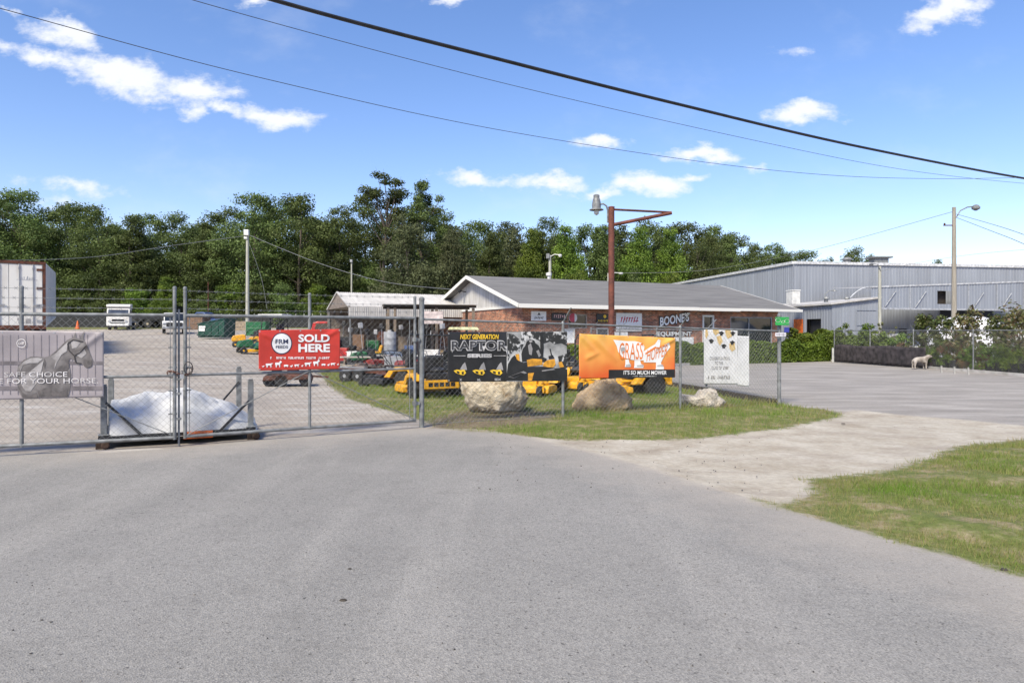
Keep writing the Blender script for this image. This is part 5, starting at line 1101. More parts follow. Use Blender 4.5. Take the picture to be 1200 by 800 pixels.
MB().tube([(0, -.1, h-.1), (.5, -.15, h+.02), (.9, -.15, h)], .035, 6).lathe([(.1, .06), (.2, 0), (.14, -.1)], (1.0, -.15, h-.02), 10).build('arm_lamp', white_p, t_, True)
t_, h = pole(1118, 243, 36, .15, .085, pole_wood, 'utility_pole', 'brown wooden pole with a curved street lamp before the warehouse', 0)
MB().tube([(.05, -.1, h-.55), (.25, -.12, h-.2), (.6, -.15, h-.02), (.95, -.15, h+.02)], .03, 8).lathe([(.06, .14), (.13, .1), (.2, .0), (.19, -.08), (.05, -.17)], (1.05, -.15, h-.03), 12).build('street_lamp', galv, t_, True)
MB().box((-.3, 0, h-.95), (.5, .06, .05)).lathe([(.04, 0), (.05, .06), (.03, .1)], (-.5, 0, h-.93), 8).build('bracket', rust, t_)
t_, h = pole(1031, 312, 44, .12, .09, pole_pale, 'utility_pole', 'pale thin pole at the corner of the annex', 0)
MB().tube([(0, -.1, h-.3), (-.2, -.15, h+.1), (-.6, -.2, h+.15)], .025, 6).lathe([(.05, .08), (.14, 0), (.1, -.08)], (-.65, -.2, h+.12), 10).build('arm_lamp', galv, t_, True)
# rusty sign pole
Yp = 22.5; xp = (716.5-CX)/F*Yp; zt = CAMH+(HY-243.5)/F*Yp
sp_ = thing('sign_pole', (xp, Yp, 0), 'rusty red steel sign pole with an empty triangular arm and barn lamp', 'pole')
MB().tube([(0, 0, -.3), (0, 0, zt)], .1, 16).lathe([(.11, 0), (.11, .03), (.03, .05)], (0, 0, zt), 16).build('pole', mat('red_oxide_steel', (.17, .052, .034), .75, .1, c2=(.085, .03, .022), scale=5, bump=.25), sp_, True)
ax = (787-716.5)/F*Yp; zz = lambda py: CAMH+(HY-py)/F*Yp
MB().tube([(.05, 0, zz(245.5)), (ax, 0, zz(249))], .036, 10).build('upper_arm', rust, sp_, True); MB().tube([(.05, 0, zz(263.5)), (ax-.1, 0, zz(250.2)), (ax, 0, zz(249.4))], .058, 12).build('brace_arm', MATS['red_oxide_steel'], sp_, True)
lx = (699-716.5)/F*Yp
MB().tube([(-.12, 0, zz(261)), (-.12, 0, zz(247)), (-.16, 0, zz(241.5)), (-.26, 0, zz(239)), (lx+.1, 0, zz(239.5))], .028, 8).build('gooseneck', galv, sp_, True)
MB().lathe([(.05, .33), (.1, .33), (.1, .43), (.05, .45)], (lx, 0, zz(244)), 14).lathe([(.14, -.02), (.15, .12), (.12, .3), (.09, .34)], (lx, 0, zz(244)), 14).lathe([(.09, .03), (.23, -.03), (.235, -.05), (.1, -.03)], (lx, 0, zz(244.5)), 20).build('lamp_head', galv, sp_, True)
MB().lathe([(.05, 0), (.085, -.06), (.08, -.14), (.02, -.19)], (lx, 0, zz(245.5)), 12).build('lamp_bulb', white_p, sp_, True)
def cable(pts, r, m, label, sag=0, n_=40, name='overhead_cable'):
    """pts: (px, py, Y) support points, joined smoothly"""
    Q = [P(*p) for p in pts]; out = []
    for i in range(len(Q)-1):
        a = Q[max(0, i-1)]; b_ = Q[i]; c_ = Q[i+1]; d = Q[min(len(Q)-1, i+2)]
        for k_ in range(n_):
            t = k_/n_; out.append(.5*((2*b_)+(-a+c_)*t+(2*a-5*b_+4*c_-d)*t*t+(-a+3*b_-3*c_+d)*t**3)-Vector((0, 0, sag*4*t*(1-t))))
    out.append(Q[-1]); o = MB().tube(out, r, 6).build(name, m, None, True); return tag(o, label, 'cable')
cable([(-60,-120,8.2),(320,0,10),(600,73.5,12),(800,123.5,14.2),(1000,170.5,17.2),(1200,209,21),(1330,226,24)], .031, black_m, 'thick black overhead cable crossing the sky')
thin = mat('cable_grey', (.05, .05, .055), .6)
cable([(-150,-30,12),(0,10,13.5),(300,90,17.5),(600,155,22),(900,199,26),(1100,209.5,29),(1330,204,32)], .0085, thin, 'thin overhead wire starting at the upper left sky, lowest of the three')
cable([(60,-60,12),(225,0,14),(600,100,19.5),(900,168,25),(1060,199,29),(1200,215,32),(1330,224,35)], .0075, thin, 'thin overhead wire just below the thick black cable')
cable([(-80,300,40),(0,305,45),(110,301,51),(200,288,56),(290,276,60)], .022, galv, 'sagging service wire between the semi-trailer side and the yard light pole')
cable([(291,275,60),(370,307,54),(450,330,49),(541,340,41)], .02, galv, 'service wire running from the yard light pole down to the shop gable')
cable([(292,285,60),(306,325,58),(313,362,57)], .012, galv, 'guy wire bracing the yard light pole')
cable([(714,320,58),(820,317,56),(940,296,48),(1117,248,36)], .012, galv, 'faint service wire from the roof lamp pole to the brown street lamp pole')
cable([(1121,251,36),(1160,262,30),(1200,275,25.5),(1290,310,20)], .012, galv, 'upper service wire dropping right from the brown pole')
cable([(1121,255,36),(1160,270,30),(1200,286,25.5),(1290,330,20)], .012, galv, 'lower service wire dropping right from the brown pole')
cable([(1031,318,44),(1075,308,42),(1150,297,36),(1290,286,30)], .008, galv, 'faint wire from the annex pole toward the right sky')
# ================================================================== YARD
def at(px, Y): x = (px-CX)/F*Y; return (x, Y, float(ground_z(np.array([x]), np.array([float(Y)]))[0]))
def wheel_part(par, name, c, r, w, rim_m=None, n=20, hub=.5):
    t_ = MB().lathe([(r*.62, -w/2), (r*.93, -w/2), (r, -w*.32), (r, w*.32), (r*.93, w/2), (r*.62, w/2)], c, n, ROTX)
    k_ = 14
    for i in range(k_):
        a = 2*math.pi*i/k_; t_.box((c[0]+r*math.cos(a), c[1], c[2]+r*math.sin(a)), (.02, w*.7, .025), Matrix.Rotation(-a, 3, 'Y'))
    o = t_.build(name, rubber, par, True)
    MB().lathe([(r*.2, -w*.52), (r*.6, -w*.42), (r*.64, -w*.2), (r*.64, w*.2), (r*.6, w*.42), (r*.2, w*.52)], c, n, ROTX).build('rim', rim_m or black_m, o, True); return o
seat_m = mat('seat_vinyl', (.03, .03, .032), .55, var=.3)
def mower(label, body=yellow, grp='zero-turn mowers lined up on the grass behind the fence'):
    t_ = thing('zero_turn_mower', (0, 0, 0), label, 'mower', 0, grp)        # +x is forward
    for s in (-1, 1):
        wheel_part(t_, 'rear_wheel', (-.55, s*.52, .29), .29, .26)
        wheel_part(t_, 'front_caster', (.95, s*.46, .16), .16, .13)
        MB().bar((.95, s*.46, .36), (.5, s*.4, .4), .07, .06).bar((.95, s*.37, .16), (.95, s*.37, .36), .03, .05).bar((.95, s*.55, .16), (.95, s*.55, .36), .03, .05).bar((.95, s*.36, .36), (.95, s*.56, .36), .05, .04).build('caster_fork', body, t_)
        MB().prism([(-.85, .5), (-.78, .66), (-.3, .68), (-.1, .6), (.05, .42), (.1, .36), (-.12, .36), (-.25, .55), (-.72, .58), (-.8, .48)], s*.38, s*.66).build('fender', body, t_, bevel=.02)
        MB().tube([(-.05, s*.33, .55), (.02, s*.36, .85), (.1, s*.3, 1.02), (.1, s*.06, 1.05)], .016, 8).build('steering_lever', black_m, t_, True)
    MB().prism([(.12, .14), (.12, .28), (.3, .34), (.78, .33), (.86, .26), (.86, .13)], -.66, .66).box((.45, -.74, .2), (.4, .16, .05)).lathe([(.15, 0), (.17, .06), (.1, .1)], (.45, .38, .33), 14).lathe([(.15, 0), (.17, .06), (.1, .1)], (.45, -.38, .33), 14).build('mower_deck', body, t_, bevel=.02)
    MB().box((-.1, 0, .38), (1.5, .5, .14)).box((.15, 0, .42), (.45, .62, .04)).build('chassis', body, t_, bevel=.015)
    MB().prism([(-.42, .56), (-.42, .7), (-.35, .72), (.08, .7), (.12, .62), (.08, .56)], -.26, .26).build('seat', seat_m, t_, bevel=.04)
    MB().prism([(-.5, .68), (-.58, 1.1), (-.52, 1.16), (-.44, 1.12), (-.36, .7)], -.25, .25).build('seat_back', seat_m, t_, bevel=.05)
    MB().box((-.8, 0, .55), (.42, .5, .3)).lathe([(.17, 0), (.19, .08), (.1, .14)], (-.78, 0, .7), 16).box((-.92, .15, .5), (.14, .2, .16)).build('engine', black_m, t_, bevel=.02)
    MB().bar((-1.08, -.47, .42), (-1.08, .47, .42), .06, .22).bar((-1.05, -.5, .36), (-.7, -.45, .4), .06, .08).bar((-1.05, .5, .36), (-.7, .45, .4), .06, .08).build('rear_guard', body, t_, bevel=.012)
    b = MB()
    for i in range(5): b.box((-1.115, -.3+.15*i, .42), (.012, .11, .1))
    b.build('rear_grille', black_m, t_)
    MB().tube([(-.62, -.46, .5), (-.64, -.46, 1.5), (-.64, -.36, 1.66), (-.64, .36, 1.66), (-.64, .46, 1.5), (-.62, .46, .5)], .026, 8).build('roll_bar', black_m, t_, True)
    return t_
mp = mower('yellow mower beside the gate hinge post, rear grille towards the fence')
mp.location = at(501, 18.3); mp.rotation_euler = (0, 0, R(116))
for (px, Y, rz, lab) in ((628, 18.9, R(-112), 'yellow mower partly behind the black banner and flat boulder'), (735, 18.6, R(-165), 'yellow mower behind the orange banner, wheels by the timber edging'),
                         (680, 20.2, R(-120), 'yellow mower between the black banner and the brown boulder, roll bar showing'), (566, 19.6, R(-115), 'yellow mower hidden behind the black banner'), (466, 21.4, R(158), 'yellow mower left of the gate hinge post in the grass')):
    dup(mp, at(px, Y), rz, lab)
for o_ in bpy.data.objects:
    if o_.get('label', '').startswith('yellow mower left of the gate hinge'):
        o_['label'] = 'dark mower with few yellow parts left of the gate hinge post'
        for ch_ in o_.children:
            if ch_.name.split('.')[0] in ('mower_deck', 'rear_guard', 'caster_fork', 'chassis'): ch_.data = ch_.data.copy(); ch_.data.materials[0] = rust if ch_.name.startswith('chas') else black_m
# lawn tractors by the dumpster
def tractor(label, body, deck):
    t_ = thing('lawn_tractor', (0, 0, 0), label, 'mower', 0, 'riding mowers parked in the yard')
    for s in (-1, 1):
        wheel_part(t_, 'rear_wheel', (-.5, s*.4, .26), .26, .22, yellow); wheel_part(t_, 'front_wheel', (.62, s*.38, .19), .19, .15, yellow)
    MB().prism([(.05, .38), (.05, .74), (.2, .8), (.75, .72), (.85, .55), (.84, .36)], -.24, .24).build('hood', body, t_, bevel=.05)
    MB().prism([(-.8, .4), (-.78, .62), (-.6, .68), (-.2, .62), (.06, .34), (.06, .28), (-.7, .3)], -.45, .45).build('fender', body, t_, bevel=.03)
    MB().box((-.42, 0, .74), (.42, .42, .1)).prism([(-.62, .74), (-.7, 1.08), (-.62, 1.1), (-.5, .76)], -.2, .2).build('seat', deck, t_, bevel=.03)
    MB().tube([(.08, 0, .7), (-.06, 0, .98)], .02, 8).lathe([(.14, -.01), (.17, 0), (.14, .01)], (-.07, 0, .98), 16).build('steering_wheel', black_m, t_, True)
    MB().lathe([(.5, .0), (.52, .1), (.3, .16)], (.1, 0, .1), 18).build('mower_deck', deck, t_); return t_
lt = tractor('yellow riding mower parked behind the green one near the dumpster', yellow, black_m); lt.location = at(289, 41.5); lt.rotation_euler = (0, 0, R(200))
lg = tractor('green and yellow riding mower beside the red feed banner', green_p, yellow); lg.location = at(297, 37.5); lg.rotation_euler = (0, 0, R(215))
dup(lg, at(431, 33), R(200), 'green riding mower under the carport behind the picnic table')
# small towable cart under the red banner
t_ = thing('tow_mower', at(338, 22), 'low rusty tow-behind mower with small black tyres below the red banner', 'mower', R(15))
for (x, y) in ((-.55, -.3), (-.2, -.42), (.55, -.35), (-.5, .4), (.5, .4)): wheel_part(t_, 'wheel', (x, y, .2), .2, .16)
MB().prism([(-.75, .2), (-.72, .34), (-.3, .4), (.7, .38), (.78, .22)], -.5, .5).box((.15, -.05, .47), (.35, .35, .2)).build('deck', mat('faded_brown_red', (.11, .045, .03), .7, .1, var=.35), t_, bevel=.03)
MB().lathe([(.14, 0), (.15, .1), (.08, .16)], (.15, -.05, .56), 12).box((-.35, .0, .5), (.3, .3, .2)).build('engine', black_m, t_, True); MB().bar((.75, 0, .3), (1.25, .0, .26), .06).build('hitch', rust, t_)
# low deck trailer with small tyres near the picnic table
t_ = thing('utility_trailer', at(432, 24), 'low rusty utility trailer with grey-hubbed tyres in front of the picnic table', 'trailer', R(-25))
for (x, y) in ((-.42, -.72), (.12, -.72), (-.42, .72), (.12, .72)): wheel_part(t_, 'wheel', (x, y, .24), .24, .17, grey_p)
MB().box((0, 0, .42), (2.4, 1.25, .06)).bar((-1.2, -.62, .4), (1.2, -.62, .4), .08, .1).bar((-1.2, .62, .4), (1.2, .62, .4), .08, .1).build('bed', rust, t_); MB().box((-.15, -.72, .53), (1.15, .2, .03)).build('mudguard', grey_p, t_, bevel=.01); MB().bar((1.2, -.5, .4), (2.1, 0, .38), .07).bar((1.2, .5, .4), (2.1, 0, .38), .07).build('drawbar', rust, t_)
b = MB(); rr = random.Random(12)
for i in range(14): b.box((rr.uniform(-1, 1), rr.uniform(-.5, .5), .49+rr.uniform(0, .12)), (rr.uniform(.2, .6), rr.uniform(.1, .3), rr.uniform(.05, .14)), RZ(rr.uniform(0, 3)))
o = b.build('scrap_heap', mat('scrap_metal', (.22, .17, .14), .7, .3, var=.45, scale=3), None, bevel=.01); o.location = t_.location; o.rotation_euler = (0, 0, R(-25)); tag(o, 'small heap of rusty scrap lying on the low utility trailer', 'scrap')
# picnic table
t_ = thing('picnic_table', at(424, 27.5), 'weathered wooden picnic table with slanted legs near the carport', 'table', R(8))
b = MB()
for i in range(5): b.box((0, -.34+.17*i, .74), (1.85, .155, .04))
b.build('tabletop', wood_h, t_, bevel=.006)
for s in (-1, 1):
    b = MB(); b.box((0, s*.62, .43), (1.85, .14, .04)); b.box((0, s*.77, .43), (1.85, .14, .04)); b.build('bench', wood_h, t_, bevel=.006)
    MB().bar((s*.65, -.3, .72), (s*.65, -.72, .0), .09, .05, up=(1, 0, 0)).bar((s*.65, .3, .72), (s*.65, .72, .0), .09, .05, up=(1, 0, 0)).bar((s*.65, -.75, .4), (s*.65, .75, .4), .05, .09).build('leg', wood, t_)
# machines and goods under the carport and porch
def push_mower(label, body):
    t_ = thing('push_mower', (0, 0, 0), label, 'mower', 0, 'push mowers crowded under the carport')
    for s in (-1, 1): wheel_part(t_, 'wheel', (.3, s*.27, .11), .11, .06, white_p, 12); wheel_part(t_, 'wheel', (-.3, s*.27, .13), .13, .06, white_p, 12)
    MB().lathe([(.29, .08), (.31, .2), (.24, .24)], (0, 0, 0), 16).box((0, 0, .18), (.66, .4, .1)).build('deck', body, t_, bevel=.02)
    MB().lathe([(.13, 0), (.14, .16), (.09, .22)], (.02, 0, .24), 12).build('engine', black_m, t_, True)
    MB().tube([(-.3, -.2, .2), (-.85, -.22, .92), (-.92, -.2, .97), (-.92, .2, .97), (-.85, .22, .92), (-.3, .2, .2)], .014, 6).build('handle', black_m, t_, True); return t_
pm = [push_mower('red push mower, first of the row under the carport', red_p), push_mower('black push mower under the carport', black_m), push_mower('grey push mower under the carport', grey_p)]
cols_ = ['red', 'black', 'grey']
rr = random.Random(21)
spots = [(402+i*8.5+rr.uniform(-2, 2), rr.choice([35.5, 36.8, 38.6, 40])) for i in range(16)]+[(404+i*7.6+rr.uniform(-3, 3), rr.choice([37.4, 39.4, 41])) for i in range(17)]
for i, (px, Y) in enumerate(spots):
    k_ = i % 3; lab = '%s push mower crowded under the carport, %s' % (cols_[k_], ('near the red banner side' if px < 425 else 'behind the picnic table' if px < 460 else 'by the porch posts' if px < 500 else 'beside the black banner'))
    if i < 3: o = pm[k_]; o.location = at(px, Y); o.rotation_euler = (0, 0, rr.uniform(0, 6.28)); o['label'] = lab
    else: dup(pm[k_], at(px, Y), rr.uniform(0, 6.28), lab)
# stacked tyres and drums
def tyre_stack(px, Y, n_, label):
    for i in range(n_):
        o = MB().lathe([(.16, -.09), (.28, -.1), (.33, -.06), (.33, .06), (.28, .1), (.16, .09)], (0, 0, 0), 18).build('tyre', rubber, None, True); p = at(px, Y); o.location = (p[0]+rr.uniform(-.03, .03), p[1]+rr.uniform(-.03, .03), p[2]+.1+.2*i); tag(o, label+', '+['lowest', 'second up', 'third up', 'fourth up', 'fifth up', 'topmost'][i if i < n_-1 else 5], 'tyre', 'stacked tyres under the carport')
tyre_stack(411, 34.5, 5, 'tyre in the stack beside the red banner'); tyre_stack(437, 35, 4, 'tyre in the stack under the middle of the carport'); tyre_stack(393, 36, 6, 'tyre in the stack partly behind the red banner')
def drum(px, Y, m, label, r=.29, h=.88):
    o = MB().lathe([(r*.98, 0), (r, .02), (r, h*.3), (r*1.03, h*.33), (r, h*.36), (r, h*.63), (r*1.03, h*.66), (r, h*.69), (r, h-.02), (r*.97, h), (r*.94, h-.02)], (0, 0, 0), 20).build('drum', m, None, True); o.location = at(px, Y); tag(o, label, 'drum'); return o
drum(457.5, 31.5, mat('faded_blue_plastic', (.13, .17, .25), .5), 'faded blue drum standing by the left porch post'); o = drum(457, 31.7, grey_p, 'grey drum stacked on the blue drum by the left porch post'); o.location.z += .89
drum(468, 30.8, MATS['faded_blue_plastic'], 'second blue drum, right of the stacked pair')
def crate(px, Y, d, m, label, lid=True, z=0, rz=0, group=None):
    o = MB().box((0, 0, d[2]/2), d).box((0, 0, d[2]+.02), (d[0]*1.03, d[1]*1.03, .04)).box((0, -d[1]/2-.012, d[2]*.5), (d[0]*.96, .02, d[2]*.16)).build('crate', m, None, bevel=.012); p = at(px, Y); o.location = (p[0], p[1], p[2]+z); o.rotation_euler = (0, 0, rz); tag(o, label, 'crate', group); return o
crate(474, 29.5, (1.4, .6, .5), white_p, 'long pale crate on the ground below the porch'); crate(486, 31, (.6, .5, .7), mat('tan_card', (.42, .3, .17), .8), 'tan carton standing under the porch'); crate(481, 32, (.5, .5, 1.1), blue_p, 'dark blue cabinet under the porch')
crate(504, 32, (.9, .5, .9), white_p, 'white box under the porch right of the gate post'); crate(501, 31, (.5, .5, .5), red_p, 'dark red box under the porch right of the gate post'); crate(513, 30.5, (.8, .6, .45), white_p, 'white box left of the black banner'); crate(385, 34, (.9, .6, .5), white_p, 'white box behind the right edge of the red banner'); crate(421, 36.5, (.6, .5, 1.5), mat('brown_cabinet', (.16, .09, .05), .7), 'brown cabinet at the back of the carport'); crate(436, 37.5, (.8, .5, 1.2), green_p, 'green cabinet at the back of the carport'); crate(448, 38, (.5, .5, 1.7), rust, 'tall rusty locker at the back of the carport'); crate(478, 37, (1.0, .5, 1.5), wood, 'wooden cabinet behind the porch'); crate(412, 39, (1.2, .5, 1.3), black_m, 'black tool cabinet at the back of the carport')
def trimmer(label, m):
    t_ = thing('string_trimmer', (0, 0, 0), label, 'trimmer', 0, 'string trimmers hung along the carport')
    MB().tube([(0, 0, .1), (.05, 0, 1.6)], .016, 6).build('shaft', chrome, t_, True); MB().box((.06, 0, 1.72), (.2, .2, .26)).box((.06, -.1, 1.62), (.14, .1, .12)).build('engine', m, t_, bevel=.03)
    MB().lathe([(.05, 0), (.07, .03), (.06, .1), (.02, .12)], (0, 0, .02), 12).prism([(-.16, .1), (-.02, .16), (.1, .12)], -.1, .1).build('cutting_head', black_m, t_); MB().tube([(.03, -.14, 1.1), (.06, -.1, 1.22), (.06, .1, 1.22), (.03, .14, 1.1)], .012, 6).build('handle', black_m, t_, True); return t_
tt_ = [trimmer('dark string trimmer under the carport', black_m), trimmer('grey string trimmer under the carport', grey_p)]
for i in range(16):
    px, Y = 401+i*8+rr.uniform(-2, 2), rr.choice([33.2, 36.2, 39.5]); lab = ('dark' if i % 2 == 0 else 'grey')+' headed string trimmer standing upright under the carport, '+('near the red banner' if px < 430 else 'behind the picnic table' if px < 470 else 'by the porch posts')
    o = tt_[i] if i < 2 else dup(tt_[i % 2], (0, 0, 0)); o['label'] = lab; p = at(px, Y); o.location = (p[0], p[1], p[2]+(.33 if i % 3 == 0 else .0)); o.rotation_euler = (rr.uniform(-.12, .12), rr.uniform(-.12, .12), rr.uniform(0, 6.28))
    if i % 3 == 0: crate(px, Y, (.5, .5, .3), [wood_h, grey_p][i % 2], 'low stand under an upright string trimmer, '+('near the red banner' if px < 430 else 'behind the picnic table' if px < 470 else 'by the porch posts'), group='low stands under the string trimmers')
for i, (px, Y, m_) in enumerate(((446, 29, wood_h), (463, 27, grey_p), (492, 28.5, white_p), (508, 27.5, MATS['faded_blue_plastic'] if 'faded_blue_plastic' in MATS else grey_p), (520, 29, white_p))):
    crate(px, Y, (.75, .6, .75), m_, ['pale board box right of the picnic table', 'grey machine box before the blue drums', 'white machine box behind the gate hinge post', 'blue-grey machine box left of the black banner', 'white machine box at the black banner edge'][i])
# more stock crowded between the porch and the fence
rr = random.Random(44)
for i in range(15):
    px, Y = 441+i*5.6+rr.uniform(-2, 2), rr.uniform(23.8, 30.5); k_ = i % 3
    dup(pm[k_], at(px, Y), rr.uniform(0, 6.28), '%s push mower on the grass before the porch, %s' % (cols_[k_], 'near the picnic table' if px < 470 else 'behind the gate post' if px < 500 else 'beside the black banner'))
for i in range(18):
    px, Y = 402+i*7.2+rr.uniform(-2, 2), rr.uniform(28.5, 34.5); k_ = (1, 2, 1, 2, 0)[i % 5]
    dup(pm[k_], at(px, Y), rr.uniform(0, 6.28), '%s push mower packed before the carport, %s' % (cols_[k_], 'near the red banner' if px < 440 else 'behind the picnic table' if px < 480 else 'behind the gate post'))
for i, (px, Y, rz, body) in enumerate(((486, 26.2, 70, 'r'), (517, 25, 120, 'k'), (452, 27.5, 40, 'r'), (664, 27, 80, 'k'))):
    o = dup(lt, at(px, Y), R(rz), ['red riding mower behind the gate hinge post', 'black riding mower left of the black banner', 'red riding mower by the picnic table', 'black riding mower seen between the two big banners', 'red riding mower right of the orange banner'][i])
    for ch_ in o.children:
        if ch_.name.split('.')[0] in ('hood', 'fender'): ch_.data = ch_.data.copy(); ch_.data.materials[0] = mat('dull_red_paint', (.2, .025, .02), .5, var=.3) if body == 'r' else black_m
for i in range(10):
    px, Y = 398+i*14+rr.uniform(-4, 4), rr.uniform(33, 36); crate(px, Y, (rr.uniform(.4, .8), .4, rr.uniform(.4, .9)), [red_p, white_p, black_m, MATS['tan_card'] if 'tan_card' in MATS else wood_h, grey_p][i % 5], ['red box', 'white box', 'black box', 'pale board box', 'grey box'][i % 5]+' on the ground under the carport, '+('near the red banner' if px < 430 else 'behind the picnic table' if px < 470 else 'by the porch'))
# rack of signs on the porch
o = MB().box((0, 0, 0), (1.1, .03, .6)).box((0, -.02, .2), (1.1, .02, .08)).box((0, -.02, -.05), (1.1, .02, .08)).build('sign_board', mat('faded_pink_white', (.55, .47, .46), .6), None); o.location = tuple(P(506, 372, 33.3)); tag(o, 'faded striped sign board hung on the porch beam', 'sign')
t_ = thing('riding_mower', at(545, 31), 'mower with a pale yellow canopy in front of the brick gable wall', 'mower', R(-60))
for s in (-1, 1): wheel_part(t_, 'rear_wheel', (-.5, s*.5, .3), .3, .24); wheel_part(t_, 'front_wheel', (.7, s*.45, .2), .2, .15)
MB().box((0, 0, .5), (1.5, .8, .3)).build('body', black_m, t_, bevel=.05); MB().box((-.4, 0, .8), (.4, .5, .4)).build('seat', seat_m, t_, bevel=.05)
for (x, y) in ((-.7, -.4), (-.7, .4), (.3, -.4), (.3, .4)): MB().bar((x, y, .5), (x, y, 1.85), .03).build('canopy_post', black_m, t_)
MB().prism([(-.85, 1.85), (-.7, 1.98), (.3, 1.98), (.5, 1.85)], -.5, .5).build('canopy', mat('pale_yellow_canopy', (.62, .62, .35), .5), t_, bevel=.04)
t_ = thing('hose_reel', at(590, 32.6), 'black hose reel standing against the brick gable corner', 'reel', R(20)); b = MB()
for i in range(5): b.tube([(.36*math.cos(a_), -.12+.06*i, .75+.36*math.sin(a_)) for a_ in np.linspace(0, 2*math.pi, 19)], .028, 6, False)
b.build('hose', black_m, t_, True); MB().bar((-.3, 0, 0), (0, 0, .78), .05).bar((.3, 0, 0), (0, 0, .78), .05).bar((-.35, -.15, .02), (-.35, .2, .02), .05).bar((.35, -.15, .02), (.35, .2, .02), .05).build('stand', rust, t_)
# green dumpster
t_ = thing('dumpster', at(254, 50), 'dark green steel dumpster with sloping lid in the gravel yard', 'dumpster', R(-8))
dg = mat('dumpster_green', (.006, .06, .042), .5, c2=(.008, .04, .03), scale=2.5)
MB().prism([(-1.0, .1), (-1.02, 1.05), (1.06, 1.42), (1.0, .1)], -.75, .75).build('body', dg, t_, bevel=.02)
MB().prism([(-1.07, 1.06), (-1.07, 1.11), (1.11, 1.49), (1.11, 1.44)], -.8, .8).build('lid', mat('dumpster_lid', (.012, .08, .07), .45), t_, bevel=.01)
for x in (-.55, 0, .55): MB().box((x, -.77, .62), (.07, .05, .85)).build('rib', dg, t_)
MB().box((-.65, -.8, .86), (.5, .012, .14)).box((-.68, -.8, .66), (.46, .012, .2)).build('decal', ink_w, t_); MB().box((0, -.8, .3), (2.1, .07, .1)).build('lifting_channel', dg, t_)
# white cab-over flatbed truck
p = at(141, 72); t_ = thing('flatbed_truck', p, 'white cab-over flatbed truck with a roof visor, facing the gate', 'truck', R(-69))
MB().prism([(-.2, .45), (-.2, 2.15), (.15, 2.3), (1.0, 2.28), (1.32, 1.55), (1.42, 1.35), (1.45, .45)], -1.05, 1.05).build('cab', dirty_white, t_, bevel=.06)
MB().prism([(1.03, 2.1), (1.1, 2.1), (1.39, 1.48), (1.33, 1.45)], -.92, .92).build('windscreen', glass_b, t_); MB().prism([(-.3, 2.3), (-.3, 2.72), (1.1, 2.62), (1.2, 2.45), (1.0, 2.3)], -1.1, 1.1).build('roof_visor', white_p, t_, bevel=.04)
for s in (-1, 1):
    MB().box((.5, s*1.055, 1.75), (.75, .02, .6)).build('side_window', glass, t_); MB().lathe([(.12, 0), (.12, .04)], (1.44, s*.75, .85), 14, ROTY).build('headlight', chrome, t_); MB().box((1.25, s*1.2, 1.75), (.06, .16, .4)).build('mirror', black_m, t_)
    for x in (.75, -2.6): wheel_part(t_, 'wheel', (x, s*.85, .4), .4, .26, white_p)
MB().box((1.46, 0, 1.0), (.04, 1.1, .2)).box((1.46, 0, .7), (.04, 1.3, .1)).build('grille', black_m, t_); MB().box((1.5, 0, .52), (.14, 2.0, .22)).build('bumper', white_p, t_, bevel=.03)
MB().box((-2.2, 0, .85), (3.7, 2.1, .14)).box((-.45, 0, 1.5), (.08, 2.0, 1.2)).build('flatbed', grey_p, t_); MB().box((-2, -.9, 1.4), (.7, .5, 1.0)).box((-3.2, -.5, 1.3), (.9, 1.0, .8)).build('load_box', grey_p, t_, bevel=.03)
# white pickup
def pickup(px, Y, rz, m, label, name='pickup_truck'):
    t_ = thing(name, at(px, Y), label, 'pickup', rz)
    MB().prism([(-2.7, .5), (-2.7, 1.05), (-.95, 1.08), (-.95, 1.1), (.95, 1.12), (2.5, 1.02), (2.68, .85), (2.68, .48), (2.2, .4), (-2.2, .4)], -.93, .93).build('body', m, t_, bevel=.08)
    MB().prism([(-.95, 1.08), (-.8, 1.75), (-.5, 1.84), (.3, 1.84), (1.05, 1.1)], -.82, .82).build('cabin', m, t_, bevel=.06); MB().prism([(.36, 1.78), (.42, 1.79), (1.08, 1.15), (1.0, 1.12)], -.74, .74).build('windscreen', glass, t_)
    MB().box((2.69, 0, .78), (.06, 1.25, .34)).build('grille', black_m, t_, bevel=.02); MB().box((2.74, 0, .5), (.16, 1.9, .2)).build('bumper', chrome, t_, bevel=.03)
    for s in (-1, 1):
        MB().box((2.66, s*.76, .83), (.08, .24, .2)).build('headlight', chrome, t_, bevel=.02); MB().prism([(-.7, 1.15), (-.6, 1.68), (.25, 1.7), (.8, 1.15)], s*.825, s*.835).build('side_window', glass, t_)
        for x in (1.7, -1.7): wheel_part(t_, 'wheel', (x, s*.8, .38), .38, .26, chrome)
    return t_
pickup(204, 61, R(-63), white_p, 'white pickup facing the camera behind the gate posts'); pickup(382, 48, R(10), red_p, 'red pickup parked behind the red feed banner'); pickup(238, 78, R(170), blue_p, 'dark blue pickup at the back behind the dumpster')
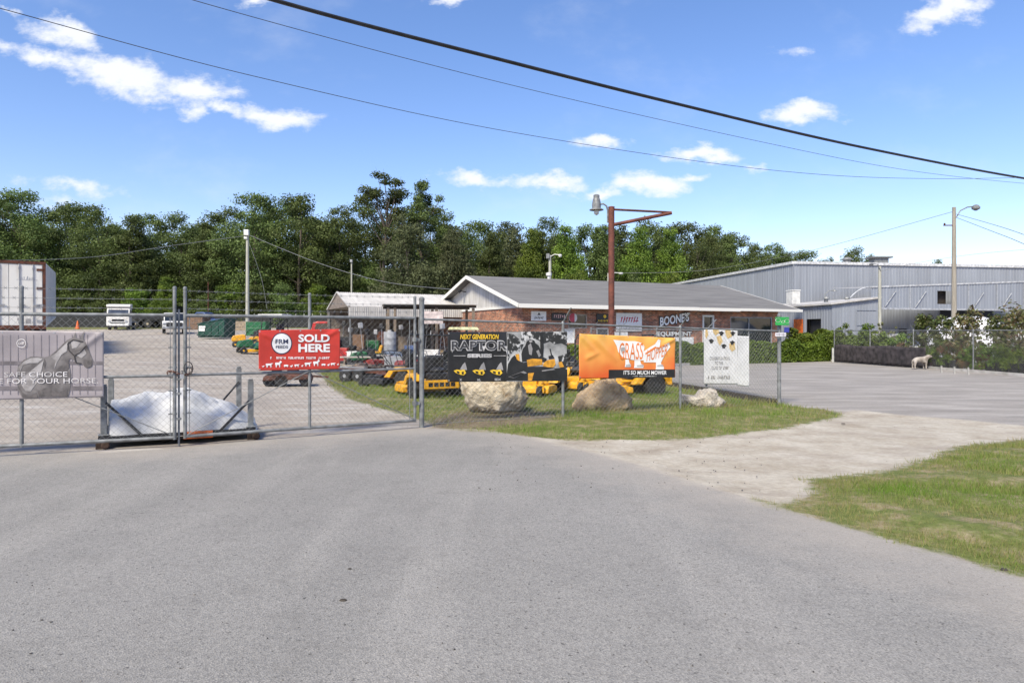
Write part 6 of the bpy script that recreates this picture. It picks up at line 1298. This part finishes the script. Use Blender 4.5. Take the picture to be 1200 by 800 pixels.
# golf cart with white roof
t_ = thing('utility_cart', at(322, 47), 'utility cart with a white roof behind the red feed banner', 'cart', R(170))
for (x, y) in ((-.85, -.5), (-.85, .5), (.85, -.5), (.85, .5)): wheel_part(t_, 'wheel', (x, y, .28), .28, .22)
MB().prism([(-1.3, .4), (-1.3, .85), (-.2, .85), (-.1, .5), (.6, .5), (.75, .95), (1.25, .8), (1.3, .4)], -.6, .6).build('body', black_m, t_, bevel=.04); MB().box((-.15, 0, .8), (.5, 1.0, .14)).box((-.4, 0, 1.05), (.1, 1.0, .5)).build('seat', seat_m, t_, bevel=.03)
for (x, y) in ((-.7, -.55), (-.7, .55), (.7, -.55), (.7, .55)): MB().bar((x, y, .8), (x*.85, y, 1.9), .05).build('roof_post', black_m, t_)
MB().box((0, 0, 1.94), (1.8, 1.35, .09)).build('roof', white_p, t_, bevel=.04)
# dark flatbed trailer and other dim vehicles in front of the back fence
t_ = thing('flatbed_trailer', at(176, 79), 'long dark flatbed trailer with tan wheels under the trees', 'trailer', R(4))
MB().box((0, 0, 1.15), (7.5, 2.3, .3)).box((3.2, 0, 1.9), (.1, 2.2, 1.3)).build('bed', black_m, t_)
tan_m = mat('tan_wheel', (.4, .34, .24), .6)
for x in (-1.2, .2): 
    for s in (-1, 1): wheel_part(t_, 'wheel', (x, s*1.0, .48), .48, .28, tan_m)
o = crate(228, 74, (2.6, 2.0, 1.3), mat('brown_tarp', (.17, .11, .075), .9), 'brown tarpaulin-covered stack in front of the back fence'); o = crate(262, 76, (2.6, 1.5, .8), black_m, 'dark low stack behind the dumpster'); o = crate(275, 70, (3.5, 1.2, .9), mat('tan_pallets', (.3, .24, .17), .9), 'tan pile of boards in front of the back fence'); crate(303, 56, (1.6, 1.3, 1.1), green_p, 'dark green machine by the foot of the yard light pole')
p = at(91, 76); t_ = tag(MB().lathe([(.3, 0), (.3, .05), (.22, .06), (.05, .9), (.01, .92)], (0, 0, 0), 14).build('traffic_cone', mat('cone_orange', (.75, .15, .03), .5), None, True), 'orange cone in the grass right of the semi-trailer', 'cone'); t_.location = p
# rear boundary fence: dark screen with pale posts
ba, bb_ = Vector(((40-CX)/F*83, 83, 0)), Vector(((415-CX)/F*81, 81, 0)); bz = float(gz(ba.x, ba.y)); bL = (bb_-ba).length
f = thing('screen_fence', (ba.x, ba.y, 0), 'dark screened fence with pale post tops in front of the wood', 'fence', frame_rz(ba, bb_))
zof = lambda s: float(gz(ba.x+(bb_.x-ba.x)*s/bL, ba.y+(bb_.y-ba.y)*s/bL))
b = MB(); m_ = MB(); n_ = int(bL/1.0)
for i in range(n_+1):
    s = bL*i/n_; z = zof(s); MB().box((s, .1, z+.8), (.07, .07, 1.72)).build('post', pole_pale, f)
    if i < n_: s2 = bL*(i+1)/n_; z2 = zof(s2); m_.add([(s, 0, z), (s2, 0, z2), (s2, 0, z2+1.45), (s, 0, z+1.45), (s, .03, z), (s2, .03, z2), (s2, .03, z2+1.45), (s, .03, z+1.45)], [(0,1,2,3),(4,5,6,7),(3,2,6,7)])
m_.build('screen', mat('black_screen', (.02, .022, .024), .8, var=.3), f)
# semi-trailer
TY = 30.5; a = P(53, 384, TY); tl = 15.5
tw = 2.6; tz0 = a.z; tzt = CAMH+(HY-307.5)/F*TY
dirv = Vector((-.42*1.0, 1, .047)); 
side = Vector((P(66.3, 384, TY*1.49).x-a.x, TY*.49, 0)); yaw = math.atan2(side.y, side.x)
t_ = thing('semi_trailer', (a.x, a.y, tz0), 'old white box semi-trailer with rust-edged rear doors', 'trailer', yaw-math.pi/2); t_.rotation_euler = (R(2.6), 0, yaw-math.pi/2)
H_ = tzt-tz0                                                     # local: x to the right of the doors (side wall at x=0), y along the length, z up
MB().box((-tw/2, tl/2, H_/2), (tw, tl, H_-.02)).build('box', dirty_white, t_)
b = MB()
for i in range(32): b.box((.012, .25+i*.48, H_/2), (.024, .05, H_-.2))
b.build('side_ribs', dirty_white, t_)
for x0, x1 in ((-tw+.1, -tw/2-.01), (-tw/2+.01, -.1)):
    d_ = MB().box(((x0+x1)/2, -.03, H_/2-.02), (x1-x0, .05, H_-.24)).build('rear_door', dirty_white, t_, bevel=.01)
    for f_ in (.3, .72): 
        x = x0+(x1-x0)*f_; MB().tube([(x, -.085, .1), (x, -.085, H_-.12)], .02, 8).box((x, -.07, .25), (.08, .04, .1)).box((x, -.07, H_-.3), (.08, .04, .1)).box((x+.1, -.09, 1.0), (.22, .03, .05)).build('lock_rod', grey_p, d_)
for z in (.3, 1.0, 1.75, H_-.35): MB().box((-.16, -.065, z), (.3, .03, .1)).build('door_hinge', rust if z > 1.5 else grey_p, t_)
scr = MB(); r_ = random.Random(4)
for i in range(7): scr.bar((-.95+i*.09, -.06, H_*.73), (-.93+i*.09+r_.uniform(-.02, .02), -.06, H_*.73+r_.uniform(.08, .16)), .03, .006)
scr.box((-.66, -.06, H_*.73-.02), (.75, .006, .025)); scr.build('faded_lettering', mat('faded_grey_ink', (.45, .45, .46), .6), t_)
MB().box((-.62, -.062, .3), (.18, .01, .2)).box((-.95, -.062, .38), (.12, .01, .1)).build('decal', ink_g, t_)
MB().box((-tw/2, -.02, H_-.05), (tw+.06, .12, .12)).box((-.03, -.02, H_/2), (.1, .12, H_-.25)).box((-tw+.03, -.02, H_/2), (.1, .12, H_-.25)).box((-tw/2, -.02, .02), (tw+.06, .14, .16)).build('door_frame', rust, t_)
MB().box((-tw/2, -.05, -.55), (1.6, .1, .12)).box((-tw/2-.7, -.05, -.25), (.1, .1, .6)).box((-tw/2+.7, -.05, -.25), (.1, .1, .6)).build('underride_bar', rust, t_)
for y in (1.4, 2.7): 
    for s in (-.3, -tw+.3): 
        o = MB().lathe([(.3, -.24), (.46, -.24), (.5, -.18), (.5, .18), (.46, .24), (.3, .24)], (s, y, -.55), 18, ROTY).build('wheel', rubber, t_, True)
        MB().lathe([(.1, -.25), (.3, -.2), (.3, .2), (.1, .25)], (s, y, -.55), 18, ROTY).build('rim', grey_p, o, True)
MB().box((-tw/2, 2.0, -.12), (1.0, 3.2, .2)).box((-tw/2, 11.5, -.5), (1.6, .2, .9)).build('undercarriage', black_m, t_)
# platform with the white tarpaulin just behind the gates
q0, q1 = Vector((-6.08, 10.12, 0)), Vector((-4.2, 11.05, 0)); L_ = (q1-q0).length
t_ = thing('steel_platform', (q0.x, q0.y, 0), 'low rusty steel platform with grey corner posts behind the gates', 'platform', frame_rz(q0, q1)); pw = 1.35
MB().box((L_/2, .04, .13), (L_+.1, .08, .1)).box((L_/2, pw, .13), (L_+.1, .08, .1)).box((.02, pw/2, .13), (.08, pw-.1, .1)).box((L_-.02, pw/2, .13), (.08, pw-.1, .1)).box((L_/2, pw/2, .16), (L_-.1, pw-.1, .03)).build('frame', black_m, t_)
for (x, y) in ((.0, .05), (L_, .05), (0, pw), (L_, pw)): MB().box((x, y, .04), (.16, .14, .1)).lathe([(.04, -.06), (.06, -.05), (.06, .05), (.04, .06)], (x+.05, y-.08, .06), 12, ROTX).build('foot', mat('dark_rust', (.05, .028, .02), .85, var=.4), t_, bevel=.01)
for (x, y, h_) in ((.02, .08, .78), (L_-.02, .1, .80), (L_-.1, pw, .95), (.02, pw, .8)): MB().box((x, y, .14+h_/2), (.085, .085, h_)).box((x, y, .2), (.15, .15, .02)).box((x, y, .155+h_), (.07, .07, .03)).build('corner_post', galv, t_, bevel=.008)
for pq in (((.05, .03, .68), (.52, .01, .17), .035), ((L_-.05, .04, .62), (L_-.48, .02, .17), .035), ((L_-.1, pw-.04, .85), (L_-.55, pw-.05, .3), .03)): MB().bar(*pq).build('brace', black_m, t_)
MB().box((L_*.62, -.02, .13), (.42, .06, .11)).build('orange_bumper', orange_p, t_, bevel=.01)
tarp = MB(); nx, ny = 60, 40; vs = []
rs_ = random.Random(9)
for j in range(ny+1):
    for i in range(nx+1):
        u_, v_ = i/nx, j/ny; x = .08+(L_+.0)*u_; y = .02+1.4*v_
        ridge = float(np.interp(u_, [0, .06, .2, .38, .5, .62, .75, .88, 1], [.54, .56, .59, .65, .66, .60, .47, .31, .13]))-.04
        prof = math.sin(math.pi*min(1, max(0, .03+.93*v_)))**.52
        tail = 1
        z = .16+ridge*prof
        p = Vector((x*2.2, y*2.2, 3)); z += prof*(.16*abs(noise.noise(p*.9))-.09*abs(noise.noise(p*1.7+Vector((3, 1, 0))))+.012*noise.noise(p*6))-.02*prof
        if v_ < .04: z = .12+.03*noise.noise(Vector((u_*9, 0, 1)))
        y -= .04*math.sin(u_*17)*(1-v_)
        vs.append((x, y, z))
tarp.add(vs, [(j*(nx+1)+i, j*(nx+1)+i+1, (j+1)*(nx+1)+i+1, (j+1)*(nx+1)+i) for j in range(ny) for i in range(nx)])
to = tarp.build('tarpaulin', mat('white_tarp', (.55, .555, .56), .85, var=.08, scale=4, bump=.15, bscale=9), None, True, solid=.004); to.location = t_.location; to.rotation_euler = t_.rotation_euler; tag(to, 'crumpled white tarpaulin heaped over the steel platform', 'tarpaulin')
# ------------------------------------------------------------------ right side: boundary fence, screen, plants
RA, RB = Vector((18.95, 40.2, 0)), Vector((20.9, 25.0, 0)); RL = (RB-RA).length; rrz = frame_rz(RA, RB)
ps = [(x, .03, None, (0, -.2, .3)) for x in (.05, 3.3, 6.6, 10.3, 13.6)]
rf = fence_thing('chain_link_fence', RA, RB, 'chain-link boundary fence in front of the potted plants, right side of the lot', ps, 1.86, 1.82, .035, z0=.05, pitch=.12, wr=.0022)
b = MB(); N = 60
for j in range(7):
    for i in range(N+1):
        x = .1+7.4*i/N; b.v.append((x, .0-.05+.02*math.sin(x*5)+.015*math.sin(x*13), .05+.98*j/6+.03*math.sin(x*1.7)*(j/6)))
b.add([], []); b.f = [(j*(N+1)+i, j*(N+1)+i+1, (j+1)*(N+1)+i+1, (j+1)*(N+1)+i) for j in range(6) for i in range(N)]; b.m = [0]*len(b.f)
b.build('windscreen_cloth', mat('brown_black_screen', (.05, .042, .045), .8, var=.35, scale=4), rf, True, solid=.006)
o = MB().box((0, 0, .35), (.12, .12, .9)).box((0, 0, .81), (.13, .13, .03)).build('marker_post', white_p, None, bevel=.01); p = gnd(976.5, 424); o.location = (p[0], p[1], 0); tag(o, 'short white post at the corner of the hedge and the dark screen', 'post')
def plant(name, px, Y, r, h, n, size, m, label, cat='plant', seed=1, z0=0, shape=1., stem=.03, grp=None):
    x = (px-CX)/F*Y; t_ = thing(name, (x, Y, 0), label, cat, 0, grp); rs = np.random.RandomState(seed)
    k_ = max(4, int(r*h*22)); cz_ = rs.uniform(.25, 1, k_); ca = rs.uniform(0, 6.28, k_); cr_ = r*np.sqrt(rs.uniform(0, 1, k_))*(1-.5*cz_**2 if shape else 1)
    C = np.stack([cr_*np.cos(ca), cr_*np.sin(ca), z0+cz_*h*.92], 1); ii = rs.randint(0, k_, n); d = unit(rs.normal(size=(n, 3))); pos = C[ii]+d*rs.uniform(.3, 1, (n, 1))*min(r, h)*.36; pos[:, 2] = np.maximum(pos[:, 2], .05)
    np_quads('foliage', leaves(rs, pos, unit(d+rs.normal(0, .5, (n, 3))+np.array([0, 0, .3])), size), np.clip(rs.normal(.5, .28, n), 0, 1), m, t_)
    b = MB(); 
    for c_ in C[:7]: b.tube([(0, 0, 0), (c_[0]*.4, c_[1]*.4, c_[2]*.6), tuple(c_)], [stem, stem*.7, stem*.3], 5)
    b.build('stem', bark, t_); return t_
def pot(px, Y, r, h, label):
    x = (px-CX)/F*Y; o = MB().lathe([(r*.82, 0), (r*.98, h*.9), (r*1.06, h*.9), (r*1.06, h), (r*.94, h), (r*.9, h*.85), (.01, h*.84)], (0, 0, 0), 18).build('plant_pot', black_m, None, True); o.location = (x, Y, 0); tag(o, label, 'pot', 'black plant pots along the boundary fence')
def fY(px, off): k_ = (px-CX)/F; return RA.y-(k_*RA.y-RA.x)/(k_+(RB.x-RA.x)/(RA.y-RB.y))+off
mag = leafmat('magnolia_leaf', (.075, .07, .025), (.09, .14, .035), .2, .45, .15); mag_p = leafmat('magnolia_rust_leaf', (.16, .105, .06), (.11, .15, .045), .2, .4, .1)
red_l = leafmat('reddish_leaf', (.17, .06, .045), (.12, .13, .05), .3, .5, .1); soft = leafmat('soft_green_leaf', (.05, .09, .015), (.19, .27, .045), .35, .5, .15)
for i, (px, Y, r, h, m, lab) in enumerate(((1084, 32.5, .62, 2.35, mag, 'magnolia tree left of the brown street lamp pole, growing in a pot'), (1107, 31.5, .72, 2.2, mag, 'round magnolia in front of the brown street lamp pole'), (1135, 30.6, .66, 2.75, mag_p, 'rusty-leaved magnolia with an open top right of the lamp pole'), (1170, 28.8, .85, 2.3, mag, 'broad dark magnolia left of the photo edge'), (1196, 28.2, .9, 2.75, mag_p, 'tall rusty-leaved magnolia at the end of the fence'))):
    plant('magnolia_tree', px, fY(px, 1.5), r*1.1, h, 1500, .075, m, lab, 'tree', 70+i, .35, 1, .03, 'potted magnolias behind the boundary fence')
for i, (px, Y) in enumerate(((1100, 30.3), (1109, 29.8), (1120, 29.3), (1164, 27.6), (1176, 27.2), (1190, 26.8), (1204, 26.5))): pot(px, fY(px, .75), .29, .45, 'black plant pot at the fence foot, %s' % ('below the round magnolia' if px < 1112 else 'left of the reddish shrub' if px < 1130 else 'below the broad dark magnolia' if px < 1180 else 'below the tall magnolia at the end'))
for i, (px, Y, r, h, m, lab) in enumerate(((1134, 28.8, .42, .85, red_l, 'reddish shrub growing at the fence foot near the fence post'), (1096, 31.2, .5, 1.0, soft, 'soft green shrub behind the pale animal statue'), (1150, 29.2, .5, 1.2, soft, 'green shrub behind the curved-top fence post'), (1118, 30.6, .5, 1.3, red_l, 'mixed reddish green shrub under the magnolias'), (1180, 27.9, .6, 1.1, soft, 'low green shrub under the broad magnolia'), (1062, 35.5, .5, 1.2, red_l, 'brownish shrub behind the dark screen end'), (1158, 28.2, .4, .75, red_l, 'small reddish shrub right of the fence post'), (1108, 0, .5, .95, soft, 'low green shrub below the round magnolia'), (1126, 0, .5, 1.0, soft, 'green shrub left of the reddish fence-foot shrub'), (1142, 0, .5, 1.0, soft, 'green shrub right of the reddish fence-foot shrub'), (1168, 0, .55, 1.15, soft, 'bushy green shrub before the broad magnolia'), (1194, 0, .6, 1.2, soft, 'green shrub before the tall end magnolia'), (1088, 0, .45, .95, red_l, 'brownish shrub just right of the pale statue'))): plant('shrub', px, fY(px, .95), r*1.15, h, 1300, .05, m, lab, 'shrub', 90+i, 0, 0, .015)
for i in range(12):
    px = 962+i*9.0; Y = 42.2-i*.45; plant('young_conifer', px, Y, .62, (1.55, 1.9, 1.5, 2.35, 1.6, 1.5, 2.3, 1.6, 1.75, 1.5, 1.7, 1.45)[i], 2600, .06, soft, 'feathery green young tree behind the dark screen, '+('beside the hedge end' if i < 3 else 'one of the tall pair' if i in (3, 6) else 'in the middle of the row' if i < 8 else 'near the pale animal statue'), 'shrub', 120+i, 0, 1, .02, 'feathery young trees in a row behind the dark screen')
for i, (px, h) in enumerate(((1033, 2.6), (1046, 2.3), (1041, 1.9))): plant('climbing_plant', px, 41.0, .22, h, 420, .045, leafmat('pale_leaf', (.12, .13, .06), (.24, .25, .13), .3, .6, .1), 'pale thin climber by the annex pole, '+('tallest' if i == 0 else 'middle' if i == 1 else 'shortest'), 'plant', 150+i, 0, 0, .012)
# white draped mass and other pale things behind the magnolias
c0 = P(1140, 400, 36); b = MB(); nx, ny = 36, 16; vs = []
for j in range(ny+1):
    for i in range(nx+1):
        u_, v_ = i/nx*2-1, j/ny*2-1; q_ = (1-abs(u_)**3.2)*(1-abs(v_)**4); z = 2.62*max(0, q_)**.34*(.88+.12*math.cos(u_*2+.5))+.06*noise.noise(Vector((u_*5, v_*5, 2))); vs.append((u_*2.3, v_*1.4, max(0, z)))
b.add(vs, [(j*(nx+1)+i, j*(nx+1)+i+1, (j+1)*(nx+1)+i+1, (j+1)*(nx+1)+i) for j in range(ny) for i in range(nx)]); o = b.build('white_cover', mat('white_cover_sheet', (.72, .72, .74), .5, var=.06), None, True); o.location = (c0.x, 36, 0); tag(o, 'large white rounded cover behind the magnolias', 'cover')
for px, Y, d, m, lab, nm in ((1073, 37, (.9, .8, .95), white_p, 'white appliance box behind the dark screen end', 'white_box'), (1078, 36, (1.2, .7, .6), mat('maroon_paint', (.09, .035, .04), .6), 'maroon low box behind the dark screen end', 'maroon_box'), (1042, 41.8, (1.5, .9, 1.6), white_p, 'white tank box beside the annex pole', 'tank_box'), (1192, 31.5, (1.6, .8, 2.1), white_p, 'white cabinet behind the tall end magnolia', 'cabinet')):
    x = (px-CX)/F*Y; o = MB().box((0, 0, d[2]/2), d).box((0, 0, d[2]+.025), (d[0]*1.04, d[1]*1.04, .05)).box((0, -d[1]/2-.01, d[2]*.55), (d[0]*.8, .02, d[2]*.5)).build(nm, m, None, bevel=.03); o.location = (x, Y, 0); tag(o, lab, 'box')
# pale animal statue (calf) by the fence foot
def skin_body(name, V, E, rads, m, root, lv=2):
    me = bpy.data.meshes.new(name); me.from_pydata(V, E, []); o = bpy.data.objects.new(name, me); COL.objects.link(o)
    sk = o.modifiers.new('skin', 'SKIN'); 
    for i, r in enumerate(rads): me.skin_vertices[0].data[i].radius = (r, r) if not isinstance(r, tuple) else r
    me.skin_vertices[0].data[root].use_root = True
    ss_ = o.modifiers.new('sub', 'SUBSURF'); ss_.levels = lv; ss_.render_levels = lv; me.materials.append(m); return o
V = [(-.36,0,.52),(-.12,0,.54),(.12,0,.53),(.32,0,.54),(.44,0,.66),(.54,0,.74),(.68,0,.70),(.76,0,.67),
     (-.34,.1,.38),(-.38,.1,.2),(-.36,.1,.02),(-.34,-.1,.38),(-.38,-.1,.2),(-.36,-.1,.02),(.3,.1,.36),(.3,.1,.2),(.31,.1,.02),(.3,-.1,.36),(.3,-.1,.2),(.31,-.1,.02),(-.46,0,.5),(-.5,0,.3),(.52,.12,.78),(.52,-.12,.78)]
E = [(0,1),(1,2),(2,3),(3,4),(4,5),(5,6),(6,7),(0,8),(8,9),(9,10),(0,11),(11,12),(12,13),(3,14),(14,15),(15,16),(3,17),(17,18),(18,19),(0,20),(20,21),(5,22),(5,23)]
rd = [.16,.17,.17,.16,.10,.095,.07,.055,.075,.04,.038,.075,.04,.038,.07,.04,.038,.07,.04,.038,.03,.015,.022,.022]
try:
    me_t = None; me = bpy.data.meshes.new('calf_statue'); me.from_pydata(V, E, []); st = bpy.data.objects.new('calf_statue', me); COL.objects.link(st)
    st.modifiers.new('skin', 'SKIN')
    bpy.context.view_layer.update()
    if not me.skin_vertices: raise RuntimeError('no skin layer')
    for i, r in enumerate(rd): me.skin_vertices[0].data[i].radius = (r, r)
    me.skin_vertices[0].data[1].use_root = True; ss_ = st.modifiers.new('sub', 'SUBSURF'); ss_.levels = 2; ss_.render_levels = 2
except Exception as ex:
    print('skin fallback', ex)
    bpy.data.objects.remove(st); b = MB()
    for (i, j) in E: b.tube([V[i], V[j]], [rd[i], rd[j]], 10)
    st = b.build('calf_statue', white_p, None, True)
if not st.data.materials: st.data.materials.append(mat('pale_statue', (.40, .365, .33), .8, c2=(.2, .17, .145), scale=5))
p = gnd(1078, 432.5); st.location = (p[0], p[1], .0); st.rotation_euler = (0, 0, R(8)); st.scale = (.85, .85, .85); tag(st, 'small pale calf statue standing in front of the dark screen end', 'statue')
for i, (px, Y) in enumerate(((1099, 29.9), (1114, 29.2), (1130, 28.5))):
    o = MB().box((0, 0, .13), (.06, .06, .3)).box((0, 0, .29), (.045, .045, .02)).build('stake', mat('stake_grey', (.4, .39, .37), .8), None, bevel=.008); o.location = ((px-CX)/F*Y, Y-.25, 0); tag(o, 'short white stake at the fence foot, '+('right of the pale statue', 'between the black pots', 'beside the reddish shrub')[i], 'stake')
# ------------------------------------------------------------------ litter and loose stones
rs_ = np.random.RandomState(3)
dark_leaf = mat('dead_leaf', (.05, .04, .03), .8)
def debris(px, py, s, m, label, name):
    x, y = gnd(px, py); b = MB(); r_ = random.Random(px); n_ = 7; ring = [(s*r_.uniform(.6, 1)*math.cos(2*math.pi*k_/n_), s*.7*r_.uniform(.6, 1)*math.sin(2*math.pi*k_/n_)) for k_ in range(n_)]
    b.add([(a_, c_, .004) for a_, c_ in ring]+[(a_*.7, c_*.7, s*.35) for a_, c_ in ring], [tuple(range(n_, 2*n_))]+[(k_, (k_+1) % n_, n_+(k_+1) % n_, n_+k_) for k_ in range(n_)]); o = b.build(name, m); o.location = (x, y, float(ground_z(np.array([x]), np.array([y]))[0])); tag(o, label, 'litter'); return o
debris(410, 667, .022, dark_leaf, 'dark crumpled leaf on the asphalt near the middle', 'dead_leaf'); debris(402, 704, .03, dark_leaf, 'flat brown leaf scrap on the asphalt below the dark leaf', 'dead_leaf')
debris(49, 726, .014, dark_leaf, 'small dark pebble on the asphalt, lower left, first of a pair', 'pebble'); debris(60, 728.5, .013, dark_leaf, 'small dark pebble on the asphalt, lower left, second of a pair', 'pebble'); debris(36, 766, .012, dark_leaf, 'dark pebble on the asphalt near the lower left corner', 'pebble')
debris(1161, 639, .035, ink_w, 'crumpled white paper scrap in the roadside grass', 'paper_scrap'); debris(1177, 668, .04, dark_wood, 'dark stick at the edge of the roadside grass', 'stick'); debris(988, 497, .05, dark_leaf, 'dark scrap lying on the sandy driveway', 'leaf_scrap')
b = MB(); r_ = random.Random(8)
for i in range(420):
    px, py = r_.uniform(-20, 1220), 396+410*r_.random()**1.1
    x, y = gnd(px, max(py, 500)); s = r_.uniform(.003, .008)
    if r_.random() < .35: x, y = gnd(r_.uniform(560, 900), r_.uniform(508, 575)); s *= 1.6
    n_ = 5; ring = [(x+s*r_.uniform(.6, 1.1)*math.cos(2*math.pi*k_/n_), y+s*r_.uniform(.6, 1.1)*math.sin(2*math.pi*k_/n_)) for k_ in range(n_)]; z = float(ground_z(np.array([x]), np.array([y]))[0])
    b.add([(a_, c_, z-.002) for a_, c_ in ring]+[(x+(a_-x)*.6, y+(c_-y)*.6, z+s*.9) for a_, c_ in ring], [tuple(range(n_, 2*n_))]+[(k_, (k_+1) % n_, n_+(k_+1) % n_, n_+k_) for k_ in range(n_)])
tag(b.build('gravel', mat('loose_gravel', (.16, .15, .14), .9, var=.4, scale=40)), 'loose gravel scattered over the asphalt and driveway', 'gravel', kind='stuff')
